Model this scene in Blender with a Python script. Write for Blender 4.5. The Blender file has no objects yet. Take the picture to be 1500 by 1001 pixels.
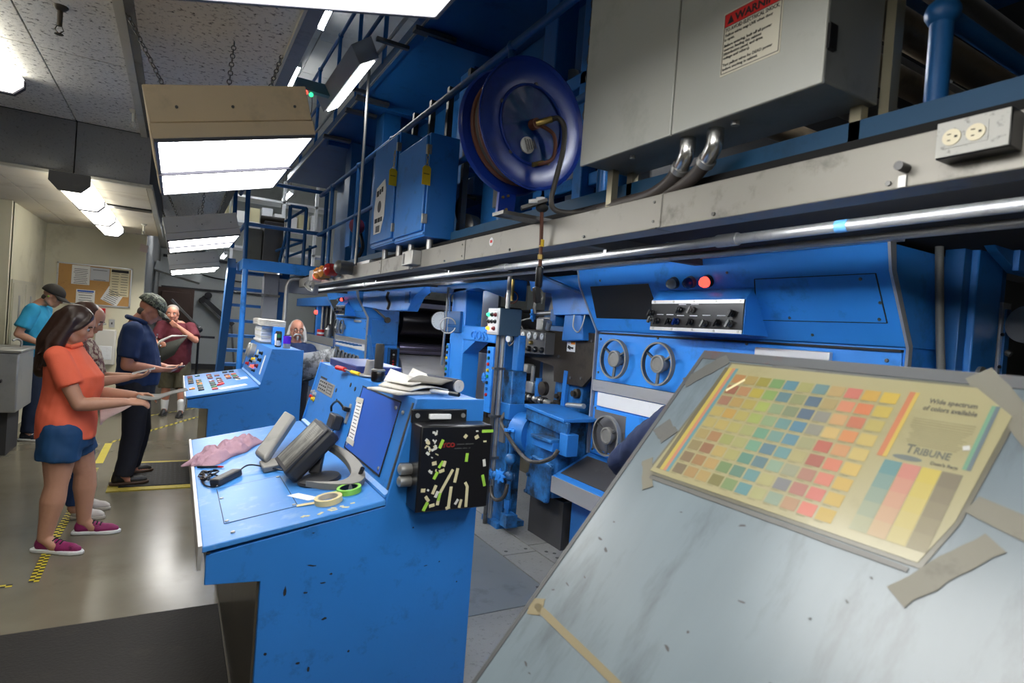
import bpy, bmesh, math, random
from mathutils import Vector, Matrix
random.seed(7)
S = bpy.context.scene
COL = S.collection

# ---------------------------------------------------------------- camera, world, exposure
cam_d = bpy.data.cameras.new('camera'); cam = bpy.data.objects.new('camera', cam_d); COL.objects.link(cam)
cam_d.sensor_width = 36.0; cam_d.lens = 20.64; cam_d.clip_start = 0.02; cam_d.clip_end = 100
cam_d.dof.use_dof = True; cam_d.dof.focus_distance = 4.6; cam_d.dof.aperture_fstop = 4.0
cam.matrix_world = Matrix(((0.866, -0.0573, -0.4967, 0), (-0.4944, 0.0505, -0.8678, 0), (0.0748, 0.9971, 0.0154, 1.62), (0, 0, 0, 1)))
S.camera = cam
W = bpy.data.worlds.new('world'); S.world = W; W.use_nodes = True
W.node_tree.nodes['Background'].inputs[0].default_value = (0.80, 0.88, 1.0, 1)
W.node_tree.nodes['Background'].inputs[1].default_value = 0.35
S.view_settings.view_transform = 'Standard'; S.view_settings.look = 'None'
S.view_settings.exposure = 0.5; S.view_settings.gamma = 1.0; S.view_settings.use_curve_mapping = False
TROFFER_POWER = 11.0      # emission of the hanging troffers' lenses
STRIP_POWER = 26.0        # emission of the bare strip tubes
GANTRY_POWER = 40.0       # emission of the stronger tubes, such as those added under the gantry

# ---------------------------------------------------------------- materials
MATS = {}
def lin(c):
    if isinstance(c, str):
        c = [int(c[i:i+2], 16) / 255 for i in (0, 2, 4)]
        c = [x / 12.92 if x <= .04045 else ((x + .055) / 1.055) ** 2.4 for x in c]
    return tuple(c[:3]) + (1.0,)
def mat(name, col, rough=.5, metal=0., dirt=None, dscale=6., damt=.5, bump=0., bscale=60., spec=None, coat=0., var=.12, stretch=None, trans=0., thr=(.56, .74)):
    """procedural paint / metal / cloth: base colour with soft variation, shaped stains and fine relief"""
    if name in MATS: return MATS[name]
    m = bpy.data.materials.new(name); m.use_nodes = True; N = m.node_tree.nodes; L = m.node_tree.links
    b = N['Principled BSDF']; b.inputs['Roughness'].default_value = rough; b.inputs['Metallic'].default_value = metal
    if coat: b.inputs['Coat Weight'].default_value = coat; b.inputs['Coat Roughness'].default_value = .15
    if spec is not None: b.inputs['Specular IOR Level'].default_value = spec
    if trans: b.inputs['Transmission Weight'].default_value = trans
    tc = N.new('ShaderNodeTexCoord'); src = tc.outputs['Object']
    if stretch:
        mp = N.new('ShaderNodeMapping'); mp.inputs['Scale'].default_value = stretch; L.new(src, mp.inputs[0]); src = mp.outputs[0]
    c = lin(col)
    n1 = N.new('ShaderNodeTexNoise'); n1.inputs['Scale'].default_value = 2.3; n1.inputs['Detail'].default_value = 6; L.new(src, n1.inputs['Vector'])
    mx = N.new('ShaderNodeMix'); mx.data_type = 'RGBA'; mx.blend_type = 'MIX'
    mx.inputs['A'].default_value = tuple(x * (1 - var) for x in c[:3]) + (1,); mx.inputs['B'].default_value = tuple(min(1, x * (1 + var)) for x in c[:3]) + (1,)
    L.new(n1.outputs['Fac'], mx.inputs['Factor']); out = mx.outputs['Result']
    if dirt:
        n2 = N.new('ShaderNodeTexNoise'); n2.inputs['Scale'].default_value = dscale; n2.inputs['Detail'].default_value = 9; n2.inputs['Roughness'].default_value = .68; L.new(src, n2.inputs['Vector'])
        rp = N.new('ShaderNodeValToRGB'); rp.color_ramp.elements[0].position = thr[0]; rp.color_ramp.elements[1].position = thr[1]; L.new(n2.outputs['Fac'], rp.inputs['Fac'])
        ml = N.new('ShaderNodeMath'); ml.operation = 'MULTIPLY'; ml.inputs[1].default_value = damt; L.new(rp.outputs['Color'], ml.inputs[0])
        m2 = N.new('ShaderNodeMix'); m2.data_type = 'RGBA'; L.new(ml.outputs[0], m2.inputs['Factor']); L.new(out, m2.inputs['A']); m2.inputs['B'].default_value = lin(dirt); out = m2.outputs['Result']
    L.new(out, b.inputs['Base Color'])
    if bump:
        n3 = N.new('ShaderNodeTexNoise'); n3.inputs['Scale'].default_value = bscale; n3.inputs['Detail'].default_value = 4; L.new(src, n3.inputs['Vector'])
        bp = N.new('ShaderNodeBump'); bp.inputs['Strength'].default_value = bump; bp.inputs['Distance'].default_value = .01; L.new(n3.outputs['Fac'], bp.inputs['Height']); L.new(bp.outputs[0], b.inputs['Normal'])
    MATS[name] = m; return m
def emit(name, col, strength, base=None):
    if name in MATS: return MATS[name]
    m = bpy.data.materials.new(name); m.use_nodes = True; b = m.node_tree.nodes['Principled BSDF']
    b.inputs['Base Color'].default_value = lin(base or col); b.inputs['Emission Color'].default_value = lin(col); b.inputs['Emission Strength'].default_value = strength
    MATS[name] = m; return m

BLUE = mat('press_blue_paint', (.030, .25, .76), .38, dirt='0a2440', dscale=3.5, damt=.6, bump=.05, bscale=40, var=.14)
BLUE2 = mat('shaded_blue_paint', (.020, .170, .52), .42, dirt='06182c', dscale=9, damt=.5, bump=.05, bscale=50, var=.12)  # press blue again, with the consoles' shaded side put into the colour
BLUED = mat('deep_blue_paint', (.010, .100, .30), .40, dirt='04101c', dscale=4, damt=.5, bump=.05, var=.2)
BLUEL = mat('desk_blue_paint', (.045, .225, .60), .36, dirt='a4b8c8', dscale=11, damt=.45, bump=.04, bscale=30, var=.18)
BLUEG = mat('greasy_blue_paint', (.022, .18, .50), .45, dirt='14160f', dscale=4.5, damt=.95, bump=.25, bscale=25, var=.35, thr=(.40, .62))
REELB = mat('reel_blue_enamel', (.006, .030, .24), .30, dirt='050a14', dscale=6, damt=.5, var=.15)
STEEL = mat('galvanised_steel', (.42, .42, .40), .42, .75, dirt='2a2824', dscale=5, damt=.4, bump=.04, var=.15)
STEELD = mat('worn_dark_steel', (.16, .16, .155), .45, .8, dirt='0c0a08', dscale=6, damt=.7, bump=.08, var=.25)
CHROME = mat('bright_conduit', (.40, .40, .39), .42, .8, dirt='1a1816', dscale=9, damt=.5, var=.2)
ALU = mat('brushed_aluminium', (.58, .58, .58), .38, .7, dirt='55504a', dscale=8, damt=.35, var=.1, stretch=(1, .15, 1))
CABG = mat('cabinet_grey', (.44, .45, .415), .5, .15, dirt='6b6a62', dscale=3, damt=.35, var=.08, bump=.02)
BLACK = mat('black_enamel', (.006, .006, .007), .3, dirt='1c1c1c', dscale=10, damt=.4)
RUBBER = mat('black_rubber', (.014, .014, .015), .6, dirt='34322e', dscale=12, damt=.4)
GREASE = mat('dark_greasy_iron', (.045, .036, .026), .45, .4, dirt='0a0705', dscale=6, damt=.8, bump=.1, var=.3)
WHITE = mat('white_paint', (.72, .73, .74), .45, dirt='9a968c', dscale=9, damt=.3)
PAPER = mat('white_paper', (.78, .77, .74), .75, var=.05)
NEWS = mat('newsprint', (.58, .56, .52), .8, dirt='6a6864', dscale=22, damt=.7, var=.08)
INK = mat('black_ink', (.012, .012, .014), .7)
INKB = mat('grey_print', (.10, .10, .11), .7)
RED = mat('red_plastic', (.55, .012, .010), .35)
GREEN = mat('green_plastic', (.01, .20, .06), .4)
DGREEN = mat('dark_green_plastic', (.006, .075, .055), .4)
YELLOW = mat('yellow_plastic', (.75, .50, .01), .45)
ORANGE = mat('orange_plastic', (.80, .25, .02), .4)
DRED = mat('dark_red_plastic', (.16, .006, .010), .35)
PLASTK = mat('charcoal_plastic', (.03, .03, .033), .45, dirt='5a5854', dscale=9, damt=.35)
PLASTG = mat('grey_plastic', (.19, .185, .17), .5, dirt='4a463e', dscale=6, damt=.5)
BRASS = mat('brass', (.50, .36, .12), .35, .9, var=.2)
RUST = mat('rusty_hose', (.11, .035, .018), .6, dirt='1a0d08', dscale=12, damt=.6)
HOSE = mat('black_hose', (.05, .045, .04), .5, dirt='6e5a42', dscale=14, damt=.4)
GLASSW = mat('gauge_face', (.75, .80, .82), .25)
LAMPR = emit('lit_red_lamp', (1., .06, .04), 2.2, (.8, .03, .02))
LAMPO = emit('lit_orange_lamp', (1., .35, .02), 2.0, (.8, .3, .02))
LAMPG = emit('lit_green_lamp', (.05, 1., .35), 1.2, (.02, .5, .2))
LENS = emit('troffer_lens', (1., .985, .95), TROFFER_POWER)
TUBE = emit('strip_tube', (.93, .96, 1.), STRIP_POWER); TUBEG = emit('gantry_tube', (.93, .96, 1.), GANTRY_POWER)

# ---------------------------------------------------------------- mesh builder
def basis(d, up=(0, 0, 1)):
    d = Vector(d).normalized(); u = Vector(up)
    if abs(d.dot(u)) > .98: u = Vector((1, 0, 0))
    a = u.cross(d).normalized(); return a, d.cross(a).normalized(), d
class MB:
    def __init__(s): s.v = []; s.f = []; s.mi = []; s.cur = 0
    def mat(s, i): s.cur = i; return s
    def face(s, *idx): s.f.append(tuple(idx)); s.mi.append(s.cur)
    def poly(s, pts):
        b = len(s.v); s.v += [tuple(p) for p in pts]; s.face(*range(b, b + len(pts))); return s
    def box(s, a, c):
        x0, y0, z0 = (min(a[i], c[i]) for i in range(3)); x1, y1, z1 = (max(a[i], c[i]) for i in range(3)); b = len(s.v)
        s.v += [(x0, y0, z0), (x1, y0, z0), (x1, y1, z0), (x0, y1, z0), (x0, y0, z1), (x1, y0, z1), (x1, y1, z1), (x0, y1, z1)]
        for q in ((3, 2, 1, 0), (4, 5, 6, 7), (0, 1, 5, 4), (1, 2, 6, 5), (2, 3, 7, 6), (3, 0, 4, 7)): s.face(*[b + k for k in q])
        return s
    def obox(s, c, X, Y, Z):
        """box centred at c with half-extent vectors X Y Z (right-handed)"""
        c, X, Y, Z = map(Vector, (c, X, Y, Z)); b = len(s.v)
        for i, j, k in ((-1, -1, -1), (1, -1, -1), (1, 1, -1), (-1, 1, -1), (-1, -1, 1), (1, -1, 1), (1, 1, 1), (-1, 1, 1)): s.v.append(tuple(c + X * i + Y * j + Z * k))
        flip = X.cross(Y).dot(Z) < 0
        for q in ((3, 2, 1, 0), (4, 5, 6, 7), (0, 1, 5, 4), (1, 2, 6, 5), (2, 3, 7, 6), (3, 0, 4, 7)): s.face(*[b + k for k in (q[::-1] if flip else q)])
        return s
    def bar(s, p, q, w, h, up=(0, 0, 1)):
        p, q = Vector(p), Vector(q); a, u, d = basis(q - p, up)
        return s.obox((p + q) / 2, a * w / 2, u * h / 2, (q - p) / 2)
    def prism(s, prof, y0, y1, axis='y'):
        """polygon (a,b) extruded along an axis: y -> (a,t,b); x -> (t,a,b); z -> (a,b,t)"""
        f = {'y': lambda p, t: (p[0], t, p[1]), 'x': lambda p, t: (t, p[0], p[1]), 'z': lambda p, t: (p[0], p[1], t)}[axis]
        n = len(prof); b = len(s.v); s.v += [f(p, y0) for p in prof] + [f(p, y1) for p in prof]
        ar = sum(prof[i][0] * prof[(i + 1) % n][1] - prof[(i + 1) % n][0] * prof[i][1] for i in range(n))
        rev = (ar > 0) ^ (axis == 'y') ^ (y1 < y0)
        A = list(range(b, b + n)); B = list(range(b + n, b + 2 * n))
        s.face(*(A[::-1] if rev else A)); s.face(*(B if rev else B[::-1]))
        for i in range(n):
            j = (i + 1) % n; q = (b + i, b + j, b + n + j, b + n + i); s.face(*(q if rev else q[::-1]))
        return s
    def cyl(s, p, q, r, r2=None, n=16, cap=True):
        p, q = Vector(p), Vector(q); r2 = r if r2 is None else r2; a, u, d = basis(q - p); b = len(s.v)
        for c, rr in ((p, r), (q, r2)):
            for i in range(n): t = 2 * math.pi * i / n; s.v.append(tuple(c + (a * math.cos(t) + u * math.sin(t)) * rr))
        for i in range(n): j = (i + 1) % n; s.face(b + i, b + j, b + n + j, b + n + i)
        if cap: s.face(*range(b + n - 1, b - 1, -1)); s.face(*range(b + n, b + 2 * n))
        return s
    def tube(s, pts, r, n=8, closed=False, cap=True):
        P = [Vector(p) for p in pts]; m = len(P); b = len(s.v); R = r if isinstance(r, (list, tuple)) else [r] * m; prev = None
        for i in range(m):
            d = (P[(i + 1) % m] - P[i - 1]) if closed else (P[min(i + 1, m - 1)] - P[max(i - 1, 0)])
            d = d.normalized() if d.length > 1e-9 else Vector((0, 0, 1))
            if prev is None: a, u, _ = basis(d)
            else:
                a = prev - d * prev.dot(d); a = a.normalized() if a.length > 1e-6 else basis(d)[0]; u = d.cross(a)
            prev = a
            for k in range(n): t = 2 * math.pi * k / n; s.v.append(tuple(P[i] + (a * math.cos(t) + u * math.sin(t)) * R[i]))
        for i in range(m if closed else m - 1):
            i2 = (i + 1) % m
            for k in range(n): k2 = (k + 1) % n; s.face(b + i * n + k, b + i * n + k2, b + i2 * n + k2, b + i2 * n + k)
        if not closed and cap: s.face(*range(b + n - 1, b - 1, -1)); s.face(*range(b + (m - 1) * n, b + m * n))
        return s
    def lathe(s, o, d, prof, n=24, up=(0, 0, 1)):
        """prof = [(radius, height along d)]"""
        o = Vector(o); a, u, d = basis(d, up); b = len(s.v); m = len(prof)
        for r, h in prof:
            for k in range(n): t = 2 * math.pi * k / n; s.v.append(tuple(o + d * h + (a * math.cos(t) + u * math.sin(t)) * max(r, 1e-4)))
        for i in range(m - 1):
            for k in range(n): k2 = (k + 1) % n; s.face(b + i * n + k, b + i * n + k2, b + (i + 1) * n + k2, b + (i + 1) * n + k)
        if prof[0] != prof[-1]: s.face(*range(b + n - 1, b - 1, -1)); s.face(*range(b + (m - 1) * n, b + m * n))
        return s
    def ell(s, c, r, n=12, m=8, M=None):
        c = Vector(c); r = (r, r, r) if not isinstance(r, (tuple, list)) else r; b = len(s.v)
        for i in range(1, m):
            ph = math.pi * i / m
            for k in range(n):
                t = 2 * math.pi * k / n; p = Vector((r[0] * math.sin(ph) * math.cos(t), r[1] * math.sin(ph) * math.sin(t), r[2] * math.cos(ph)))
                s.v.append(tuple(c + (M @ p if M else p)))
        for z in (r[2], -r[2]):
            p = Vector((0, 0, z)); s.v.append(tuple(c + (M @ p if M else p)))
        T, Bt = b + (m - 1) * n, b + (m - 1) * n + 1
        for k in range(n):
            k2 = (k + 1) % n; s.face(T, b + k, b + k2); s.face(Bt, b + (m - 2) * n + k2, b + (m - 2) * n + k)
            for i in range(m - 2): s.face(b + i * n + k, b + (i + 1) * n + k, b + (i + 1) * n + k2, b + i * n + k2)
        return s
    def torus(s, c, d, R, r, n=28, m=8, up=(0, 0, 1)):
        c = Vector(c); a, u, d = basis(d, up)
        return s.tube([c + (a * math.cos(2 * math.pi * i / n) + u * math.sin(2 * math.pi * i / n)) * R for i in range(n)], r, m, closed=True)
    def build(s, name, m, parent=None, bev=0., smooth=True, ang=40, **props):
        me = bpy.data.meshes.new(name); me.from_pydata(s.v, [], s.f); me.update()
        for x in (m if isinstance(m, (list, tuple)) else [m]): me.materials.append(x)
        if isinstance(m, (list, tuple)): me.polygons.foreach_set('material_index', s.mi)
        if smooth:
            me.polygons.foreach_set('use_smooth', [True] * len(me.polygons)); me.set_sharp_from_angle(angle=math.radians(ang))
        o = bpy.data.objects.new(name, me); COL.objects.link(o)
        if bev:
            bv = o.modifiers.new('bevel', 'BEVEL'); bv.width = bev; bv.segments = 2; bv.limit_method = 'ANGLE'; bv.angle_limit = math.radians(50)
        if parent: par(o, parent)
        for k, val in props.items(): o[k] = val
        return o
def par(o, p):
    o.parent = p; o.matrix_parent_inverse = WM(p).inverted()
def WM(o):
    m = o.matrix_basis.copy()
    return m if not o.parent else WM(o.parent) @ o.matrix_parent_inverse @ m
def thing(name, label, cat, loc=(0, 0, 0), group=None):
    o = bpy.data.objects.new(name, None); COL.objects.link(o); o.location = loc; o.empty_display_size = .1
    o['label'] = label; o['category'] = cat
    if group: o['group'] = group
    return o
def tag(o, label, cat, group=None):
    o['label'] = label; o['category'] = cat
    if group: o['group'] = group
    return o
def struct(o): o['kind'] = 'structure'; return o
TMP = bpy.data.scenes.new('workbench')          # small side scene where curves and modifiers are evaluated, removed at the end
def baked(o):
    TMP.collection.objects.link(o); vl = TMP.view_layers[0]; vl.update(); dg = vl.depsgraph; dg.update()
    me = bpy.data.meshes.new_from_object(o.evaluated_get(dg)); bpy.data.objects.remove(o); return me
def B(a, c): return MB().box(a, c)
def text(body, size, o, xd, yd, m, parent, name='lettering', align='LEFT', extrude=.0005, bold=0., sx=1.):
    cu = bpy.data.curves.new(name, 'FONT'); cu.body = body; cu.size = size; cu.align_x = align; cu.extrude = extrude; cu.offset = bold; cu.resolution_u = 2
    me = baked(bpy.data.objects.new('tmp', cu)); bpy.data.curves.remove(cu)
    X = Vector(xd).normalized(); Y = Vector(yd); Y = (Y - X * Y.dot(X)).normalized(); Z = X.cross(Y)
    Mx = Matrix((X * sx, Y, Z)).transposed().to_4x4(); Mx.translation = Vector(o); me.transform(Mx)
    me.name = name; me.materials.clear(); me.materials.append(m)
    ob = bpy.data.objects.new(name, me); COL.objects.link(ob)
    if parent: par(ob, parent)
    return ob
def arc(c, r, a0, a1, n, U, V): 
    c, U, V = Vector(c), Vector(U), Vector(V)
    return [c + (U * math.cos(a0 + (a1 - a0) * i / n) + V * math.sin(a0 + (a1 - a0) * i / n)) * r for i in range(n + 1)]
def smoothpath(pts, k=6):
    P = [Vector(p) for p in pts]; P = [P[0]] + P + [P[-1]]; out = []
    for i in range(1, len(P) - 2):
        for j in range(k):
            t = j / k; a, b, c, d = P[i - 1:i + 3]
            out.append(.5 * ((2 * b) + (c - a) * t + (2 * a - 5 * b + 4 * c - d) * t * t + (3 * b - a - 3 * c + d) * t ** 3))
    return out + [P[-2]]
# ---------------------------------------------------------------- the room
CREAM = mat('cream_wall_paint', (.66, .62, .46), .6, dirt='8f8460', dscale=1.6, damt=.5, bump=.03, bscale=14)
GREYW = mat('grey_wall_paint', (.50, .52, .49), .6, dirt='5d5c54', dscale=2.2, damt=.4)
TILE = mat('fissured_ceiling_tile', (.70, .68, .63), .85, dirt='34312c', dscale=34, damt=1., thr=(.54, .66), bump=.25, bscale=60, var=.08)
TILEY = mat('aged_ceiling_tile', (.62, .56, .45), .8, dirt='8a6a44', dscale=1.8, damt=.55, var=.1)
TBAR = mat('tee_bar', (.52, .50, .42), .5, dirt='6e6048', dscale=9, damt=.5)
HIGH = mat('high_bay_ceiling', (.60, .60, .57), .7, dirt='6d6a62', dscale=1.3, damt=.5)
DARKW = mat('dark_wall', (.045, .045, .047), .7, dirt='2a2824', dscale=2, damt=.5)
CONC = mat('sealed_concrete', (.170, .152, .112), .22, dirt='5e584a', dscale=1.6, damt=.6, bump=.03, bscale=9, var=.28)
PLATE1 = mat('smooth_floor_plate', (.16, .175, .185), .4, .1, dirt='2e2f30', dscale=4, damt=.5, var=.2)
PLATE2 = mat('speckled_floor_plate', (.235, .235, .225), .5, .1, dirt='2a2926', dscale=34, damt=.75, bump=.15, bscale=120, var=.3)
MATT = mat('rubber_floor_mat', (.018, .016, .014), .75, dirt='3a342c', dscale=5, damt=.5, bump=.3, bscale=70)

floor = struct(B((-7, -5, -.1), (11, 19, 0)).build('floor', CONC, smooth=False))
for (x0, x1, y0, y1, m) in ((1.16, 2.135, 2.915, 4.9, PLATE1), (1.16, 2.135, 1.45, 2.905, PLATE2), (1.16, 2.135, -.6, 1.44, PLATE2), (2.145, 2.42, 3.64, 6.3, PLATE2), (2.145, 2.42, 1.2, 3.63, PLATE2),
                        (2.43, 3.6, 3.76, 6.3, PLATE2), (2.43, 2.86, 3.40, 3.75, PLATE2), (2.43, 3.6, 1.2, 3.39, PLATE2), (1.16, 2.135, 4.91, 6.9, PLATE2), (2.145, 3.6, 6.31, 9.5, PLATE1), (1.16, 2.135, 6.91, 9.5, PLATE1)):
    B((x0, y0, .0), (x1, y1, .006)).build('floor_plate', m, floor, smooth=False)
for (x, y) in ((2.2, 3.7), (2.37, 3.7), (2.2, 4.4), (2.5, 3.47), (2.53, 3.55), (2.49, 3.6), (2.1, 3.1), (1.9, 4.2)):
    MB().cyl((x, y, .006), (x, y, .0075), .014, n=10).build('plate_bolt', BLACK, floor)
# hazard tape stuck on the floor: black and yellow dashes along the walkway
HZ = [mat('hazard_yellow', (.62, .50, .03), .5, dirt='4a4020', dscale=20, damt=.6), INK]
def hazard(name, label, p, q, w, dash):
    p, q = Vector(p), Vector(q); d = (q - p).normalized(); a = Vector((-d.y, d.x, 0)) * w / 2; n = max(2, int((q - p).length / dash)); st = (q - p) / n; mb = MB(); z = Vector((0, 0, .0012))
    for i in range(n):
        for k in range(2):
            u0, u1 = (-1, 0) if k == 0 else (0, 1); mb.mat((i + k) % 2)
            s = p + st * i; mb.poly([s + a * u0 + z, s + st + a * u0 + z, s + st + a * u1 + z, s + a * u1 + z][::-1])
    return tag(mb.build(name, HZ, smooth=False), label, 'floor tape')
hazard('floor_tape', 'chequered black and yellow tape under the purple running shoe', (-.62, 4.17, 0), (-.63, 4.62, 0), .05, .025)
hazard('floor_tape', 'black and yellow tape running along the walkway behind the woman in orange', (-.63, 4.75, 0), (-.60, 6.9, 0), .05, .03)
tag(B((-.63, 7.1, 0), (-.56, 8.1, .0012)).build('floor_tape', mat('plain_yellow_tape', (.66, .55, .06), .5, dirt='6a6030', dscale=14, damt=.5), smooth=False), 'plain yellow floor tape beside the legs of the man in navy', 'floor tape')
hazard('floor_tape', 'thin yellow tape slanting from the walkway to the far console', (-.58, 8.15, 0), (.36, 9.95, 0), .05, .06)
hazard('floor_tape', 'thin yellow tape behind the shoes of the man in maroon', (-.35, 9.97, 0), (.46, 10.95, 0), .04, .06)
hazard('floor_tape', 'stub of hazard tape at the left picture edge', (-1.1, 4.15, 0), (-.71, 4.16, 0), .04, .03)
# mats
mt = thing('rubber_mat', 'dark rubber floor mat in front of the near blue console', 'floor mat', (-.3, 2.6, 0))
for i, (x0, x1) in enumerate(((-1.75, -.74), (-.735, .285))):
    for j, (y0, y1) in enumerate(((2.72, 3.535), (1.9, 2.715), (1.05, 1.895))): B((x0, y0, 0), (x1, y1, .012)).build('mat_tile', MATT, mt, bev=.003)
mt = thing('anti_fatigue_mat', 'black perforated mat with yellow edge under the man in navy', 'floor mat', (-.1, 6.4, 0))
B((-.36, 6.08, 0), (.30, 6.98, .016)).build('mat_body', MATT, mt, bev=.004)
hx = MB()
for i in range(16):
    for j in range(22): hx.cyl((-.33 + i * .04, 6.12 + j * .04, .0158), (-.33 + i * .04, 6.12 + j * .04, .0175), .013, n=6)
hx.build('raised_studs', RUBBER, mt, kind='stuff')
YE = mat('worn_yellow_edge', (.46, .36, .05), .6, dirt='2a2410', dscale=30, damt=.8)
for pr in ([(-.44, 5.98), (.30, 5.98), (.30, 6.08), (-.36, 6.08)], [(-.44, 5.98), (-.36, 6.08), (-.36, 6.98), (-.44, 7.06)], [(-.44, 7.06), (-.36, 6.98), (.30, 6.98), (.30, 7.06)]):
    MB().prism(pr, 0, .010, 'z').build('yellow_edge', YE, mt)

# walls
wb = struct(B((-1.66, 10.5, 0), (-.46, 10.72, 2.67)).build('wall_back', CREAM, smooth=False))
B((-1.64, 10.48, 0), (-.46, 10.5, .10)).build('baseboard', mat('dark_base', (.05, .045, .04), .6), wb)
struct(B((-1.86, 8.56, 0), (-1.66, 10.72, 2.67)).build('wall_left_return', CREAM, smooth=False))
struct(B((-6.8, 8.5, 0), (-1.66, 8.62, 2.67)).build('wall_left_front', CREAM, smooth=False))
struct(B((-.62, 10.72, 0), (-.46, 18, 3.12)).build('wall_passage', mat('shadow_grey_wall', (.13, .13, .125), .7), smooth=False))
wf = struct(B((-.6, 18, 0), (10.8, 18.2, 6.3)).build('wall_far', GREYW, smooth=False))
B((.2, 17.96, 0), (3.2, 18, .14)).build('baseboard', DARKW, wf); B((-.4, 17.95, 2.12), (2.4, 18, 2.17)).build('dark_rail', DARKW, wf); B((-.4, 17.95, 2.92), (2.4, 18, 2.99)).build('dark_rail', DARKW, wf)
struct(B((-7, -5, 0), (-6.8, 19, 6.3)).build('wall_left', CREAM, smooth=False))
struct(B((10.8, -5, 0), (11, 19, 6.3)).build('wall_right', GREYW, smooth=False))
struct(B((-7, -5.2, 0), (11, -5, 6.3)).build('wall_near', GREYW, smooth=False))
dr = struct(B((-.44, 16.9, 0), (.35, 16.98, 2.1)).build('door_1', mat('brown_door', (.045, .022, .012), .6), smooth=False))
B((-.36, 16.86, .15), (.27, 16.9, 1.0)).build('door_panel', MATS['brown_door'], dr, bev=.01); B((-.36, 16.86, 1.1), (.27, 16.9, 2.0)).build('door_panel', MATS['brown_door'], dr, bev=.01)
# low ceiling: every tile its own slab, hung on tee bars
ce = struct(B((-6.8, -5, 3.15), (.53, 18, 3.3)).build('ceiling', TBAR, smooth=False))
xs = [(.50, -.315), (-.365, -.82), (-.83, -2.04), (-2.05, -3.26), (-3.27, -4.48)]
ys = [-2.0, -.4, 1.25, 2.9, 4.55, 6.19]
for k, (xa, xb) in enumerate(xs):
    for j in range(len(ys) - 1):
        if k > 3 and j < 3: continue
        B((xb, ys[j] + .006, 3.12), (xa, ys[j + 1] - .006, 3.148)).build('ceiling_tile', TILE, ce, smooth=False)
for j in range(8): B((-.27, 6.2 + j * 1.45 + .006, 3.12), (.50, 6.2 + (j + 1) * 1.45 - .006, 3.148)).build('ceiling_tile', TILE, ce, smooth=False)
B((-.365, -2, 3.095), (-.318, 6.2, 3.12)).build('tee_bar', TBAR, ce, smooth=False); B((-.318, -2, 3.105), (-.275, 6.2, 3.148)).build('tee_bar', STEELD, ce, smooth=False)
B((.46, -3, 3.085), (.53, 18, 3.12)).build('edge_trim', STEELD, ce, smooth=False); B((.445, -3, 3.09), (.46, 18, 3.125)).build('edge_trim', TBAR, ce, smooth=False)
# dropped soffit beyond: front panels with shade put into their darker tile colour and a lower aged ceiling
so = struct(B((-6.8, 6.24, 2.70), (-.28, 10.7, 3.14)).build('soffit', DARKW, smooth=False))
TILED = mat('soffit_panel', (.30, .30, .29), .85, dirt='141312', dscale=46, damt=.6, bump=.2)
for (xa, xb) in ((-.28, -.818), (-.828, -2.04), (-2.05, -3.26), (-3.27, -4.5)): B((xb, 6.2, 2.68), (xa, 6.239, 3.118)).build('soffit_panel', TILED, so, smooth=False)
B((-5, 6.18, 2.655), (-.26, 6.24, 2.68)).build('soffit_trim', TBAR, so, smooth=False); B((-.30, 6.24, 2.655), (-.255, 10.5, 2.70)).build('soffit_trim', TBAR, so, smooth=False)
for (xa, xb) in ((-.31, -.80), (-.81, -1.41), (-1.42, -2.6), (-2.61, -3.8)):
    for (ya, yb) in ((6.25, 6.75), (6.76, 8.05), (8.06, 9.3), (9.31, 10.49)):
        B((xb, ya, 2.672), (xa, yb, 2.698)).build('ceiling_tile', TILEY, so, smooth=False)
B((-.80, 7.66, 2.655), (-.31, 7.84, 2.671)).build('dark_slot', BLACK, so)
# high bay over the press
hb = struct(B((.3, -5, 6.2), (10.8, 18, 6.3)).build('ceiling_high_bay', STEELD, smooth=False))
for i in range(5):
    for j in range(12): B((.53 + i * 1.22, -.5 + j * 1.52 + .012, 6.17), (.53 + (i + 1) * 1.22 - .012, -.5 + (j + 1) * 1.52, 6.2)).build('ceiling_panel', HIGH, hb, smooth=False)
struct(B((.50, -5, 3.3), (.53, 18, 6.2)).build('wall_over_ceiling', GREYW, smooth=False))

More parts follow.
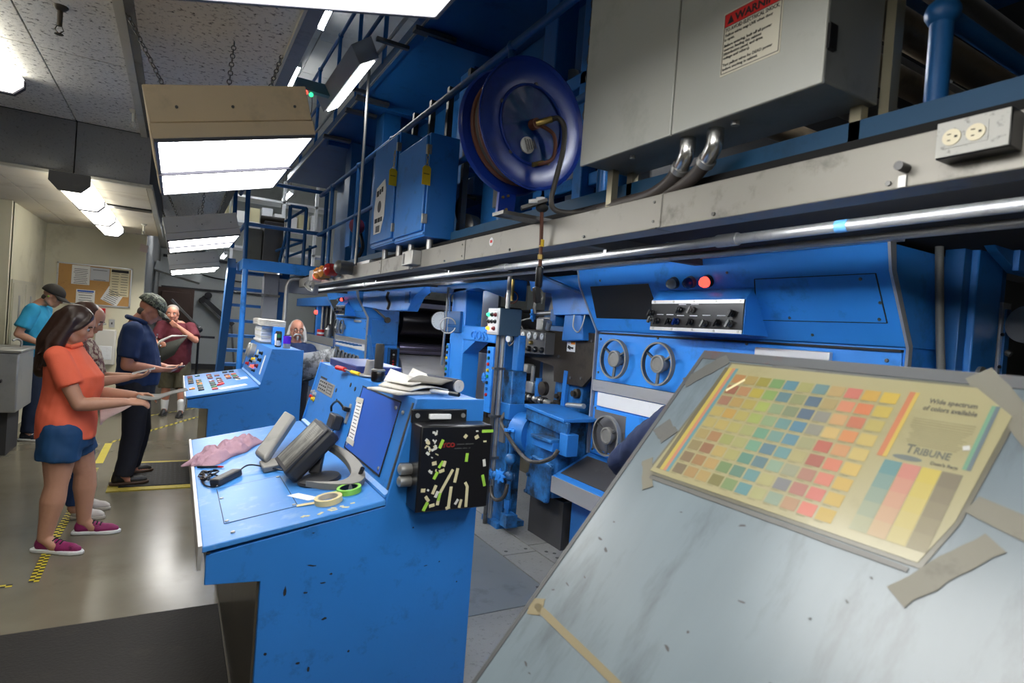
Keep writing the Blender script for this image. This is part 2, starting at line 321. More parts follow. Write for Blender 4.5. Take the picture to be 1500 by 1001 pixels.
# ---------------------------------------------------------------- lamps
FIX = mat('beige_lamp_housing', (.86, .68, .45), .5, dirt='8a7a58', dscale=3, damt=.4)  # beige paint with the warm light on it mixed into the colour
FRAME = mat('lamp_frame', (.10, .10, .12), .5); DIVI = mat('lens_divider', (.02, .02, .035), .6)
def chain(mb, p, q, r=.011):
    p, q = Vector(p), Vector(q); n = max(3, int((q - p).length / (r * 3.0))); a, u, d = basis(q - p)
    for i in range(n):
        c = p + (q - p) * (i + .5) / n; e = a if i % 2 else u; pts = []
        for k in range(8):
            t = 2 * math.pi * k / 8; pts.append(c + d * math.cos(t) * r * 1.9 + e * math.sin(t) * r)
        mb.tube(pts, r * .28, 4, closed=True)
    return mb
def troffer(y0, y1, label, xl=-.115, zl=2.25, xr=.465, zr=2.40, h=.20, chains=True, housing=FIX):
    """2 x 4 ft fluorescent troffer hung on chains, tilted down towards the aisle"""
    X = Vector((xr - xl, 0, zr - zl)); Wd = X.length; X.normalize(); Z = Vector((-X.z, 0, X.x)); Y = Vector((0, 1, 0))
    t = thing('hanging_troffer', label, 'light fixture', (xl, (y0 + y1) / 2, zl)); o = Vector((xl, y0, zl)); L = y1 - y0
    def P(a, b, c): return o + X * a + Y * b + Z * c
    def slab(a0, a1, b0, b1, c0, c1): return MB().obox(P((a0 + a1) / 2, (b0 + b1) / 2, (c0 + c1) / 2), X * (a1 - a0) / 2, Y * (b1 - b0) / 2, Z * (c1 - c0) / 2)
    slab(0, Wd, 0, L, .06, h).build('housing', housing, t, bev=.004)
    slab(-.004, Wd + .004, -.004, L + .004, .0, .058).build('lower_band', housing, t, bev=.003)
    m = MB()
    for (a0, a1, b0, b1) in ((.0, .012, 0, L), (Wd - .012, Wd, 0, L), (0, Wd, 0, .012), (0, Wd, L - .012, L), ):
        m.obox(P((a0 + a1) / 2, (b0 + b1) / 2, -.004), X * (a1 - a0) / 2, Y * (b1 - b0) / 2, Z * .008)
    m.build('lens_frame', FRAME, t); slab(0, Wd, L / 2 - .010, L / 2 + .010, -.022, .0).build('lens_divider', DIVI, t)
    for (b0, b1) in ((.012, L / 2 - .008), (L / 2 + .008, L - .012)): slab(.012, Wd - .012, b0, b1, -.009, -.003).build('lens', LENS, t, smooth=False)
    for a in (.1, Wd * .5, Wd * .9): MB().cyl(P(a, -.001, h * .58), P(a, -.004, h * .58), .006, n=8).build('screw', STEELD, t)
    if chains:
        for (a, cx) in ((.12, -.317), (Wd * .55, .19), (Wd - .1, .44)):
            top = P(a, L * .62, h); s1, s2 = P(a - .06, L * .62, h), P(a + .06, L * .62, h); k = top + Vector((0, 0, .09))
            mb = MB(); mb.tube([s1, k, s2], .004, 5); chain(mb, k, (cx, y0 + L * .86, 3.12)); mb.build('hanging_chain', STEELD, t)
    return t
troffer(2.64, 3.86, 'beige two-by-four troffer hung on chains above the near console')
troffer(6.02, 7.24, 'grey two-by-four troffer hung on chains above the far console', zl=2.20, zr=2.34, housing=mat('grey_lamp_housing', (.42, .42, .41), .5, dirt='4a4844', dscale=3, damt=.4))
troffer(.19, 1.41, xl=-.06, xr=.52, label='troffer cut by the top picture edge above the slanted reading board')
troffer(8.9, 10.12, zl=2.10, zr=2.22, label='small distant troffer hanging behind the grey one', housing=MATS['grey_lamp_housing'])
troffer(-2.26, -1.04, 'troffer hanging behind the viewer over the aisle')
def wrap(name, x0, x1, z0, z1, y0, segs, label, seg=1.2, cap=True):
    t = thing(name, label, 'light fixture', ((x0 + x1) / 2, y0, z0)); w = x1 - x0; c = w * .22; zc = z0 + (z1 - z0) * .45
    B((x0 + .02, y0, z1 - .02), (x1 - .02, y0 + seg * segs, z1)).build('channel', STEELD, t)
    pr = [(x0, z1 - .02), (x0, zc), (x0 + c, z0), (x1 - c, z0), (x1, zc), (x1, z1 - .02)]
    for i in range(segs):
        MB().prism(pr, y0 + .03 + i * seg, y0 + (i + 1) * seg - .012).build('wrap_lens', emit('wrap_lens', (1., .97, .86), 4.5), t, smooth=False)
        MB().prism([(a - (.006 if a < (x0 + x1) / 2 else -.006), b - .008) for a, b in pr], y0 + (i + 1) * seg - .025, y0 + (i + 1) * seg + .02).build('joint_band', DIVI, t, smooth=False)
    if cap: MB().prism([(x0 - .01, z1 + .0), (x0 - .012, zc - .005), (x0 + c * .9, z0 - .012), (x1 - c * .9, z0 - .012), (x1 + .012, zc - .005), (x1 + .01, z1)], y0 - .02, y0 + .03).build('end_cap', PLASTK, t)
    return t
wrap('wrap_light', -.955, -.70, 2.52, 2.655, 6.06, 3, 'long wraparound light with black end cap on the low ceiling')
wrap('wrap_light', -1.25, -1.0, 2.99, 3.115, -.6, 2, 'added wraparound light on the tiles behind the viewer on the left')  # added out of view to light the near face of the beige troffer
wrap('wrap_light', -1.25, -1.0, 2.99, 3.115, 2.85, 2, 'wraparound light on the tiles at the left picture edge')
def strip(p, q, label=None, hang=None, lab_cat='light fixture', tube=None):
    """bare two-tube strip: channel and tubes"""
    p, q = Vector(p), Vector(q); a, u, d = basis(q - p)
    t = thing('strip_light', label, lab_cat, (p + q) / 2)
    MB().bar(p, q, .09, .05).build('channel', WHITE, t)
    for s in (-1, 1): MB().cyl(p + a * s * .025 - Vector((0, 0, .045)) + d * .03, q + a * s * .025 - Vector((0, 0, .045)) - d * .03, .016, n=10).build('tube', tube or TUBE, t)
    if hang:
        for k in (.15, .85): c = p.lerp(q, k); MB().cyl(c, (c.x, c.y, hang), .006, n=6).build('hanger_rod', STEELD, t)
    for e in (p, q): MB().obox(e - Vector((0, 0, .04)), a * .045, d * .012, Vector((0, 0, .03))).build('socket', WHITE, t)
    return t
for i, y in enumerate((.9, 2.9, 4.9, 7.1, 9.2, 11.4)):  # added strips, tucked behind the trough to brighten the press faces
    strip((1.575, y - .6, 2.135), (1.575, y + .6, 2.135), ['added strip light under the gantry over the near control hood', 'added strip light under the gantry beside the blue valve gear', 'added strip light under the gantry in front of the folded frame post', 'added strip light under the gantry before the silver cylinder', 'added strip light under the gantry beside the landing', 'added strip light under the gantry over the distant control hood'][i], tube=TUBEG)
strip((1.60, 8.1, 6.0), (1.62, 9.3, 6.0), 'small bare strip light on the high ceiling beside the top troffer', 6.17)
strip((1.58, 10.9, 6.0), (1.60, 12.1, 6.0), 'bare strip light on the high ceiling above the beige troffer', 6.17)
strip((5.2, 3.0, 5.4), (5.2, 4.2, 5.4), 'added bare strip light high over the press rollers', 6.17)  # added to lift the dim high bay
strip((1.0, 12.4, 4.6), (1.0, 13.6, 4.6), 'added bare strip light hung before the storage rack', 6.17, tube=TUBEG)  # added to brighten the area behind the landing
strip((2.2, 14.9, 4.6), (2.2, 16.1, 4.6), 'added bare strip light hung by the far wall', 6.17, tube=TUBEG)  # added to lighten the far wall
strip((.9, 15.2, 2.98), (.9, 16.4, 2.98), 'low strip light beyond the stairs', 6.17, tube=TUBEG)
strip((1.9, 13.2, 2.7), (1.9, 14.4, 2.7), 'added strip light hung before the far press unit', 6.17)  # added to brighten the far press shelf
strip((1.74, 1.15, 2.66), (1.74, 1.80, 2.66), 'added short strip light hidden behind the steel cabinet')  # added out of sight to light the web rollers
strip((3.2, -.2, 5.3), (3.2, 1.0, 5.3), 'added strip light hung high over the printed web', 6.17)  # added above the roller bay to light it and the web
strip((2.82, 6.0, 2.135), (2.82, 7.0, 2.135), 'added strip light under the deck inside the press before the cylinders', tube=TUBEG)  # added behind the top beam to light the cylinders
strip((4.0, 7.55, 2.135), (4.0, 8.35, 2.135), 'second added strip light under the deck deeper inside the press', tube=TUBEG)  # another lamp added for the dim cylinders
strip((-.05, 11.6, 3.04), (-.05, 12.8, 3.04), 'added strip light on the tiles over the dark passage', 3.12)  # added to lighten the far end of the aisle
# sprinklers and hooks on the ceilings
def sprinkler(x, y, z, label, m=BRASS, pend=.09):
    t = thing('sprinkler_head', label, 'sprinkler', (x, y, z))
    MB().lathe((x, y, z), (0, 0, -1), [(.035, 0), (.033, .006), (.02, .02), (.012, .024), (.012, pend)], 14).build('escutcheon', m, t)
    mb = MB()
    for s in (-1, 1): mb.tube([(x + s * .010, y, z - pend), (x + s * .018, y, z - pend - .02), (x, y, z - pend - .04)], .003, 5)
    mb.build('frame_arms', m, t); MB().lathe((x, y, z - pend - .04), (0, 0, -1), [(.02, 0), (.02, .003), (.004, .004)], 12).build('deflector', m, t)
sprinkler(-.61, 3.86, 3.12, 'rusty sprinkler head near the top left picture corner', GREASE, .10)
sprinkler(-.38, 5.5, 3.12, 'brass sprinkler head in front of the dark soffit', TBAR)
sprinkler(-.44, 9.1, 2.67, 'cream sprinkler head on the aged ceiling by the far wall end', TBAR)
sprinkler(1.35, 9.6, 6.17, 'small sprinkler on the high ceiling right of the tile edge', TBAR)
# ---------------------------------------------------------------- operator consoles
KICK = mat('scuffed_kick_panel', (.10, .085, .06), .35, .5, dirt='2a1c10', dscale=7, damt=.7, stretch=(1, 1, .3))
def console(y0, y1, label, ztop, zf, kick=KICK):
    """desk console: overhanging sloped desk, steep instrument panel behind, boxed body"""
    t = thing('press_console', label, 'control console', (.62, (y0 + y1) / 2, 0)); zd = zf + .108
    core = [(.30, .012), (.30, .71), (.135, .72), (.135, zf - .035), (.72, zd - .028), (.75, zd + .035), (.828, ztop - .004), (1.108, ztop - .004), (1.108, .012)]
    MB().prism(core, y0 + .018, y1 - .018).build('body', BLUE2, t)
    endp = [(.30, 0), (.30, .70), (.128, .712), (.128, zf - .03), (.725, zd - .025), (.742, zd + .045), (.822, ztop), (1.116, ztop), (1.116, 0)]
    for a, b in ((y0, y0 + .018), (y1 - .018, y1)): MB().prism(endp, a, b).build('end_panel', BLUE2, t, bev=.003)
    B((.292, y0 + .02, .02), (.302, y1 - .02, .70)).build('kick_panel', kick, t)
    MB().prism([(.115, zf - .02), (.115, zf), (.726, zd + .002), (.726, zd - .02)], y0 - .006, y1 + .006).build('desk_top', BLUEL, t, bev=.004)
    MB().prism([(.103, zf - .075), (.103, zf + .004), (.115, zf + .006), (.115, zf - .075)], y0 - .008, y1 + .008).build('front_edge_strip', ALU, t)
    MB().prism([(.726, zd + .002), (.728, zd + .012), (.775, zd + .045), (.775, zd + .02)], y0 + .02, y1 - .02).build('rear_ledge', BLUEL, t)
    return t
def deskpt(x, y, zf, h=0.): return Vector((x, y, zf + (x - .115) * .1775 + h))
DX = Vector((1, 0, .1775)).normalized(); DN = Vector((-DX.z, 0, DX.x))
SX = Vector((.078, 0, .327)).normalized(); SN = Vector((-SX.z, 0, SX.x))       # up the instrument panel, and its outward normal
def slopept(y, z, zd, ztop, h=0.):
    f = (z - zd - .035) / (ztop - .004 - zd - .035); return Vector((.75 + .078 * f, y, z)) + SN * h

V_ = Vector
ZFA, ZTA = .842, 1.336; ZDA = ZFA + .108
cA = console(2.14, 3.925, 'blue press console in the foreground with tilted scanner display on its desk', ZTA, ZFA)
def spA(y, z, h=0.): return slopept(y, z, ZDA, ZTA, h)
def onslope(mb, y, z, wy, wz, th, sp, h=0.):
    """plate lying on the instrument panel, centre y,z, width along y, height up the slope"""
    return mb.obox(sp(y, z, h + th / 2), SX * wz / 2, Vector((0, wy / 2, 0)), SN * th / 2)
# desk access panel with screws
m = MB(); m.obox(deskpt(.315, 2.54, ZFA, .001), DX * .125, (0, .23, 0), DN * .001); m.build('access_panel', BLUEL, cA)
m = MB()
for (x0, x1, y0, y1) in ((.189, .191, 2.31, 2.77), (.439, .441, 2.31, 2.77), (.19, .44, 2.309, 2.311), (.19, .44, 2.769, 2.771)):
    m.obox(deskpt((x0 + x1) / 2, (y0 + y1) / 2, ZFA, .0012), DX * (x1 - x0) / 2, (0, (y1 - y0) / 2, 0), DN * .0011)
m.build('panel_joint', INK, cA)
for (x, y) in ((.20, 2.33), (.20, 2.62), (.43, 2.33), (.43, 2.75), (.21, 2.2)): MB().lathe(deskpt(x, y, ZFA, .001), DN, [(.008, 0), (.007, .004), (.0, .005)], 10).build('screw', STEEL, cA)
# black strip painted in as the dark gap beneath the desk slab, seen from the end
B((.13, 2.134, ZFA - .024), (.14, 3.93, ZFA - .02)).build('shadow_gap', INK, cA)
# instrument panel: door with inset, legend plate, buttons, lock, socket strip
m = MB(); onslope(m, 2.595, 1.147, .56, .30, .003, spA); m.build('panel_door', mat('violet_blue_paint', (.020, .11, .52), .35, dirt='0a1c40', dscale=5, damt=.4), cA)
m = MB()
for (y, z, wy, wz) in ((2.31, 1.147, .005, .31), (2.88, 1.147, .005, .31), (2.595, .995, .57, .005), (2.595, 1.299, .57, .005)): onslope(m, y, z, wy, wz, .0045, spA)
m.build('door_joint', INK, cA)
for (y, z) in ((2.34, 1.27), (2.34, 1.02), (2.85, 1.02), (2.25, 1.265)): MB().lathe(spA(y, z, .002), SN, [(.009, 0), (.008, .006), (.003, .008)], 10).build('screw', STEEL, cA)
for (y0, y1) in ((2.16, 2.3),): m = MB(); onslope(m, 2.165, 1.147, .012, .345, .012, spA); m.build('door_edge', STEELD, cA)
pl = thing; m = MB(); onslope(m, 3.60, 1.205, .40, .075, .002, spA); legend = m.build('legend_plate', ALU, cA)
m = MB()
for i in range(4):
    for j in range(3): onslope(m, 3.76 - i * .05, 1.228 - j * .021, .03, .009, .0008, spA, .002)
for j in range(4): onslope(m, 3.50, 1.231 - j * .016, .12, .003, .0008, spA, .002)
for k in (-1, 1): onslope(m, 3.50 + k * .055, 1.206, .003, .055, .0008, spA, .002)
m.build('legend_print', INK, cA)
m = MB(); onslope(m, 3.71, 1.252, .16, .010, .003, spA); m.build('dark_tag_strip', GREASE, cA)
for (y, z, mm) in ((3.86, 1.117, RED), (3.80, 1.108, YELLOW), (3.80, 1.137, STEEL), (3.86, 1.145, STEEL)): MB().lathe(spA(y, z, .001), SN, [(.016, 0), (.016, .006), (.011, .008), (.011, .02), (.007, .022)], 14).build('push_button', mm, cA)
for (y, z) in ((3.35, 1.22), (3.28, 1.17), (3.1, 1.28), (3.0, 1.27)): MB().lathe(spA(y, z), SN, [(.012, 0), (.012, .003), (.004, .003)], 8).build('plugged_hole', GREASE, cA)
m = MB(); onslope(m, 2.985, 1.145, .035, .10, .006, spA); m.build('socket_strip', ALU, cA)
random.seed(31)
for (zx, zy, L, w, a) in ((313, 680, .022, .003, -.2), (367, 712, .006, .004, 0), (345, 735, .012, .003, 0), (300, 757, .009, .004, 0), (245, 745, .006, .018, 0), (357, 843, .012, .005, .2), (293, 960, .009, .005, 0), (322, 985, .006, .010, 0), (205, 915, .006, .006, 0), (605, 600, .005, .003, 0), (765, 795, .004, .003, 0), (700, 720, .004, .003, 0), (655, 727, .010, .002, .1), (433, 955, .005, .005, 0), (310, 585, .006, .002, 0)):   # scuffs on the end panel
    x, z = .128 + (zx - 45) / 770 * .985, .845 - (zy - 590) / 780 * .99 * .98; m = MB(); d = V_((math.cos(a), 0, math.sin(a))); n_ = V_((-d.z, 0, d.x)); m.v = [tuple(V_((x, 2.1392, z)) + d * math.cos(t) * L * random.uniform(.7, 1.1) + n_ * math.sin(t) * w * random.uniform(.6, 1.2)) for t in [2 * math.pi * i / 9 for i in range(9)]]; m.face(*range(9)); m.build('scuff_mark', INK, cA, smooth=False)
# small buckle latches and the black box hanging on the end panel
t = thing('latch_pair', 'pair of grey steel catches on the near console end', 'latch', (.79, 2.12, 1.05))
for z in (1.073, 1.027): MB().lathe((.755, 2.105, z), (1, 0, 0), [(.012, 0), (.021, .006), (.021, .05), (.017, .055), (.017, .095)], 10).build('catch_body', STEEL, t)
B((.77, 2.12, 1.0), (.84, 2.14, 1.09)).build('catch_plate', STEELD, t)
bb = thing('black_tape_box', 'black metal box covered with scraps of green and cream tape on console end', 'metal box', (.96, 2.08, 1.08))
B((.805, 2.03, .925), (1.105, 2.138, 1.25)).build('box_body', BLACK, bb, bev=.006)
B((.80, 2.118, 1.245), (1.03, 2.138, 1.298)).build('hanger_plate', BLACK, bb, bev=.003); B((.865, 2.10, 1.262), (.955, 2.118, 1.282)).build('hanger_lip', WHITE, bb, bev=.003)
for x in (.82, 1.012): MB().cyl((x, 2.112, 1.275), (x, 2.119, 1.275), .009, n=10).build('hanger_screw', STEEL, bb)
text('RYCO', .024, (.880, 2.0292, 1.168), (1, 0, 0), (0, 0, 1), mat('faded_red_print', (.20, .012, .008), .5), bb, 'red_lettering', bold=.001)
m = MB()
for (x0_, x1_, z_) in ((.955, .985, 1.176), (.990, 1.025, 1.176), (.945, .975, 1.160), (.980, .998, 1.160), (1.005, 1.012, 1.160)): m.box((x0_, 2.0288, z_), (x1_, 2.0296, z_ + .004))
m.build('grey_print', mat('faint_grey_print', (.045, .047, .045), .6), bb, smooth=False, kind='stuff')
TG = mat('green_masking_tape', (.28, .52, .05), .6); TC = mat('cream_masking_tape', (.55, .50, .30), .65); TW = mat('grey_tape_scrap', (.55, .55, .50), .65)
random.seed(3)
def scrap(x, z, L, w, a, m, y=2.0295):
    d = Vector((math.cos(a), 0, math.sin(a))); n = Vector((-d.z, 0, d.x)); MB().obox((x, y - random.random() * .0008, z), d * L / 2, n * w / 2, (0, .0005, 0)).build('tape_strip', m, bb, smooth=False)
def bx(px, pz): return .818 + (px - 100) / 620 * .285, 1.247 - (pz - 110) / 780 * .32   # box-face layout, measured on the front of the box
for (px, pz, L, w, a, m) in ((675, 160, .05, .011, 0, TG), (255, 270, .035, .012, 1.2, TG), (495, 405, .033, .012, 1.5, TG), (670, 635, .046, .012, 1.85, TG), (225, 560, .03, .012, 1.1, TG), (265, 460, .03, .011, 1.0, TG), (155, 840, .035, .013, 1.1, TG), (270, 760, .03, .011, 1.35, TG),
                             (325, 620, .10, .011, 1.08, TC), (410, 570, .055, .012, 1.4, TC), (365, 770, .08, .012, 1.5, TC), (520, 780, .08, .012, 1.57, TC), (510, 665, .024, .011, 2.1, TC), (465, 840, .033, .011, 1.35, TC), (222, 690, .035, .012, 1.2, TC), (295, 455, .022, .012, 1.3, TC), (205, 447, .018, .014, .2, TC), (275, 520, .022, .012, .3, TC), (165, 770, .024, .012, 2.2, TC), (125, 690, .014, .017, 1.5, TC), (262, 810, .022, .012, 1.4, TC), (355, 870, .018, .012, .3, TC), (210, 835, .022, .012, .2, TC),
                             (470, 205, .015, .013, .9, TC), (575, 215, .017, .014, .5, TC), (665, 465, .028, .012, 1.75, TW), (655, 258, .013, .006, 0, TC), (430, 820, .023, .010, 1.0, TW), (245, 735, .025, .012, 1.2, TW), (575, 158, .010, .005, 0, TW)):
    x, z = bx(px, pz); scrap(x, z, L, w, a, m)
for k in range(26):
    x, z = bx(random.uniform(120, 235), random.choice((random.uniform(150, 400), random.uniform(150, 400), random.uniform(420, 860)))); scrap(x, z, random.uniform(.006, .016), random.uniform(.004, .011), random.uniform(0, 3), random.choice((TW, TW, TC)))

# ---- things lying on the near console
RAG = mat('pink_shop_rag', (.33, .20, .25), .9, dirt='6a4a58', dscale=9, damt=.5, bump=.3, bscale=50)
random.seed(11)
from mathutils import noise
def cloth(name, label, cx, cy, ang, L, Wd, H, m, base, cat='rag', amp=1.):
    mb = MB(); n, k = 34, 16; b = 0
    for i in range(n + 1):
        for j in range(k + 1):
            u, v = i / n - .5, j / k - .5; w = Wd * (.55 + .45 * math.sin(math.pi * (i / n)) ** .5) * (1 + .35 * noise.noise(Vector((u * 4, v * 3, 5)))); x0 = u * L * (1 + .1 * noise.noise(Vector((v * 5, 1, u)))); y0 = v * w
            e = max(0, 1 - (2 * abs(v)) ** 3) * max(0, 1 - (2 * abs(u)) ** 6); h = .003 + H * e * amp * (.45 + .55 * abs(noise.noise(Vector((u * 6, v * 5, 2)))) * 2 + .25 * math.sin(u * 22 + v * 6) * math.cos(v * 11) + .5 * noise.noise(Vector((u * 14, v * 12, 7))))
            c, s = math.cos(ang), math.sin(ang); X, Y = cx + x0 * c - y0 * s, cy + x0 * s + y0 * c
            mb.v.append(tuple(base(X, Y, max(.002, h))))
    for i in range(n):
        for j in range(k): a = i * (k + 1) + j; mb.face(a, a + k + 1, a + k + 2, a + 1)
    o = mb.build(name, m, ang=80); sf = o.modifiers.new('solid', 'SOLIDIFY'); sf.thickness = .002; sf.offset = -1; return tag(o, label, cat)
dA = lambda x, y, h=0.: deskpt(x, y, ZFA, h)
cloth('shop_rag', 'crumpled pink shop rag at the aisle side of the near desk', .265, 3.42, .85, .46, .22, .06, RAG, dA)
t = thing('red_tip_pen', 'thin black pen with red tip beside the pink rag', 'pen', dA(.18, 3.16)); MB().cyl(dA(.13, 3.21, .007), dA(.215, 3.13, .007), .0055, n=8).build('barrel', BLACK, t); MB().cyl(dA(.215, 3.13, .007), dA(.236, 3.11, .007), .006, .003, n=8).build('tip', RED, t)
t = thing('power_adapter', 'black power adapter brick with coiled cord on the near desk', 'power adapter', dA(.24, 2.88))
m = MB(); e = Vector((.088, .097, .0156)).normalized(); s = e.cross(DN); m.obox(dA(.232, 2.875, .017), e * .075, s * .026, DN * .016); m.build('brick', PLASTK, t, bev=.006)
m = MB(); pts = []
for i in range(46): a = i * .55; r = .035 + .02 * math.sin(i * 1.7); pts.append(dA(.165 + r * math.cos(a) * .8, 2.99 + r * math.sin(a) * 1.5, .008 + .004 * (i % 5)))
m.tube(smoothpath(pts, 3), .0032, 5); m.build('coiled_cord', BLACK, t)
m = MB(); m.tube(smoothpath([dA(.285, 2.93, .016), dA(.33, 2.96, .03), dA(.40, 2.90, .018), dA(.50, 2.72, .012)], 6), .0035, 6); m.tube(smoothpath([dA(.135, 3.02, .006), dA(.15, 2.86, .005), dA(.19, 2.80, .006), dA(.21, 2.85, .012)], 6), .0035, 6); m.build('cable', BLACK, t)
# flat grey cradle (half-open reader) behind the display
t = thing('grey_reader', 'grey plastic barcode reader lying edge-up beside the tilted display', 'scanner', dA(.42, 3.0))
fr = [Vector((.37, 3.06, .935)), Vector((.40, 2.93, .925)), Vector((.585, 3.30, 1.07)), Vector((.555, 3.43, 1.08))]
c = sum(fr, Vector()) / 4; ux = ((fr[2] + fr[3]) / 2 - (fr[0] + fr[1]) / 2); uy = ((fr[1] + fr[2]) / 2 - (fr[0] + fr[3]) / 2); uz = ux.cross(uy).normalized()
MB().obox(c, ux * .5, uy * .5, uz * .022).build('reader_body', PLASTG, t, bev=.014); MB().obox(c + uz * .024, ux * .40, uy * .36, uz * .003).build('reader_face', mat('worn_khaki_glass', (.20, .20, .17), .3, dirt='6a6858', dscale=5, damt=.5), t, bev=.003)
MB().obox(dA(.44, 2.93, .016), DX * .06, (0, .07, 0), DN * .014).build('reader_foot', PLASTG, t, bev=.006)
# tilted display on an arched stand
dsp = thing('tilted_display', 'charcoal touch display leaning on a grey arched stand on the near desk', 'monitor', dA(.55, 2.6))
q = [Vector((.419, 2.70, .965)), Vector((.430, 2.51, .948)), Vector((.598, 2.64, 1.152)), Vector((.580, 2.86, 1.169))]   # left-bottom, right-bottom, right-top, left-top of the screen face
c = sum(q, Vector()) / 4; ux = (q[1] + q[2] - q[0] - q[3]) / 4; uy = (q[2] + q[3] - q[0] - q[1]) / 4; uy = uy - ux * (uy.dot(ux) / ux.length_squared); uz = ux.cross(uy).normalized()
if uz.x > 0: uz = -uz
MB().obox(c - uz * .038, ux, uy, uz * .036).build('display_body', PLASTK, dsp, bev=.018)
MB().obox(c - uz * .001, ux * .94, uy * .95, uz * .006).build('bezel', mat('grey_bezel', (.035, .035, .04), .5), dsp, bev=.004)
MB().obox(c + uz * .0055, ux * .78, uy * .82, uz * .001).build('screen', mat('smeared_screen', (.05, .05, .05), .35, dirt='9a9a94', dscale=9, damt=.75, stretch=(1, 3, .4), thr=(.40, .62)), dsp, smooth=False)
m = MB()
for i in range(9): m.obox(c + uz * .0068 + uy * (.74 - i * .06) - ux * .1, ux * random.uniform(.3, .6), uy * .006, uz * .0004)
m.build('screen_text', mat('screen_grey', (.25, .25, .24), .5), dsp, smooth=False, kind='stuff')
arch = smoothpath([(.50, 2.70, .96), (.55, 2.77, 1.02), (.60, 2.74, 1.045), (.655, 2.62, 1.035), (.69, 2.50, 1.005), (.69, 2.41, .975), (.655, 2.375, .955), (.59, 2.40, .943), (.52, 2.46, .935)], 6)
m = MB(); b0 = len(m.v)
for p in arch:
    for (dx, dz) in ((-.028, -.012), (.03, -.012), (.03, .014), (-.028, .014)): m.v.append((p.x + dx * .8, p.y - dx * .9, p.z + dz))
for i in range(len(arch) - 1):
    for k in range(4): m.face(i * 4 + k, i * 4 + (k + 1) % 4, i * 4 + 4 + (k + 1) % 4, i * 4 + 4 + k)
m.face(3, 2, 1, 0); e = (len(arch) - 1) * 4; m.face(e, e + 1, e + 2, e + 3); m.build('arched_stand', PLASTG, dsp, bev=.006)
m = MB(); m.lathe(dA(.57, 2.56, .0), DN, [(.085, 0), (.09, .008), (.085, .018), (.04, .026), (.0, .028)], 28); o = m.build('stand_foot', PLASTK, dsp)
m = MB(); m.bar((.56, 2.62, .94), (.585, 2.66, 1.06), .05, .03); m.build('stand_neck', PLASTK, dsp, bev=.006)
t = thing('marker_pen', 'short dark marker standing against the display stand', 'pen', dA(.695, 2.41)); MB().cyl(dA(.695, 2.43, .009), dA(.70, 2.39, .06), .009, n=10).build('barrel', PLASTK, t); MB().cyl(dA(.70, 2.39, .06), dA(.701, 2.385, .068), .0095, n=10).build('cap', BLACK, t)
def taperoll(name, label, x, y, R, m, core, tail=None):
    t = thing(name, label, 'tape roll', dA(x, y)); o = dA(x, y)
    MB().lathe(o, DN, [(R * .76, .0), (R, .0), (R, .022), (R * .76, .022), (R * .76, .0)], 36).build('tape_ring', m, t)
    MB().lathe(o, DN, [(R * .70, .001), (R * .755, .001), (R * .755, .0215), (R * .70, .0215), (R * .70, .001)], 36).build('core', core, t)
    if tail:
        p, q = tail; p = dA(*p); q = dA(*q); MB().bar(p + DN * .004, q + DN * .004, .022, .001, up=DN).build('tape_tail', m, t)
taperoll('tape_roll', 'roll of cream masking tape at the edge of the near desk', .545, 2.27, .052, mat('cream_tape_roll', (.62, .52, .26), .55), mat('card_core', (.5, .42, .3), .7), ((.50, 2.29), (.435, 2.305)))
taperoll('tape_roll', 'roll of green tape behind the cream roll', .637, 2.325, .048, mat('green_tape_roll', (.25, .60, .08), .5), BLACK, ((.60, 2.36), (.545, 2.36)))
t = thing('tape_scraps', 'torn scraps of cream tape around the tape rolls', 'tape scraps', dA(.5, 2.2))
for k in range(9):
    a = random.uniform(0, 3); d = Vector((math.cos(a), math.sin(a), .1775 * math.cos(a))).normalized(); o = MB().obox(dA(.43 + .22 * random.random(), 2.165 + .035 * random.random(), .0015), d * random.uniform(.006, .014), d.cross(DN) * .006, DN * .0006).build('scrap', TC, t, smooth=False)
tag(MB().obox(dA(.475, 2.40, .0015), (Vector((.03, -.06, .0053))), DX * .022, DN * .0008).build('paper_slip', PAPER, smooth=False), 'small white paper slip under the display corner', 'paper')
# wall-wart in the panel socket, its cord, the note taped beside it
t = thing('plug_adapter', 'black plug-in adapter in the socket of the near console panel', 'power adapter', spA(3.08, 1.09))
m = MB(); onslope(m, 3.075, 1.083, .115, .075, .05, spA, .008); m.build('adapter_body', PLASTK, t, bev=.008)
MB().tube(smoothpath([spA(2.99, 1.165, .03), spA(3.07, 1.185, .05), spA(3.16, 1.15, .05), spA(3.17, 1.12, .04)], 6), .006, 7).build('cord', BLACK, t)
m = MB(); onslope(m, 2.985, 1.165, .05, .022, .03, spA, .006); m.build('plug', BLACK, t, bev=.004)
MB().tube(smoothpath([spA(3.05, 1.05, .03), spA(3.03, 1.01, .05), (.715, 2.98, .975), (.67, 2.98, .955), (.60, 2.86, .94)], 6), .003, 6).build('loose_lead', BLACK, t)
nt = thing('taped_note', 'long narrow white note taped on the near console panel', 'paper', spA(2.80, 1.14))
m = MB(); a, b, c2, d2 = spA(2.895, 1.232, .006), spA(2.80, 1.236, .006), spA(2.755, 1.035, .006), spA(2.86, 1.035, .006); m.obox((a + b + c2 + d2) / 4, (b + c2 - a - d2) / 4, (a + b - c2 - d2) / 4, SN * .0006); m.build('note_sheet', PAPER, nt, smooth=False)
m = MB()
for i in range(11):
    f = .08 + i * .08; l = a.lerp(d2, f); r = b.lerp(c2, f); m.obox(l.lerp(r, .5) + SN * .0008, (r - l) * random.uniform(.25, .4), SX * .002, SN * .0004)
m.build('note_print', INKB, nt, smooth=False)
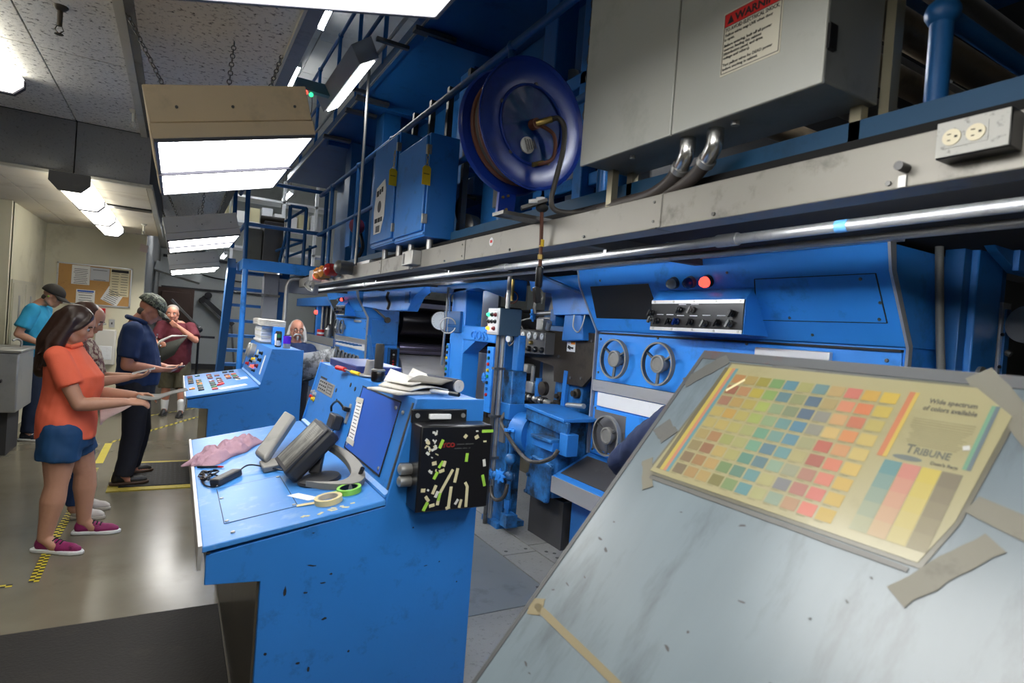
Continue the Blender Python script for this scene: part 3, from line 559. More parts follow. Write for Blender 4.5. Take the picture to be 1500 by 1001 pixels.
for (f, mm) in ((.01, TC), (.985, TC)): l, r = a.lerp(d2, f), b.lerp(c2, f); MB().obox(l.lerp(r, .5) + SN * .0014, (r - l) * .62, SX * .012, SN * .0004).build('tape_strip', mat('clear_yellowed_tape', (.55, .53, .45), .4), nt, smooth=False)
# on the top shelf of the near console
t = thing('flashlight', 'black flashlight standing on its head on the near console', 'flashlight', (.86, 2.78, ZTA))
MB().lathe((.86, 2.78, ZTA), (0, 0, 1), [(.031, 0), (.033, .004), (.033, .038), (.030, .05), (.021, .062)], 24).build('head', BLACK, t); MB().lathe((.86, 2.78, ZTA), (0, 0, 1), [(.0215, .058), (.0215, .175), (.018, .182)], 24).build('barrel', RUBBER, t); MB().lathe((.86, 2.78, ZTA), (0, 0, 1), [(.0325, .048), (.034, .049), (.034, .056), (.024, .06)], 24).build('collar', STEEL, t)
def folded_paper(name, label, layers, cat='newspaper', m=NEWS, back=None):
    """folded newspaper: each layer = list of 4 corner points; bent sheets with thickness"""
    t = thing(name, label, cat, layers[0][0])
    for L in layers:
        p = [Vector(x) for x in L[:4]]; lift = L[4] if len(L) > 4 else 0.; mb = MB(); n = 10
        for i in range(n + 1):
            f = i / n
            for j in range(5):
                g = j / 4; q = p[0].lerp(p[1], f).lerp(p[3].lerp(p[2], f), g); mb.v.append((q.x, q.y, q.z + lift * math.sin(math.pi * f) * (1 - .3 * g)))
        for i in range(n):
            for j in range(4): a = i * 5 + j; mb.face(a, a + 5, a + 6, a + 1)
        o = mb.build('sheet', L[5] if len(L) > 5 else m, t); sf = o.modifiers.new('solid', 'SOLIDIFY'); sf.thickness = L[6] if len(L) > 6 else .004; sf.offset = 1
    return t
z = ZTA + .002; DARKN = mat('dark_newsprint', (.12, .11, .09), .8, dirt='4a4438', dscale=12, damt=.6)
folded_paper('folded_newspaper', 'untidy folded newspapers lying across the near console top', [
    [(.70, 2.40, z + .012), (1.06, 2.62, z), (1.10, 2.40, z), (.78, 2.24, z + .008), .0, NEWS, .010],
    [(.76, 2.44, z + .018), (.98, 2.68, z + .012), (1.04, 2.34, z + .014), (.84, 2.27, z + .016), .02, NEWS, .006],
    [(.80, 2.46, z + .034), (.99, 2.66, z + .03), (1.08, 2.44, z + .034), (.85, 2.29, z + .036), .016, NEWS, .004],
    [(.86, 2.36, z + .045), (1.02, 2.56, z + .05), (1.12, 2.40, z + .046), (.98, 2.28, z + .044), .012, DARKN, .005],
    [(.80, 2.50, z + .03), (.86, 2.60, z + .075), (.93, 2.47, z + .05), (.85, 2.40, z + .035), .0, NEWS, .003],
    [(.92, 2.56, z + .03), (.99, 2.66, z + .078), (1.04, 2.50, z + .05), (.97, 2.44, z + .035), .0, NEWS, .003]])
t = thing('white_marker', 'white marker pen with black cap at the console top edge', 'pen', (1.0, 2.25, ZTA)); MB().cyl((.955, 2.33, ZTA + .012), (1.0, 2.235, ZTA + .012), .0085, n=12).build('barrel', WHITE, t); MB().cyl((1.0, 2.235, ZTA + .012), (1.022, 2.19, ZTA + .012), .009, n=12).build('cap', BLACK, t)
t = thing('rolled_paper', 'dark rolled paper tube behind the newspapers on the near console', 'paper roll', (1.06, 2.5, ZTA)); MB().cyl((1.0, 2.66, ZTA + .032), (1.085, 2.34, ZTA + .032), .030, n=18).build('roll', mat('dark_cloth', (.015, .02, .04), .8), t); MB().cyl((1.085, 2.34, ZTA + .032), (1.087, 2.332, ZTA + .032), .027, n=18).build('roll_end', NEWS, t)
t = thing('parts_tray', 'dark blue tray with small tools on the near console top', 'tray', (.95, 3.3, ZTA)); B((.84, 3.1, ZTA), (1.09, 3.72, ZTA + .045)).build('tray', mat('navy_tray', (.01, .025, .14), .4), t, bev=.006)
t = thing('red_screwdriver', 'screwdriver with red and yellow handle on the near console top', 'screwdriver', (.81, 3.2, ZTA)); MB().cyl((.795, 3.34, ZTA + .014), (.81, 3.22, ZTA + .014), .013, n=10).build('handle', RED, t); MB().cyl((.81, 3.22, ZTA + .014), (.82, 3.12, ZTA + .012), .004, n=8).build('shank', STEEL, t); MB().cyl((.82, 3.12, ZTA + .011), (.835, 3.02, ZTA + .010), .010, n=8).build('tip_cover', YELLOW, t)
t = thing('brush_cup', 'grey paint brush standing behind the flashlight', 'brush', (.90, 2.98, ZTA)); MB().lathe((.88, 2.98, ZTA), (0, 0, 1), [(.036, 0), (.030, .04), (.024, .085), (.018, .09)], 12).build('bristles', mat('grey_bristle', (.22, .21, .2), .9, bump=.4), t); MB().tube([(.88, 2.98, ZTA + .085), (.872, 2.985, ZTA + .15), (.86, 2.99, ZTA + .215)], [.014, .011, .009], 8).build('handle', BLUED, t)
t = thing('metal_lid', 'round grey metal lid on the near console top', 'lid', (.87, 2.96, ZTA)); MB().torus((.90, 3.0, ZTA + .006), (0, 0, 1), .062, .006).build('rim', STEEL, t); MB().cyl((.90, 3.0, ZTA), (.90, 3.0, ZTA + .003), .06, n=28).build('disc', STEEL, t)

# ---- far console
ZFB, ZTB = .812, 1.285; ZDB = ZFB + .108
cB = console(6.10, 7.96, 'blue press console further down the aisle with rows of coloured buttons', ZTB, ZFB, kick=mat('bare_kick_panel', (.20, .17, .12), .35, .5, dirt='2a1c10', dscale=7, damt=.6, stretch=(1, 1, .3)))
def spB(y, z, h=0.): return slopept(y, z, ZDB, ZTB, h)
dB = lambda x, y, h=0.: deskpt(x, y, ZFB, h)
random.seed(5)
pal = [BLACK, BLACK, DGREEN, DGREEN, RED, DRED, ORANGE, GREEN, BLACK]
for gi, gx in enumerate((.17, .245, .36, .435, .53, .60)):
    for r in range(9):
        y = 7.75 - r * .165 - (.08 if gi in (2, 3) else 0)
        if random.random() < .22 or (gi > 3 and r > 4): continue
        mm = random.choice(pal); mb = MB(); mb.obox(dB(gx, y, .006), DX * .026, (0, .05, 0), DN * .006); mb.build('key_block', mm, cB, bev=.003)
        if random.random() < .5: MB().obox(dB(gx - .012, y - .02, .0135), DX * .010, (0, .024, 0), DN * .0015).build('key_cap', random.choice((WHITE, ORANGE, DGREEN, RED)), cB)
for (x, y, mm) in ((.43, 6.62, RED), (.41, 6.58, RED)): MB().lathe(dB(x, y), DN, [(.022, 0), (.022, .012), (.016, .018), (.0, .02)], 14).build('stop_button', mm, cB)
tag(MB().obox(dB(.52, 6.33, .0015), (.12, .02, .0213), (-.01, .055, 0), DN * .001).build('paper_strip', PAPER, smooth=False), 'white paper strip on the near edge of the far console desk', 'paper')
t = thing('label_card', 'pale card and black pen on the far console desk', 'card', dB(.63, 6.9)); MB().obox(dB(.64, 6.92, .003), DX * .06, (0, .09, 0), DN * .002).build('card', WHITE, t); MB().cyl(dB(.57, 7.02, .009), dB(.62, 6.84, .009), .008, n=8).build('pen', BLACK, t)
for (y, z, mm, r) in ((7.55, 1.02, RED, .022), (7.15, 1.10, YELLOW, .024), (7.05, 1.03, LAMPR, .02), (6.75, 1.06, DRED, .022), (7.3, 1.07, BLACK, .02), (6.95, 1.15, BLACK, .018), (6.65, 1.13, BLACK, .022), (6.85, 1.0, BLACK, .016), (7.2, 1.0, STEEL, .016), (6.7, 1.20, BLACK, .02), (7.0, 1.09, STEEL, .016)): MB().lathe(spB(y, z), SN, [(r, 0), (r, .012), (r * .7, .016), (r * .7, .035), (r * .5, .038)], 14).build('push_button', mm, cB)
for y in (7.62, 7.40): MB().lathe(spB(y, 1.175), SN, [(.085, 0), (.085, .05), (.075, .06), (.02, .064)], 24, up=(0, 1, 0)).build('dial_drum', STEEL, cB)
m = MB(); onslope(m, 6.44, 1.10, .08, .20, .003, spB); m.build('label_strip', WHITE, cB)
m = MB(); onslope(m, 7.1, 1.19, .10, .05, .004, spB); m.build('meter_plate', TC, cB)
# books, cans and newspapers on the far console
bx_ = thing('box_of_forms', 'stack of worn white forms beside a blue carton on the far console', 'paper stack', (.95, 7.4, ZTB))
random.seed(2)
for i in range(9): B((.83 + random.uniform(-.01, .01), 7.15 + random.uniform(-.01, .01), ZTB + i * .022), (.95, 7.75, ZTB + i * .022 + .02)).build('form_pad', WHITE if i % 3 else TW, bx_)
t = thing('blue_carton', 'small blue carton with pale print between the forms and the can', 'box', (.98, 7.1, ZTB)); B((.94, 7.0, ZTB), (1.06, 7.14, ZTB + .20)).build('carton', BLUE, t, bev=.003); B((.955, 6.998, ZTB + .05), (1.0, 7.0, ZTB + .12)).build('carton_print', WHITE, t)
folded_paper('newspaper_stack', 'folded newspapers on top of the paper stack on the far console', [[(.80, 7.05, ZTB + .215 + k * .014), (.80, 7.72, ZTB + .215 + k * .014), (1.06, 7.74, ZTB + .212 + k * .014), (1.07, 7.0, ZTB + .206 + k * .014), .012, NEWS, .008] for k in range(5)])
t = thing('energy_drink_can', 'black drink can with white and green label on the far console', 'can', (.93, 6.52, ZTB)); MB().lathe((.93, 6.52, ZTB), (0, 0, 1), [(.026, 0), (.033, .008), (.033, .15), (.027, .163), (.027, .166), (.02, .163)], 24).build('can_body', BLACK, t)
for (a0, a1, z0, z1, mm) in ((3.3, 4.0, .02, .14, WHITE), (4.1, 5.2, .015, .07, PAPER), (4.2, 5.4, .10, .135, GREEN), (5.0, 5.5, .02, .05, WHITE)):
    m = MB(); n = 8
    for i in range(n + 1):
        a = a0 + (a1 - a0) * i / n; m.v += [(.93 + .0335 * math.cos(a), 6.52 + .0335 * math.sin(a), ZTB + z0), (.93 + .0335 * math.cos(a), 6.52 + .0335 * math.sin(a), ZTB + z1)]
    for i in range(n): m.face(2 * i, 2 * i + 2, 2 * i + 3, 2 * i + 1)
    m.build('can_print', mm, t)
t = thing('glass_mug', 'clear glass jar with a violet sleeve next to the drink can', 'jar', (.99, 6.35, ZTB)); MB().lathe((.99, 6.35, ZTB), (0, 0, 1), [(.034, 0), (.036, .004), (.036, .05), (.033, .05), (.033, .008)], 20).build('glass_base', mat('cloudy_glass', (.6, .62, .62), .15, trans=.6), t); MB().lathe((.99, 6.35, ZTB), (0, 0, 1), [(.036, .048), (.038, .05), (.038, .125), (.034, .128), (.034, .052)], 20).build('violet_sleeve', mat('violet_plastic', (.10, .02, .55), .25), t); MB().lathe((.99, 6.35, ZTB), (0, 0, 1), [(.03, .126), (.03, .14), (.0, .142)], 16).build('lid', STEELD, t)

# ---------------------------------------------------------------- slanted reading board in the right foreground
A50 = math.radians(50); BO = Vector((1.256, 1.125, 1.608)); BU = Vector((0, -1, 0)); BV = Vector((-math.cos(A50), 0, -math.sin(A50))); BN = Vector((-math.sin(A50), 0, math.cos(A50)))
def bp(u, v, h=0.): return BO + BU * u + BV * v + BN * h
BOARD = mat('scuffed_pale_laminate', (.125, .158, .178), .31, .0, dirt='262828', dscale=4, damt=.75, bump=.06, bscale=7, var=.35, coat=.0, stretch=(.6, 2.2, .6), thr=(.50, .78))
bd = thing('reading_board', 'large slanted pale blue-grey reading board in the right foreground', 'desk', (.9, .6, 0))
MB().obox(bp(.8, .53, -.009), BU * .80, BV * .53, BN * .009).build('board_sheet', BOARD, bd, bev=.003)
EDGE = mat('worn_edge', (.055, .058, .06), .5, dirt='5a2418', dscale=9, damt=.7)
MB().obox(bp(-.002, .53, -.010), BU * .006, BV * .532, BN * .012).build('end_trim', EDGE, bd); MB().obox(bp(.8, .012, .0006), BU * .80, BV * .014, BN * .0012).build('top_trim', EDGE, bd); MB().obox(bp(.8, 1.062, -.012), BU * .80, BV * .008, BN * .03).build('ledge', STEELD, bd)
MB().prism([(1.25, 1.56), (1.32, 1.60), (1.34, 0), (.62, 0), (.60, .76)], .95, 1.05).build('side_frame', BLUED, bd); MB().prism([(1.25, 1.56), (1.32, 1.60), (1.34, 0), (.62, 0), (.60, .76)], -.42, -.32).build('side_frame', BLUED, bd)
GT = mat('old_grey_tape', (.115, .108, .078), .5, dirt='2c281e', dscale=14, damt=.5)
random.seed(21)
def gtape(u0, v0, u1, v1, w, m=GT, h=.0014):
    """ragged strip of old tape"""
    a, b = Vector((u0, v0)), Vector((u1, v1)); d = (b - a); n = Vector((-d.y, d.x)).normalized() * w / 2; k = 9; L, R = [], []
    for i in range(k + 1):
        p = a + d * i / k; j = random.uniform(.86, 1.1); L.append(p + n * j); R.append(p - n * random.uniform(.86, 1.1))
    mb = MB(); mb.prism([(p.x, p.y) for p in L + R[::-1]], 0, .0006, 'z'); mb.v = [tuple(bp(x, y, h + zz)) for x, y, zz in mb.v]; return mb.build('tape_strip', m, bd, smooth=False)
gtape(.625, .0, .78, .16, .045); gtape(.66, .45, .745, .315, .038); gtape(.70, .262, 1.2, .40, .035); gtape(.02, .79, .5, .815, .016, mat('tan_tape', (.17, .14, .075), .5), .001); gtape(.015, .775, .03, .81, .04, MATS['tan_tape'], .001)
gtape(-.0, .115, .085, .02, .04, mat('dirty_clear_tape', (.085, .085, .078), .4, dirt='2a2826', dscale=20, damt=.6)); gtape(.02, .255, .07, .285, .05, MATS['dirty_clear_tape']); gtape(.05, .36, .105, .43, .03); gtape(.22, .032, .5, .036, .012, MATS['dirty_clear_tape']); gtape(.09, .40, .66, .402, .010, MATS['dirty_clear_tape'])
SM = mat('black_smudge', (.045, .045, .045), .6)
for k in range(34):
    u, v = random.uniform(.03, .95), random.uniform(.43, 1.0); a = random.uniform(-.6, .6); L = random.choice((.003, .004, .005, .008)); w = random.uniform(.0012, .0035); d = Vector((math.cos(a), math.sin(a))); n = Vector((-d.y, d.x)); mb = MB()
    mb.v = [tuple(bp(u + (d.x * math.cos(t) * L + n.x * math.sin(t) * w) * (1 + .3 * math.sin(3 * t + k)), v + (d.y * math.cos(t) * L + n.y * math.sin(t) * w), .0006)) for t in [2 * math.pi * i / 9 for i in range(9)]]; mb.face(*range(9)); mb.build('smudge', SM, bd, smooth=False)
# the colour chart page
ch = thing('colour_chart', 'yellowed newspaper colour chart taped under film on the slanted board', 'poster', bp(.4, .2))
YP = mat('yellowed_newsprint', (.235, .212, .112), .35, dirt='5e5630', dscale=5, damt=.4, var=.1, coat=.25)
def cp(u, v, h): return bp(u + (.20 - v) * .06 * 0, v, h)
pg = [(.108, .036), (.635, .034), (.700, .086), (.690, .30), (.668, .386), (.08, .386)]
def sheet(pts, h, th, name, m, parent): mb = MB(); mb.prism(pts, 0, th, 'z'); mb.v = [tuple(bp(x, y, h + zz)) for x, y, zz in mb.v]; return mb.build(name, m, parent, smooth=False)
sheet([(.100, .030), (.637, .028), (.708, .084), (.697, .30), (.675, .394), (.072, .394)], .0012, .0006, 'film_sheet', mat('grey_film', (.10, .095, .07), .3), ch)
sheet(pg, .0022, .0006, 'page', YP, ch)
def ink(name, col):
    c = lin(col); pw = (.42, .365, .16); return mat('print_' + name, tuple((.86 * a + .14 * b) * .58 for a, b in zip(c[:3], pw)), .45, var=.05, coat=.15)
for (u, w, c) in ((.098, .012, ink('black', (.10, .085, .05))), (.1095, .011, ink('yellow', (.55, .43, .06))), (.1195, .010, ink('magenta', (.55, .20, .12))), (.1285, .009, ink('cyan', (.07, .27, .33)))):
    sheet([(u + .004 - w / 2, .05), (u + .004 + w / 2, .05), (u + w / 2, .374), (u - w / 2, .374)], .003, .0003, 'colour_bar', c, ch)
cols = ['a8703c a08848 8c8420 5c8c50 2c7890 9a9858 4c7c84 ae9058 c05a50 c09428 c8a828', '8c4838 a8744c a89828 74984c 3c7080 80885c 2c5878 a08c58 cc7858 cc6838 bca438', '946050 a88848 a49444 98a84c 7c9470 6c7c60 2c5478 7c7c78 c49460 b85c40 b0a050', 'b09c54 b48c3c a89c50 94a450 7c9870 4c8488 2c7494 808078 c8a864 cc7c44 c0a858', 'ac9c58 b09c54 a49c54 989c60 4c8c74 5c8c88 3c7c94 94946c ae4840 c48858 c4ac60', 'a08c54 9c6c44 909450 9c9c60 58947c 386c84 4c8890 a49c68 9c4440 cc6c54 c8a850', '84744c 845038 b09854 a09c5c 387c70 3c6c7c 7c9c88 8c9078 a0685c cc6c5c c4a044', '745c44 94683c ae8c50 587c4c 3c7468 44848c a4a068 686c78 a4605c c8605c c0a044', '645440 a07c48 a88c50 686428 648450 34808c a0a068 7c9484 a87c5c d06458 bc9c34']
nr = len(cols); U0, V0, DU, DV = .140, .068, .0352, .0345
for r, row in enumerate(cols):
    for c, h in enumerate(row.split()):
        u, v = U0 + c * DU, V0 + r * DV; sheet([(u, v), (u + .0305, v), (u + .0305, v + .0262), (u, v + .0262)], .003, .0003, 'swatch', ink(h, h), ch)
m = MB()
for r in range(nr):
    for c in range(11): u, v = U0 + c * DU, V0 + r * DV + .0290; m.obox(bp(u + .009, v, .0032), BU * .008, BV * .0009, BN * .0002)
for i in range(4): m.obox(bp(.612, .118 + i * .0055, .0032), BU * .048, BV * .0008, BN * .0002)
for i in range(9): m.obox(bp(.610 + .004 * random.random(), .139 + i * .0045, .0032), BU * (.045 - .004 * (i % 3)), BV * .0007, BN * .0002)
m.build('small_print', mat('faded_ink', (.185, .165, .085), .6), ch, smooth=False, kind='stuff')
sheet([(.536, .06), (.546, .06), (.546, .212), (.536, .212)], .003, .0003, 'colour_bar', ink('red', (.55, .14, .05)), ch); sheet([(.546, .06), (.553, .06), (.553, .212), (.546, .212)], .003, .0003, 'colour_bar', ink('amber', (.60, .42, .05)), ch)
sheet([(.668, .07), (.674, .07), (.674, .206), (.668, .206)], .003, .0003, 'colour_bar', ink('green', (.10, .32, .20)), ch); sheet([(.674, .07), (.680, .07), (.680, .206), (.674, .206)], .003, .0003, 'colour_bar', ink('navy', (.06, .12, .18)), ch)
fade = lambda a, k: tuple(x * (1 - k) + y * k for x, y in zip(a, (.50, .44, .22)))
for i, c in enumerate(((.05, .22, .25), (.55, .17, .14), (.55, .43, .04), (.13, .105, .065))):
    for j in range(5):
        u0 = .553 + i * .0305; v0 = .217 + j * .030; sheet([(u0, v0), (u0 + .0290, v0), (u0 + .0290, v0 + .030), (u0, v0 + .030)], .003, .0003, 'tint_bar', ink('tint%d%d' % (i, j), fade(c, j * (.17 if i != 3 else .08))), ch)
TI = mat('text_ink', (.05, .045, .03), .6); UPB = -BV
text('Wide spectrum', .0145, bp(.612, .080, .003), BU, UPB, TI, ch, 'headline', 'CENTER', .0002, .0004, .82); text('of colors available', .0145, bp(.612, .097, .003), BU, UPB, TI, ch, 'headline', 'CENTER', .0002, .0004, .80)
text('T', .026, bp(.576, .194, .003), BU, UPB, ink('steel_blue', (.05, .07, .08)), ch, 'masthead', 'LEFT', .0002, .0004, .85); text('RIBUNE', .020, bp(.590, .194, .003), BU, UPB, MATS['print_steel_blue'], ch, 'masthead', 'LEFT', .0002, .0004, .82)
mb = MB(); mb.v = [tuple(bp(.585 + .024 * math.cos(t), .2055 + .0055 * math.sin(t), .003)) for t in [2 * math.pi * i / 24 for i in range(24)]]; mb.face(*range(24)); mb.build('oval_logo', ink('logo', (.09, .13, .15)), ch, smooth=False)
text("Dom's Rags", .0085, bp(.642, .2085, .003), BU, UPB, TI, ch, 'small_logo', 'CENTER', .0002, .0003)
sheet([(.140, .118), (.172, .078), (.176, .084), (.144, .124)], .0032, .0004, 'clear_tape_scrap', mat('glossy_tape', (.62, .55, .32), .2), ch); sheet([(.655, .162), (.664, .158), (.667, .167), (.658, .170)], .0032, .0012, 'grey_chip', STEEL, ch)
# ---------------------------------------------------------------- press control hoods (one near, one further along)
V = Vector
def lampdome(o, d, r, lens, parent, name='pilot_lamp', base=STEELD):
    b = MB().lathe(o, d, [(r * 1.05, 0), (r * 1.05, r * .5), (r * .95, r * .7)], 18).build(name, base, parent)
    MB().lathe(o, d, [(r * .92, r * .65), (r * .9, r * 1.2), (r * .62, r * 1.7), (r * .1, r * 1.95)], 18).build('lamp_lens', lens, b); return b
def handwheel(o, d, R, parent, m=PLASTG, name='handwheel', depth=.08):
    """spoked handwheel standing off its panel on a hub"""
    o = V(o); a, u, d = basis(d); w = MB(); w.lathe(o, d, [(R * .94, depth * .62), (R, depth * .62), (R, depth), (R * .92, depth), (R * .92, depth * .97), (R * .94, depth * .93), (R * .94, depth * .62)], 40)
    h = w.build(name, m, parent); MB().lathe(o, d, [(R * .925, depth * .62), (R * .94, depth * .62), (R * .94, depth * .92), (R * .925, depth * .96), (R * .925, depth * .62)], 40).build('rim_shade', STEELD, h); c = MB(); c.lathe(o, d, [(R * .30, 0), (R * .30, depth * .5), (R * .42, depth * .55), (R * .42, depth * .9), (R * .34, depth * .95), (R * .30, depth * .86), (.004, depth * .86)], 26); c.build('hub', m, h)  # darker ring puts the shade inside the deep rim into colour
    sp = MB()
    for k in range(3): t = 2 * math.pi * k / 3 + .5; e = a * math.cos(t) + u * math.sin(t); sp.bar(o + e * R * .36 + d * depth * .62, o + e * R * .96 + d * depth * .68, .022, .012)
    sp.build('spokes', STEELD, h); return h
CLEAR = mat('smoked_lens', (.45, .47, .42), .12); BLENS = mat('blue_lens', (.004, .025, .16), .12)
HS = V((.19, 0, -.32)).normalized(); HNn = V((-.32, 0, -.19)).normalized()            # down the hood slope; its outward normal
def hood_unit(y0, label, near=True):
    y1 = y0 + 2.18; t = thing('press_control_hood', label, 'press unit', (2.9, (y0 + y1) / 2, 0)); Y = lambda v: y0 + (v - 1.37)
    MB().prism([(2.552, 2.115), (2.582, 2.0), (2.77, 1.683), (3.32, 1.683), (3.32, 2.115)], y0, y1).build('hood_shell', BLUE, t, bev=.004)
    B((2.785, y0 + .01, .45), (3.32, y1 - .01, 1.683)).build('cabinet_body', BLUE, t)
    B((2.77, y0 + .02, 1.315), (2.787, y1 - .02, 1.66)).build('wheel_panel', BLUE, t, bev=.003); B((2.76, y0 + .02, 1.66), (2.80, y1 - .02, 1.672)).build('shadow_gap', INK, t)
    B((2.762, y0, 1.228), (2.79, y1, 1.312)).build('steel_band', ALU, t, bev=.003); B((2.772, y0 + .05, 1.122), (2.79, y1 - .06, 1.222)).build('white_band', WHITE, t)
    B((2.77, y0 + .02, .76), (2.788, y1 - .02, 1.112)).build('lower_panel', BLUE, t, bev=.003); B((2.766, Y(3.15), .80), (2.772, Y(3.50), 1.09)).build('grey_inset', mat('grey_inset_panel', (.12, .12, .125), .5), t)
    for ya, yb in ((y0 - .012, y0), (y1, y1 + .012)):
        MB().prism([(2.545, 2.12), (2.574, 1.998), (2.76, 1.68), (2.76, .75), (2.79, .75), (2.79, 1.69), (2.612, 2.0), (2.59, 2.12)], ya, yb).build('edge_trim', ALU, t)
    B((2.50, y0 - .05, 2.115), (2.58, y1 + .05, 2.135)).build('top_rail', ALU, t)
    # sloped work shelf on a plinth
    MB().prism([(2.46, .595), (2.78, .752), (2.78, .60), (2.50, .455), (2.462, .47)], y0, y1).build('work_shelf', BLUE2, t, bev=.005)
    B((2.452, y0, .475), (2.463, y1, .592)).build('shelf_edge', ALU, t)
    sh = V((.32, 0, .157)).normalized(); sn = V((-sh.z, 0, sh.x)); MB().obox(V((2.62, (y0 + y1) / 2, .6745)) + sn * .002, sh * .13, (0, 1.05, 0), sn * .002).build('shelf_mat', mat('dark_shelf_mat', (.045, .043, .045), .5, dirt='6a6868', dscale=7, damt=.4), t)
    B((2.64, y0 + .02, .006), (3.3, y1 - .02, .56)).build('plinth', BLUE2, t)
    def hs(y, z, h=0.): k = (2.0 - z) / .32; return V((2.582 + .19 * k, Y(y), z)) + HNn * h
    # black window, access door outline, lamps, switch box
    c = (hs(3.434, 2.0) + hs(2.805, 2.0) + hs(2.91, 1.775) + hs(3.507, 1.775)) / 4
    m = MB(); q = [hs(3.434, 1.995, .003), hs(2.83, 1.995, .003), hs(2.83, 1.775, .003), hs(3.50, 1.775, .003)]; m.v = [tuple(p) for p in q] + [tuple(p - HNn * .006) for p in q]
    for f in ((0, 1, 2, 3), (0, 4, 5, 1), (1, 5, 6, 2), (2, 6, 7, 3), (3, 7, 4, 0)): m.face(*f)
    m.build('dark_window', BLACK if near else STEELD, t, smooth=False)
    m = MB()
    for (ya, za, yb, zb) in ((2.04, 1.99, 1.43, 1.99), (1.43, 1.99, 1.43, 1.785), (1.43, 1.785, 2.10, 1.785), (2.04, 1.99, 2.10, 1.785)): m.bar(hs(ya, za, .001), hs(yb, zb, .001), .005, .003)
    m.build('access_door_joint', INK, t)
    for (y, z) in ((1.5, 1.97), (1.44, 1.87), (1.9, 1.80), (1.46, 1.80), (2.55, 1.9), (1.8, 1.72), (3.3, 2.03), (2.2, 2.03)): MB().lathe(hs(y, z), HNn, [(.008, 0), (.007, .004), (.001, .005)], 8).build('screw', STEELD, t)
    for y, ln in ((2.60, CLEAR), (2.468, BLENS), (2.343, LAMPR)): lampdome(hs(y, 1.993), (HNn + V((-.3, 0, .1))).normalized(), .034, ln, t)
    MB().prism([(2.56, 1.70), (2.56, 1.886), (2.612, 1.95), (2.765, 1.70)], Y(2.06), Y(2.755)).build('switch_box', BLUE, t, bev=.003)
    pn = B((2.554, Y(2.065), 1.705), (2.562, Y(2.75), 1.882)).build('switch_panel', BLACK, t)
    for z in (1.874, 1.712): B((2.552, Y(2.065), z - .011), (2.556, Y(2.75), z + .009)).build('alu_strip', ALU, pn)
    for k in range(5):
        for z in (1.874, 1.712): MB().cyl((2.553, Y(2.09 + k * .158), z), (2.549, Y(2.09 + k * .158), z), .007, n=8).build('screw', STEEL, pn)
    for (zx, zy, mm) in ((610, 735, BLACK), (720, 735, PLASTG), (400, 835, BLACK), (515, 835, BLACK), (590, 835, BLENS), (715, 835, BLACK), (840, 845, STEELD), (940, 835, BLACK), (340, 762, BLACK), (345, 822, STEELD), (1050, 762, BLACK), (1040, 840, STEELD)):
        y, z = Y(2.752 - (zx - 330) / 810 * .696), 1.884 - (zy - 650) / 265 * .18; k = MB(); k.lathe((2.554, y, z), (-1, 0, 0), [(.019, 0), (.019, .008), (.014, .010), (.014, .024), (.011, .026)], 14); o = k.build('switch_knob', mm, t)
        MB().bar((2.53, y - .010, z + .016), (2.53, y + .012, z - .020), .011, .016, up=(1, 0, 0)).build('pointer', mm, o)
    m = MB()
    for (zx, zy) in ((630, 690), (740, 690), (425, 778), (520, 778), (620, 785), (735, 785), (845, 780), (965, 780)): y, z = Y(2.752 - (zx - 330) / 810 * .696), 1.884 - (zy - 650) / 265 * .18; m.box((2.5525, y - .028, z - .002), (2.555, y + .028, z + .0025))
    m.build('switch_legends', WHITE, t, kind='stuff')
    for y in (3.255, 2.818): handwheel((2.77, Y(y), 1.487), (-1, 0, 0), .142, t, PLASTG if near else STEEL)
    handwheel((2.768, Y(3.27), .935), (-1, 0, 0), .145, t)
    if not near:
        for i, y in enumerate((2.9, 2.62, 2.35, 2.1, 1.85, 1.6)): handwheel((2.768, Y(y), .935), (-1, 0, 0), .125 if i < 2 else .10, t); B((2.62, Y(y) - .012, 1.19), (2.77, Y(y) + .012, 1.215)).build('lever', BLUED, t)
        B((2.745, Y(3.2), 1.34), (2.772, Y(3.45), 1.6)).build('meter_plate', ALU, t)
    B((2.742, Y(1.70), 1.595), (2.77, Y(2.125), 1.64)).build('pull_bar', ALU, t, bev=.004)
    for (y, z) in ((3.50, 1.62), (3.50, 1.37), (2.9, 1.655), (2.2, 1.655), (1.5, 1.5), (3.5, .79), (3.5, 1.10), (1.45, 1.62)): MB().lathe((2.77, Y(y), z), (-1, 0, 0), [(.010, 0), (.008, .006), (.001, .007)], 8).build('screw', STEELD, t)
    return t
h1 = hood_unit(1.37, 'blue press control hood with black window, signal lamps and grey handwheels')
h2 = hood_unit(9.77, 'distant blue press control hood behind the flashlight', near=False)
B((3.16, 9.745, .86), (3.36, 9.77, 1.20)).build('button_recess', BLUED, h2); B((3.2, 9.74, .88), (3.32, 9.75, 1.18)).build('button_plate', BLACK, h2)
for i, mm in enumerate((BLACK, STEEL, BLACK, DRED, RED)): MB().lathe((3.26, 9.74, 1.14 - i * .055), (0, -1, 0), [(.018, 0), (.018, .01), (.0, .014)], 10).build('push_button', mm, h2)
B((2.85, 9.75, 1.25), (3.3, 9.765, 1.66)).build('end_plate', BLUE2, h2, bev=.004); B((2.85, 9.75, .1), (3.12, 9.765, 1.2)).build('end_plate', BLUE2, h2, bev=.004)
MB().bar((2.69, 9.70, 1.97), (3.10, 9.70, 1.665), .05, .03).build('diagonal_lever', STEELD, h2); MB().cyl((3.09, 9.72, 1.67), (3.09, 9.66, 1.67), .05, n=14).build('lever_pivot', GREASE, h2)
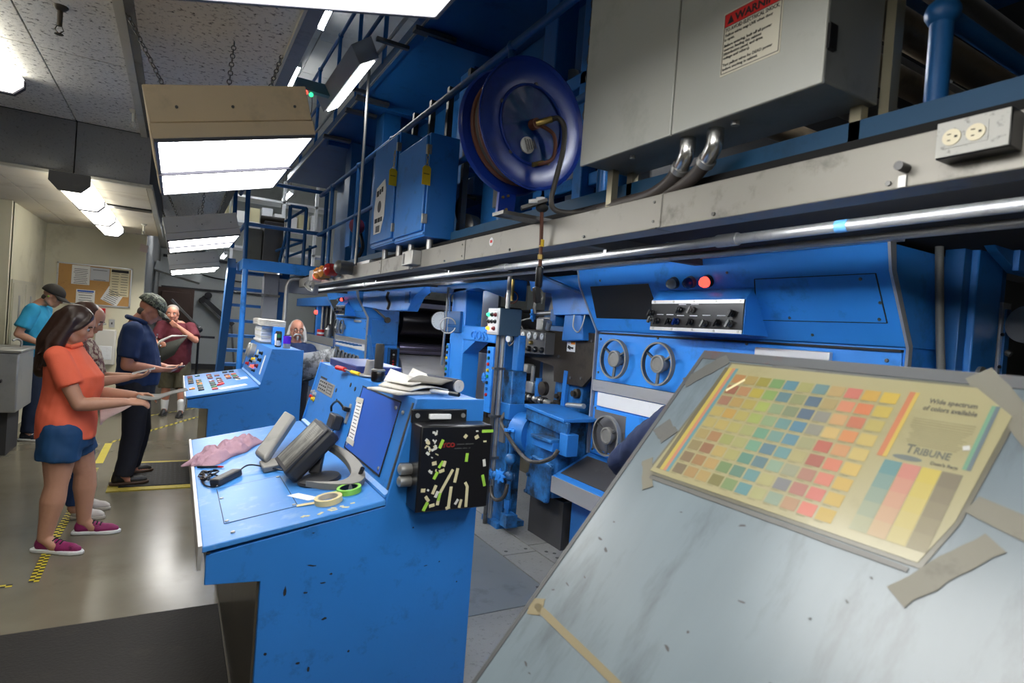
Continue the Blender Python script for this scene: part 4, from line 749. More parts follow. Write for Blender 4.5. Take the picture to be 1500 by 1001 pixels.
# near hood: bare side seen at the right, with slot plate, cable and bracket
sd = thing('press_side_frame', 'dark blue press side frame right of the near hood with bolted slot plate', 'press frame', (3.3, 1.3, 1))
B((3.0, 1.28, .006), (3.42, 1.36, 2.3)).build('side_plate', BLUED, sd, bev=.004); B((3.06, 1.25, .4), (3.30, 1.282, 2.25)).build('raised_plate', BLUE2, sd, bev=.006)
B((3.315, 1.245, 1.1), (3.40, 1.285, 1.93)).build('slot_rail', ALU, sd); B((3.335, 1.235, 1.15), (3.38, 1.25, 1.90)).build('slot', BLUED, sd)
for i in range(6): MB().cyl((3.3575, 1.236, 1.82 - i * .12), (3.3575, 1.215, 1.81 - i * .12), .014, n=8).build('slot_bolt', STEELD, sd); MB().cyl((3.322, 1.246, 1.78 - i * .15), (3.322, 1.236, 1.78 - i * .15), .008, n=8).build('screw', BLACK, sd)
tag(MB().tube(smoothpath([(2.90, 1.345, 2.24), (2.905, 1.33, 2.0), (2.93, 1.32, 1.75), (2.96, 1.31, 1.5), (2.97, 1.31, 1.2)], 6), .017, 10).build('grey_cable', mat('grey_cable_jacket', (.16, .16, .15), .5)), 'thick grey cable hanging down beside the near hood', 'cable')
MB().cyl((3.15, 1.25, 1.58), (3.15, 1.235, 1.58), .045, n=16).build('cover_disc', STEEL, sd)
for x in (3.125, 3.175): MB().cyl((x, 1.236, 1.57), (x, 1.22, 1.57), .013, n=8).build('disc_bolt', BLACK, sd)
br = thing('gantry_bracket', 'blue gantry bracket with round rusty bolts at right picture edge', 'bracket', (3.3, 1.2, 2.2))
MB().prism([(2.6, 2.34), (3.0, 2.12), (3.2, 2.05), (3.55, 2.05), (3.55, 2.34)], 1.16, 1.20).build('web_plate', BLUED, br, bev=.003); B((3.14, 1.135, 2.05), (3.30, 1.16, 2.30)).build('bolt_plate', BLUE2, br, bev=.003); B((3.56, .6, 2.06), (4.55, 1.16, 2.30)).build('cross_beam', BLUED, br)
for z in (2.255, 2.085): MB().cyl((3.22, 1.135, z), (3.22, 1.118, z), .026, n=10).build('bolt', RUST, br)
tag(MB().cyl((3.3, 1.15, 1.83), (5.6, .62, 1.62), .085, n=28).build('press_roller', CHROME), 'dark shiny press roller glinting at the right picture edge', 'roller')
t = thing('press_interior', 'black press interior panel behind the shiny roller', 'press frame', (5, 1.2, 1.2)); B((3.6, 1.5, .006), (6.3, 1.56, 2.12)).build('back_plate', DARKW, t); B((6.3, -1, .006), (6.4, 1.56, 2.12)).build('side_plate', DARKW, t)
tag(MB().tube(smoothpath([(3.8, 1.2, 2.1), (3.72, 1.1, 1.98), (3.62, 1.12, 1.9), (3.66, 1.14, 1.82), (3.76, 1.12, 1.88), (3.78, 1.12, 2.0), (3.9, 1.1, 2.1)], 6), .007, 7).build('loop_wire', STEELD), 'looped wire hanging in the dark press interior', 'wire')

# ---------------------------------------------------------------- press middle: portal frame, cylinders, drives
pf = thing('portal_frame', 'blue cast portal frame with raised maker lettering beside the round gauge', 'press frame', (2.7, 5.4, 0))
B((2.60, 5.57, .006), (2.80, 5.92, 2.06)).build('post', BLUE, pf, bev=.012); B((2.60, 4.86, 1.505), (2.78, 5.60, 1.655)).build('cross_bar', BLUE, pf, bev=.012)
MB().prism([(5.30, 1.505), (5.58, 1.505), (5.58, 1.36)], 2.61, 2.77, 'x').build('corner_gusset', BLUE, pf)
MB().prism([(4.62, 1.91), (4.62, 2.10), (6.6, 2.10), (6.6, 2.03), (5.9, 2.0), (5.3, 2.04)], 2.60, 2.76, 'x').build('top_beam', BLUE2, pf, bev=.006)
text('GOSS', .125, (2.598, 5.39, 1.525), (0, -1, 0), (0, 0, 1), BLUE, pf, 'raised_lettering', extrude=.008, bold=.002, sx=1.25)
B((2.585, 5.88, .98), (2.60, 5.955, 1.45)).build('button_strip', BLUE, pf, bev=.003)
for i, mm in enumerate((DGREEN, BLACK, YELLOW, BLACK, GREEN, BLACK, RED)): MB().lathe((2.585, 5.92, 1.41 - i * .06), (-1, 0, 0), [(.018, 0), (.018, .012), (.0, .018)], 10).build('push_button', mm, pf)
MB().tube(smoothpath([(2.59, 5.85, 2.0), (2.57, 5.90, 1.96), (2.57, 5.90, 1.80), (2.59, 5.85, 1.76)], 5), .010, 7).build('grab_handle', BLUED, pf)
MB().tube(smoothpath([(2.59, 6.02, 2.06), (2.57, 5.98, 2.0), (2.57, 5.98, 1.8)], 5) + [V((2.57, 6.02, 1.2))], .014, 8).build('conduit', CHROME, pf)
gg = thing('pressure_gauge', 'large white-faced dial gauge on dark blue block in the press', 'gauge', (2.57, 5.95, 1.69)); B((2.57, 5.62, 1.575), (2.64, 6.08, 1.80)).build('mount_block', BLUED, gg, bev=.006)
GD = V((-.45, -.9, 0)).normalized(); go = V((2.56, 6.10, 1.69)); MB().lathe(go, GD, [(.112, 0), (.112, .045), (.104, .052), (.102, .044), (.0, .0435)], 32).build('bezel', BLACK, gg); MB().lathe(go, GD, [(.101, .046), (.101, .0505), (.0, .051)], 32).build('dial', GLASSW, gg)
m = MB(); a, u, d = basis(GD)
for k in range(20): tt = 2 * math.pi * k / 20; e = a * math.cos(tt) + u * math.sin(tt); m.bar(go + GD * .0515 + e * .072, go + GD * .0515 + e * .09, .004, .001)
m.bar(go + GD * .052 - a * .02, go + GD * .052 + (a + u) * .05, .006, .001); m.build('dial_marks', INK, gg, kind='stuff')
t = thing('small_handwheel', 'thin silver ring handwheel on the dark blue gauge block', 'handwheel', (2.5, 5.76, 1.643)); MB().torus((2.50, 5.76, 1.643), (-.5, -.85, 0), .082, .008).build('rim', CHROME, t); MB().cyl((2.5, 5.76, 1.643), (2.6, 5.7, 1.643), .018, n=10).build('shaft', BLUED, t); m = MB(); m.bar((2.5, 5.76, 1.565), (2.5, 5.76, 1.72), .012, .008); m.build('spoke', CHROME, t)
GP = mat('grey_web_plate', (.15, .15, .155), .5, .2, dirt='5a5856', dscale=3, damt=.4)
t = thing('guard_plate', 'upper plain grey guard plate behind the control box', 'guard plate', (2.95, 5.8, 1.9)); B((2.92, 5.45, 1.64), (2.95, 6.15, 2.10)).build('plate', GP, t)
t = thing('guard_plate', 'lower pale grey guard plate inside the portal frame', 'guard plate', (2.95, 5.8, 1.1)); B((2.92, 5.50, .78), (2.95, 6.1, 1.37)).build('plate', mat('pale_web_plate', (.33, .33, .34), .5, .2, dirt='6a6866', dscale=3, damt=.4), t); B((2.90, 5.5, .70), (2.96, 6.1, .78)).build('lower_ledge', GREASE, t); B((2.91, 5.9, .006), (2.95, 6.05, .70)).build('leg', GREASE, t)
for y in (5.56, 6.04): MB().cyl((2.92, y, 1.05), (2.90, y, 1.05), .02, n=10).build('bolt', STEELD, t)
# cylinders seen through the frame (axes across the press)
def roller(label, y, z, r, m, x0=3.42, x1=5.8, name='press_cylinder'):
    t = thing(name, label, 'press cylinder', (x0, y, z)); MB().cyl((x0, y, z), (x1, y, z), r, n=40).build('barrel', m, t); MB().cyl((x0 - .08, y, z), (x0, y, z), r * .35, n=18).build('journal', STEELD, t); MB().cyl((x1, y, z), (x1 + .3, y, z), r * .35, n=18).build('journal', STEELD, t)
SILV = mat('polished_plate_cylinder', (.74, .72, .72), .45, .4, dirt='3a3634', dscale=4, damt=.4, stretch=(.2, 1, 1)); BLKT = mat('black_blanket', (.014, .012, .018), .28, .2, dirt='2c2830', dscale=5, damt=.5, stretch=(.2, 1, 1))
roller('big polished silver press cylinder left of the portal frame', 10.1, .60, .48, SILV); roller('slim violet-sheened roller above the silver cylinder', 10.0, 1.20, .10, mat('violet_steel', (.22, .20, .30), .25, .8, dirt='1a1824', dscale=4, damt=.5, stretch=(.2, 1, 1)))
roller('large black blanket cylinder above the silver one', 10.1, 1.68, .27, BLKT); roller('thin dark roller near the top of the press opening', 9.9, 2.04, .06, BLKT)
tag(B((3.40, 9.75, 1.93), (4.6, 9.77, 2.01)).build('paper_web_edge', mat('violet_white_web', (.55, .52, .62), .6, dirt='8a86a0', dscale=8, damt=.5), smooth=False), 'torn strip of white paper web across the top rollers', 'paper web')
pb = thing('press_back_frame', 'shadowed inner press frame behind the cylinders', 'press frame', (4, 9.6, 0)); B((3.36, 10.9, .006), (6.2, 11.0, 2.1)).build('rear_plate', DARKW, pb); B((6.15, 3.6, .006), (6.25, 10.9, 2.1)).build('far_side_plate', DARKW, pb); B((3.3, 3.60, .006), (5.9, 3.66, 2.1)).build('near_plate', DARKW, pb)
B((3.0, 6.5, .006), (3.25, 6.75, 2.05)).build('inner_post', BLUED, pb); B((3.4, 4.9, .006), (3.6, 5.2, 2.05)).build('inner_post', BLUED, pb)
# upper hinged cover over the opening
t = thing('folding_cover', 'blue angled machine cover above the black cylinder', 'machine cover', (2.8, 7.9, 2)); MB().prism([(6.75, 2.10), (9.5, 2.10), (9.5, 1.86), (8.3, 1.80), (7.35, 1.80), (7.15, 1.98)], 2.60, 2.75, 'x').build('cover_plate', BLUE2, t, bev=.008); B((2.59, 7.28, 1.90), (2.62, 7.45, 2.05)).build('hinge_tab', BLUED, t); MB().tube(smoothpath([(2.57, 8.1, 2.06), (2.56, 8.12, 1.98), (2.56, 8.0, 1.90), (2.56, 8.05, 1.82)], 5), .02, 7).build('hook_cable', GREASE, t)
# control box on twin conduits
cb = thing('push_button_box', 'grey push-button box with green and orange lamps on conduit posts', 'control box', (2.38, 4.32, 1.59)); B((2.287, 4.215, 1.588), (2.49, 4.425, 1.814)).build('enclosure', mat('slate_enclosure', (.055, .10, .14), .45, .2, dirt='2a3034', dscale=5, damt=.4), cb, bev=.006); fp = B((2.279, 4.218, 1.591), (2.288, 4.422, 1.811)).build('face_plate', ALU, cb, bev=.003); B((2.276, 4.24, 1.612), (2.280, 4.40, 1.785)).build('white_label', WHITE, cb)
for (y, z, mm) in ((4.395, 1.756, LAMPG), (4.335, 1.756, BLACK), (4.275, 1.756, DRED), (4.385, 1.70, BLACK), (4.335, 1.70, BLACK), (4.275, 1.70, BLACK), (4.39, 1.642, LAMPO), (4.29, 1.642, DRED)): MB().lathe((2.277, y, z), (-1, 0, 0), [(.018, 0), (.018, .010), (.011, .013), (.011, .024), (.0, .028)], 12).build('push_button', mm, fp)
cd = thing('conduit_riser', 'pair of upright grey conduits in front of the blue column', 'conduit', (2.36, 4.32, 0))
for dx in (0, .045): MB().cyl((2.335 + dx, 4.31, .006), (2.335 + dx, 4.31, 1.588), .019, n=12).build('pipe', STEELD if dx == 0 else STEEL, cd)
MB().cyl((2.40, 4.31, 1.814), (2.40, 4.31, 2.13), .019, n=12).build('pipe', STEEL, cd)
for z in (.55, .9, 1.3): B((2.305, 4.285, z), (2.41, 4.335, z + .02)).build('pipe_clamp', STEELD, cd)
B((2.40, 4.22, .70), (2.44, 4.30, .84)).build('junction_box', mat('dull_grey_box', (.2, .2, .2), .5), cd)
st = thing('button_column', 'slim blue column with a row of buttons behind the conduits', 'control column', (2.55, 4.9, 0)); B((2.58, 4.84, .85), (2.66, 4.97, 1.47)).build('button_bar', BLUE, st, bev=.004); B((2.62, 4.70, .006), (2.80, 4.84, 1.52)).build('post', BLUE2, st, bev=.006)
for i, mm in enumerate((BLACK, DGREEN, RED, YELLOW, GREEN, BLACK, BLUED, RED)): MB().lathe((2.58, 4.92, 1.42 - i * .058), (-1, 0, 0), [(.016, 0), (.016, .014), (.0, .018)], 10).build('push_button', mm, st)
t = thing('star_knob', 'blue star-shaped knob on the button column', 'knob', (2.57, 4.99, 1.2)); 
def star(o, d, R, parent, m=BLUE, k=8, name='star_grip'):
    o = V(o); a, u, d = basis(d); mb = MB(); pts = []
    for i in range(2 * k): r = R if i % 2 == 0 else R * .58; tt = math.pi * i / k; pts.append(o + (a * math.cos(tt) + u * math.sin(tt)) * r)
    n = len(pts); mb.v = [tuple(p) for p in pts] + [tuple(p + d * R * .35) for p in pts]; mb.face(*range(n - 1, -1, -1)); mb.face(*range(n, 2 * n))
    for i in range(n): j = (i + 1) % n; mb.face(i, j, n + j, n + i)
    g = mb.build(name, m, parent, bev=R * .06); MB().lathe(o, d, [(R * .35, R * .3), (R * .3, R * .5), (.001, R * .52)], 12).build('boss', m, parent); return g
star((2.585, 4.99, 1.17), (-1, 0, 0), .05, t)
bc = thing('drive_column', 'greasy blue drive column with collar behind the conduits', 'machine column', (2.48, 4.3, 0))
B((2.42, 4.18, .006), (2.56, 4.34, 1.30)).build('column', BLUEG, bc, bev=.008); B((2.405, 4.165, .90), (2.575, 4.355, 1.03)).build('collar', BLUE2, bc, bev=.006); B((2.47, 4.20, 1.30), (2.54, 4.29, 1.60)).build('upper_column', BLUE2, bc, bev=.008); B((2.36, 4.15, .006), (2.62, 4.42, .05)).build('foot', BLUEG, bc)
MB().prism([(2.56, 1.02), (2.56, .88), (2.85, .96)], 4.2, 4.3).build('gusset', BLUE, bc)
# gear housing / motor
gh = thing('gear_housing', 'bulky blue gear housing with flanged cover standing on the floor', 'gear housing', (2.7, 3.75, 0))
MB().prism([(3.58, 1.01), (4.0, .985), (3.99, .93), (4.06, .80), (4.07, .64), (3.95, .60), (3.95, .36), (3.60, .40), (3.575, .62), (3.575, .80), (3.60, .95)], 2.50, 2.78, 'x').build('casting', BLUEG, gh, bev=.02)
MB().obox((2.62, 3.745, 1.025), (.16, 0, 0), (0, .28, .017), (0, 0, .014)).build('top_cover', BLUE2, gh, bev=.006); MB().obox((2.488, 3.72, .965), (.014, 0, 0), (0, .29, .017), (0, 0, .05)).build('cover_lip', BLUEG, gh, bev=.006)
MB().prism([(3.59, .66), (3.86, .68), (3.90, .55), (3.93, .36), (3.62, .36), (3.59, .5)], 2.462, 2.50, 'x').build('flange', BLUEG, gh, bev=.012)
for (y, z) in ((3.85, .655), (3.90, .385), (3.62, .385), (3.56, .64), (3.88, .52)): MB().cyl((2.462, y, z), (2.446, y, z), .015, n=8).build('flange_bolt', BLUEG, gh)
B((2.42, 3.52, .77), (2.50, 3.80, .845)).build('terminal_box', BLUE2, gh, bev=.006); B((2.40, 3.52, .835), (2.50, 3.80, .86)).build('terminal_lid', BLUEG, gh, bev=.004); B((2.46, 3.40, .76), (2.56, 3.50, .92)).build('side_box', BLUE2, gh, bev=.006)
MB().lathe((2.55, 4.16, .80), (-.3, .9, 0), [(.16, -.12), (.17, -.08), (.17, .02), (.14, .05)], 26).build('shaft_guard', BLUE2, gh)
m = MB(); m.prism([(4.06, .80), (4.13, .87), (4.13, .73)], 2.44, 2.447, 'x'); m.build('arrow_mark', INK, gh)
B((2.60, 3.58, .006), (2.95, 4.05, .37)).build('pedestal', DARKW, gh)
tag(MB().tube(smoothpath([(2.42, 4.25, .95), (2.38, 4.24, .88), (2.36, 4.16, .84), (2.36, 3.98, .74), (2.38, 3.80, .66), (2.38, 3.62, .68), (2.40, 3.49, .74), (2.43, 3.46, .80)], 7), .016, 9).build('flex_hose', HOSE), 'grey flexible hose swinging across the blue gear housing', 'hose')
vp = thing('valve_pipe', 'blue painted pipe with valves and star handles on the drive column', 'pipe valve', (2.40, 4.1, .5))
MB().cyl((2.40, 4.07, .10), (2.40, 4.07, .82), .02, n=12).build('riser', BLUEG, vp); MB().ell((2.40, 4.07, .60), .05).build('valve_body', BLUEG, vp); MB().ell((2.40, 4.07, .46), .042).build('valve_body', BLUEG, vp); MB().cyl((2.40, 4.07, .2), (2.40, 4.07, .27), .03, n=8).build('union_nut', BLUE2, vp); B((2.36, 4.0, .06), (2.46, 4.1, .16)).build('drain_block', BLUEG, vp)
MB().cyl((2.30, 4.16, .46), (2.44, 4.05, .46), .028, n=12).build('cross_pipe', BLUEG, vp)
star((2.335, 4.10, .46), (-1, -.35, .1), .065, vp, BLUE, name='valve_wheel'); star((2.30, 4.20, .45), (-1, -.35, .1), .05, vp, BLUEG, name='valve_wheel'); star((2.39, 4.09, .82), (0, 0, 1), .06, vp, BLUE, name='valve_wheel')
MB().tube(smoothpath([(2.38, 4.06, .40), (2.36, 4.06, .31), (2.35, 4.14, .25), (2.35, 4.24, .25), (2.36, 4.30, .32)], 6), .016, 8).build('drain_hose', HOSE, vp)
# brown guard plates, gauge box and the mechanism under it
gp = thing('greasy_guard', 'large brown greasy guard plate with small warning sticker', 'guard plate', (2.78, 3.85, 1.4)); MB().prism([(3.56, 1.66), (4.62, 1.66), (4.62, 1.42), (4.12, 1.36), (4.10, 1.235), (3.70, 1.235), (3.56, 1.36)], 2.78, 2.81, 'x').build('plate', GREASE, gp); B((2.775, 3.83, 1.50), (2.781, 3.94, 1.58)).build('sticker', WHITE, gp); B((2.773, 3.83, 1.56), (2.776, 3.885, 1.58)).build('sticker_band', ORANGE, gp)
m = MB(); m.obox((2.774, 3.905, 1.533), (.0008, 0, 0), (0, .02, .008), (0, -.005, .012)); m.obox((2.774, 3.865, 1.53), (.0008, 0, 0), (0, .015, 0), (0, 0, .008)); m.build('sticker_pictogram', INK, gp, smooth=False)
for (y, z) in ((3.72, 1.3), (3.62, 1.6), (4.05, 1.45), (3.86, 1.29)): MB().cyl((2.78, y, z), (2.772, y, z), .012, n=8).build('bolt', STEELD, gp)
t = thing('hanging_tag', 'small white tag hanging on the brown plate by a coloured pen', 'tag', (2.77, 4.83, 1.45)); MB().obox((2.765, 4.83, 1.415), (.001, 0, 0), (0, .045, .012), (0, -.016, .065)).build('card', PAPER, t); MB().tube([(2.77, 4.80, 1.48), (2.775, 4.79, 1.53)], .003, 5).build('string', STEELD, t)
t = thing('ink_pen', 'green and violet pen clipped beside the hanging tag', 'pen', (2.77, 4.67, 1.42)); MB().cyl((2.765, 4.67, 1.44), (2.765, 4.665, 1.53), .010, n=8).build('barrel', TG, t); MB().cyl((2.765, 4.67, 1.36), (2.765, 4.67, 1.44), .010, n=8).build('cap', mat('violet_cap', (.12, .02, .5), .4), t)
B((2.785, 4.62, 1.24), (2.80, 5.02, 1.55)).build('inner_plate', GREASE, gp)
gb = thing('gauge_console', 'grey sloping panel with four small round gauges and black knobs', 'control box', (2.72, 4.32, 1.55)); MB().prism([(4.13, 1.64), (4.62, 1.66), (4.62, 1.44), (4.13, 1.455)], 2.68, 2.86, 'x').build('case', mat('dull_steel_panel', (.13, .13, .13), .45, .4, dirt='4a4844', dscale=7, damt=.4), gb, bev=.006)
for i in range(4):
    y = 4.48 - i * .105; MB().lathe((2.68, y, 1.605), (-1, 0, 0), [(.033, 0), (.033, .012), (.027, .014)], 18).build('gauge_rim', CHROME, gb); MB().lathe((2.68, y, 1.605), (-1, 0, 0), [(.026, .010), (.026, .0145), (.0, .015)], 18).build('gauge_dial', GLASSW, gb)
    m = MB(); m.bar((2.664, y, 1.605), (2.664, y - .012, 1.615), .005, .002); m.build('needle', INK, gb); MB().lathe((2.68, y - .01, 1.49), (-1, 0, 0), [(.026, 0), (.026, .02), (.018, .03), (.0, .032)], 12).build('regulator_knob', BLACK, gb)
MB().lathe((2.68, 4.335, 1.545), (-1, 0, 0), [(.018, 0), (.018, .02), (.01, .03)], 10).build('centre_valve', BRASS, gb); MB().lathe((2.66, 4.68, 1.56), (-1, -.3, 0), [(.03, 0), (.03, .03), (.0, .032)], 14).build('side_gauge', GLASSW, gb)
m = MB()
for (a, b, c) in (((2.70, 4.66, 1.62), (2.66, 4.74, 1.70), (2.70, 4.62, 1.76)), ((2.72, 4.55, 1.65), (2.70, 4.60, 1.72), (2.70, 4.40, 1.76)), ((2.68, 4.64, 1.54), (2.64, 4.66, 1.50), (2.66, 4.72, 1.62))): m.tube(smoothpath([a, b, c], 6), .009, 6)
m.build('air_lines', STEELD, gb, kind='stuff')
md = thing('upper_drive', 'blue clamp drive with star handle over the gauge panel', 'machine part', (2.75, 4.2, 1.8)); B((2.72, 4.06, 1.70), (2.86, 4.14, 1.84)).build('clamp', BLUED, md, bev=.006); MB().cyl((2.72, 4.36, 1.80), (2.80, 4.06, 1.82), .018, n=10).build('rod', CHROME, md); MB().cyl((2.74, 4.34, 1.76), (2.82, 4.06, 1.765), .014, n=10).build('rod', STEEL, md); star((2.70, 4.36, 1.79), (-.6, .8, 0), .065, md, BLUE); B((2.70, 4.22, 1.655), (2.78, 4.32, 1.76)).build('solenoid', STEEL, md, bev=.008); MB().cyl((2.72, 4.16, 1.67), (2.70, 4.11, 1.73), .022, n=10).build('sensor', STEEL, md)
ug = thing('upper_guard', 'bright blue top guard above the gauge panel beside the near hood', 'machine cover', (2.8, 3.9, 2)); MB().prism([(3.58, 1.80), (3.58, 2.11), (4.5, 2.11), (4.45, 2.0), (4.12, 1.97), (4.06, 1.79)], 2.70, 2.74, 'x').build('guard_plate', BLUE, ug, bev=.004); MB().bar((2.60, 4.16, 2.11), (2.66, 3.60, 1.95), .05, .02).build('diagonal_brace', BLUE2, ug); MB().obox((2.78, 4.14, 1.88), (.01, 0, 0), (0, .09, .0), (0, -.03, .085)).build('grey_flap', PLASTG, ug)
ub = thing('blue_blower_box', 'blue box housing with dangling wire right of the gauge panel', 'machine part', (2.8, 3.8, 1.7)); MB().prism([(3.66, 1.60), (3.95, 1.58), (3.93, 1.80), (3.86, 1.81), (3.70, 1.80)], 2.72, 2.95, 'x').build('housing', BLUE2, ub, bev=.01); MB().tube(smoothpath([(2.71, 3.78, 1.80), (2.70, 3.77, 1.70), (2.70, 3.70, 1.66), (2.70, 3.65, 1.72), (2.71, 3.64, 1.80)], 6), .005, 6).build('wire', STEEL, ub)
lm = thing('lower_drive', 'blue pillar with shaft bolts under the brown guard plate', 'machine part', (2.8, 3.95, 1.1)); MB().prism([(3.74, 1.34), (4.13, 1.36), (4.15, 1.0), (3.76, 1.0)], 2.82, 2.95, 'x').build('pillar', BLUEG, lm, bev=.01); MB().bar((2.79, 3.93, 1.34), (2.79, 3.95, 1.0), .05, .03).build('rib', BLUE2, lm)
for (y, z, r) in ((4.03, 1.12, .035), (3.80, 1.17, .04), (4.07, 1.03, .055)): MB().lathe((2.82, y, z), (-1, 0, 0), [(r, 0), (r, .03), (r * .6, .034), (r * .6, .06), (.001, .062)], 16).build('shaft_nut', GREASE, lm)
MB().cyl((2.72, 3.80, 1.08), (2.72, 3.58, 1.10), .020, n=12).build('side_shaft', STEEL, lm)
ml = thing('valve_cluster', 'pale solenoid valve with blue star knob under the gauge panel', 'machine part', (2.75, 4.4, 1.2)); B((2.72, 4.34, 1.10), (2.82, 4.46, 1.20)).build('pale_block', STEEL, ml, bev=.01); B((2.70, 4.42, 1.27), (2.78, 4.52, 1.35)).build('pale_block', STEEL, ml, bev=.01); star((2.70, 4.53, 1.205), (-1, .2, 0), .06, ml, BLUE); MB().cyl((2.74, 4.38, 1.16), (2.74, 4.37, 1.34), .018, n=10).build('stem', STEEL, ml); MB().cyl((2.76, 4.30, 1.05), (2.76, 4.30, 1.24), .03, n=12).build('blue_cylinder', BLUE2, ml); MB().lathe((2.78, 4.22, 1.16), (-1, 0, 0), [(.06, 0), (.06, .04), (.02, .045)], 18).build('dark_wheel', GREASE, ml)
MB().cyl((2.76, 4.62, 1.14), (2.76, 4.46, 1.12), .025, n=10).build('black_knob_rod', STEELD, ml); MB().cyl((2.70, 4.70, 1.075), (2.78, 4.10, 1.045), .028, n=12).build('roller_shaft', STEEL, ml)
for k in range(6): MB().lathe(V((2.70, 4.60, 1.07)).lerp(V((2.78, 4.15, 1.047)), k / 6), V((.08, -.55, -.028)), [(.036, 0), (.036, .035)], 12).build('collar', BLACK if k % 2 else STEELD, ml)
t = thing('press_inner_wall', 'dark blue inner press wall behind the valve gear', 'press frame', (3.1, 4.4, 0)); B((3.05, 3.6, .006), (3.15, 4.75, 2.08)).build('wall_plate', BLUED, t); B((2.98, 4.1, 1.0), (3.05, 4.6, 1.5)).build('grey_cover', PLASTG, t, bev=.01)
MB().prism([(2.62, 1.02), (2.62, .62), (2.80, .70)], 4.60, 4.70).build('sheet_fin', BLUE, st)
# hooks hanging from the gantry
t = thing('hose_hook', 'brass and red loop hook hanging beside the control box', 'hook', (2.55, 4.55, 1.95)); MB().torus((2.55, 4.52, 1.93), (-.5, -.86, 0), .055, .007, n=20).build('ring', RUST, t); MB().cyl((2.55, 4.52, 2.12), (2.55, 4.52, 1.90), .018, n=8).build('spring', BRASS, t)
# the next shelf far down the press with supplies
fs = thing('far_press_unit', 'far press unit with blue cabinet and pale band behind the seated man', 'press unit', (2.9, 14, 0)); B((2.8, 12.2, .006), (3.3, 16.8, 1.2)).build('cabinet', BLUE2, fs); B((2.78, 12.2, 1.06), (2.8, 16.8, 1.22)).build('band', ALU, fs); B((2.785, 12.4, .9), (2.8, 16.6, 1.04)).build('white_band', WHITE, fs); B((2.9, 12.2, 1.2), (3.3, 12.6, 2.1)).build('post', BLUED, fs); B((2.85, 14.2, 1.2), (3.0, 14.4, 2.1)).build('post', BLUE, fs); B((2.8, 12.2, 1.9), (3.3, 16.8, 2.1)).build('beam', BLUE2, fs); B((3.3, 12.2, .006), (3.4, 16.8, 2.1)).build('back_plate', DARKW, fs); MB().lathe((2.85, 14.3, 1.75), (-1, -1, 0), [(.05, 0), (.05, .05), (.0, .07)], 12).build('red_lamp', LAMPR, fs)
for i in range(5): MB().cyl((2.95, 12.8 + i * .45, 1.2), (2.95, 12.8 + i * .45, 1.9), .03, n=8).build('rod', STEEL if i % 2 else STEELD, fs)
t = thing('red_tin', 'red tin with white label on the far press shelf', 'tin', (2.85, 13.9, 1.22)); MB().lathe((2.88, 13.85, 1.22), (0, 0, 1), [(.09, 0), (.09, .13), (.085, .14)], 20).build('tin_body', RED, t); MB().lathe((2.88, 13.85, 1.22), (0, 0, 1), [(.0905, .035), (.0905, .08)], 20).build('tin_label', WHITE, t)
t = thing('grey_bottle', 'grey plastic bottle beside the red tin', 'bottle', (2.88, 13.1, 1.22)); MB().lathe((2.88, 13.1, 1.22), (0, 0, 1), [(.07, 0), (.075, .02), (.075, .17), (.03, .22), (.03, .26)], 16).build('bottle_body', STEEL, t); MB().cyl((2.88, 13.1, 1.47), (2.88, 13.1, 1.51), .033, n=12).build('cap', BLACK, t)
# ---------------------------------------------------------------- gantry along the press: trough, deck, rails, cabinets, hose reel
FLATK = mat('flat_black', (.006, .006, .007), .9)  # even near-black, keeps the gap below the trough black
gd = thing('gantry_deck', 'walkway deck of the blue gantry above the press controls', 'gantry', (2, 5, 2.15)); B((1.46, -.8, 2.14), (3.3, 12.5, 2.17)).build('deck_plate', FLATK, gd); B((1.50, -.8, 2.17), (1.53, 12.5, 2.235)).build('toe_board', mat('teal_toe_board', (.004, .058, .135), .6, dirt='04101c', dscale=4, damt=.5), gd); B((1.47, -.8, 2.06), (1.50, 12.5, 2.14)).build('edge_angle', FLATK, gd)
for y in (.4, 2.4, 4.4, 6.4, 8.4, 10.4): B((1.5, y - .03, 2.08), (3.3, y + .03, 2.14)).build('cross_beam', DARKW, gd)
TROUGH = mat('dull_trough_steel', (.29, .278, .25), .5, .35, dirt='1c1a17', dscale=7, damt=.55, bump=.04, var=.22)
du = thing('cable_trough', 'long galvanised cable trough running the length of the gantry', 'cable trough', (1.4, 4, 2.06))
segs = [(-.8, 1.495), (1.50, 3.035), (3.04, 4.6), (4.605, 6.2), (6.205, 8.2)]
for a, b in segs: B((1.38, a, 2.005), (1.47, b, 2.12)).build('trough_length', TROUGH, du, bev=.003)
for a, b in segs[:-1]:
    B((1.376, b - .02, 2.008), (1.381, b + .03, 2.117)).build('joint_strap', TROUGH, du)
    for z in (2.03, 2.095): MB().cyl((1.376, b + .012, z), (1.373, b + .012, z), .005, n=8).build('rivet', STEELD, du)
for y in (.3, .75, 1.25, 1.9, 2.5, 3.3, 3.9): MB().cyl((1.38, y, 2.02), (1.374, y, 2.02), .006, n=8).build('screw', STEELD, du)
B((1.40, 5.0, 2.12), (1.46, 5.4, 2.15)).build('cover_plate', ALU, du)
pp = thing('conduit_run', 'bright conduit pipe running beneath the cable trough', 'conduit', (1.9, 4, 2.05)); 
for (a, b) in ((-.8, 1.62), (1.66, 3.5), (3.52, 6.9), (6.92, 11)): MB().cyl((1.90, a, 2.055), (1.90, b, 2.055), .020, n=14).build('pipe', CHROME, pp)
for y in (1.64, 3.51, 6.91): MB().cyl((1.90, y - .05, 2.055), (1.90, y + .05, 2.055), .026, n=14).build('coupling', CHROME, pp)
MB().cyl((1.90, 1.15, 2.055), (1.90, 1.19, 2.055), .0215, n=14).build('blue_tape_band', mat('blue_tape', (.08, .25, .5), .5), pp)
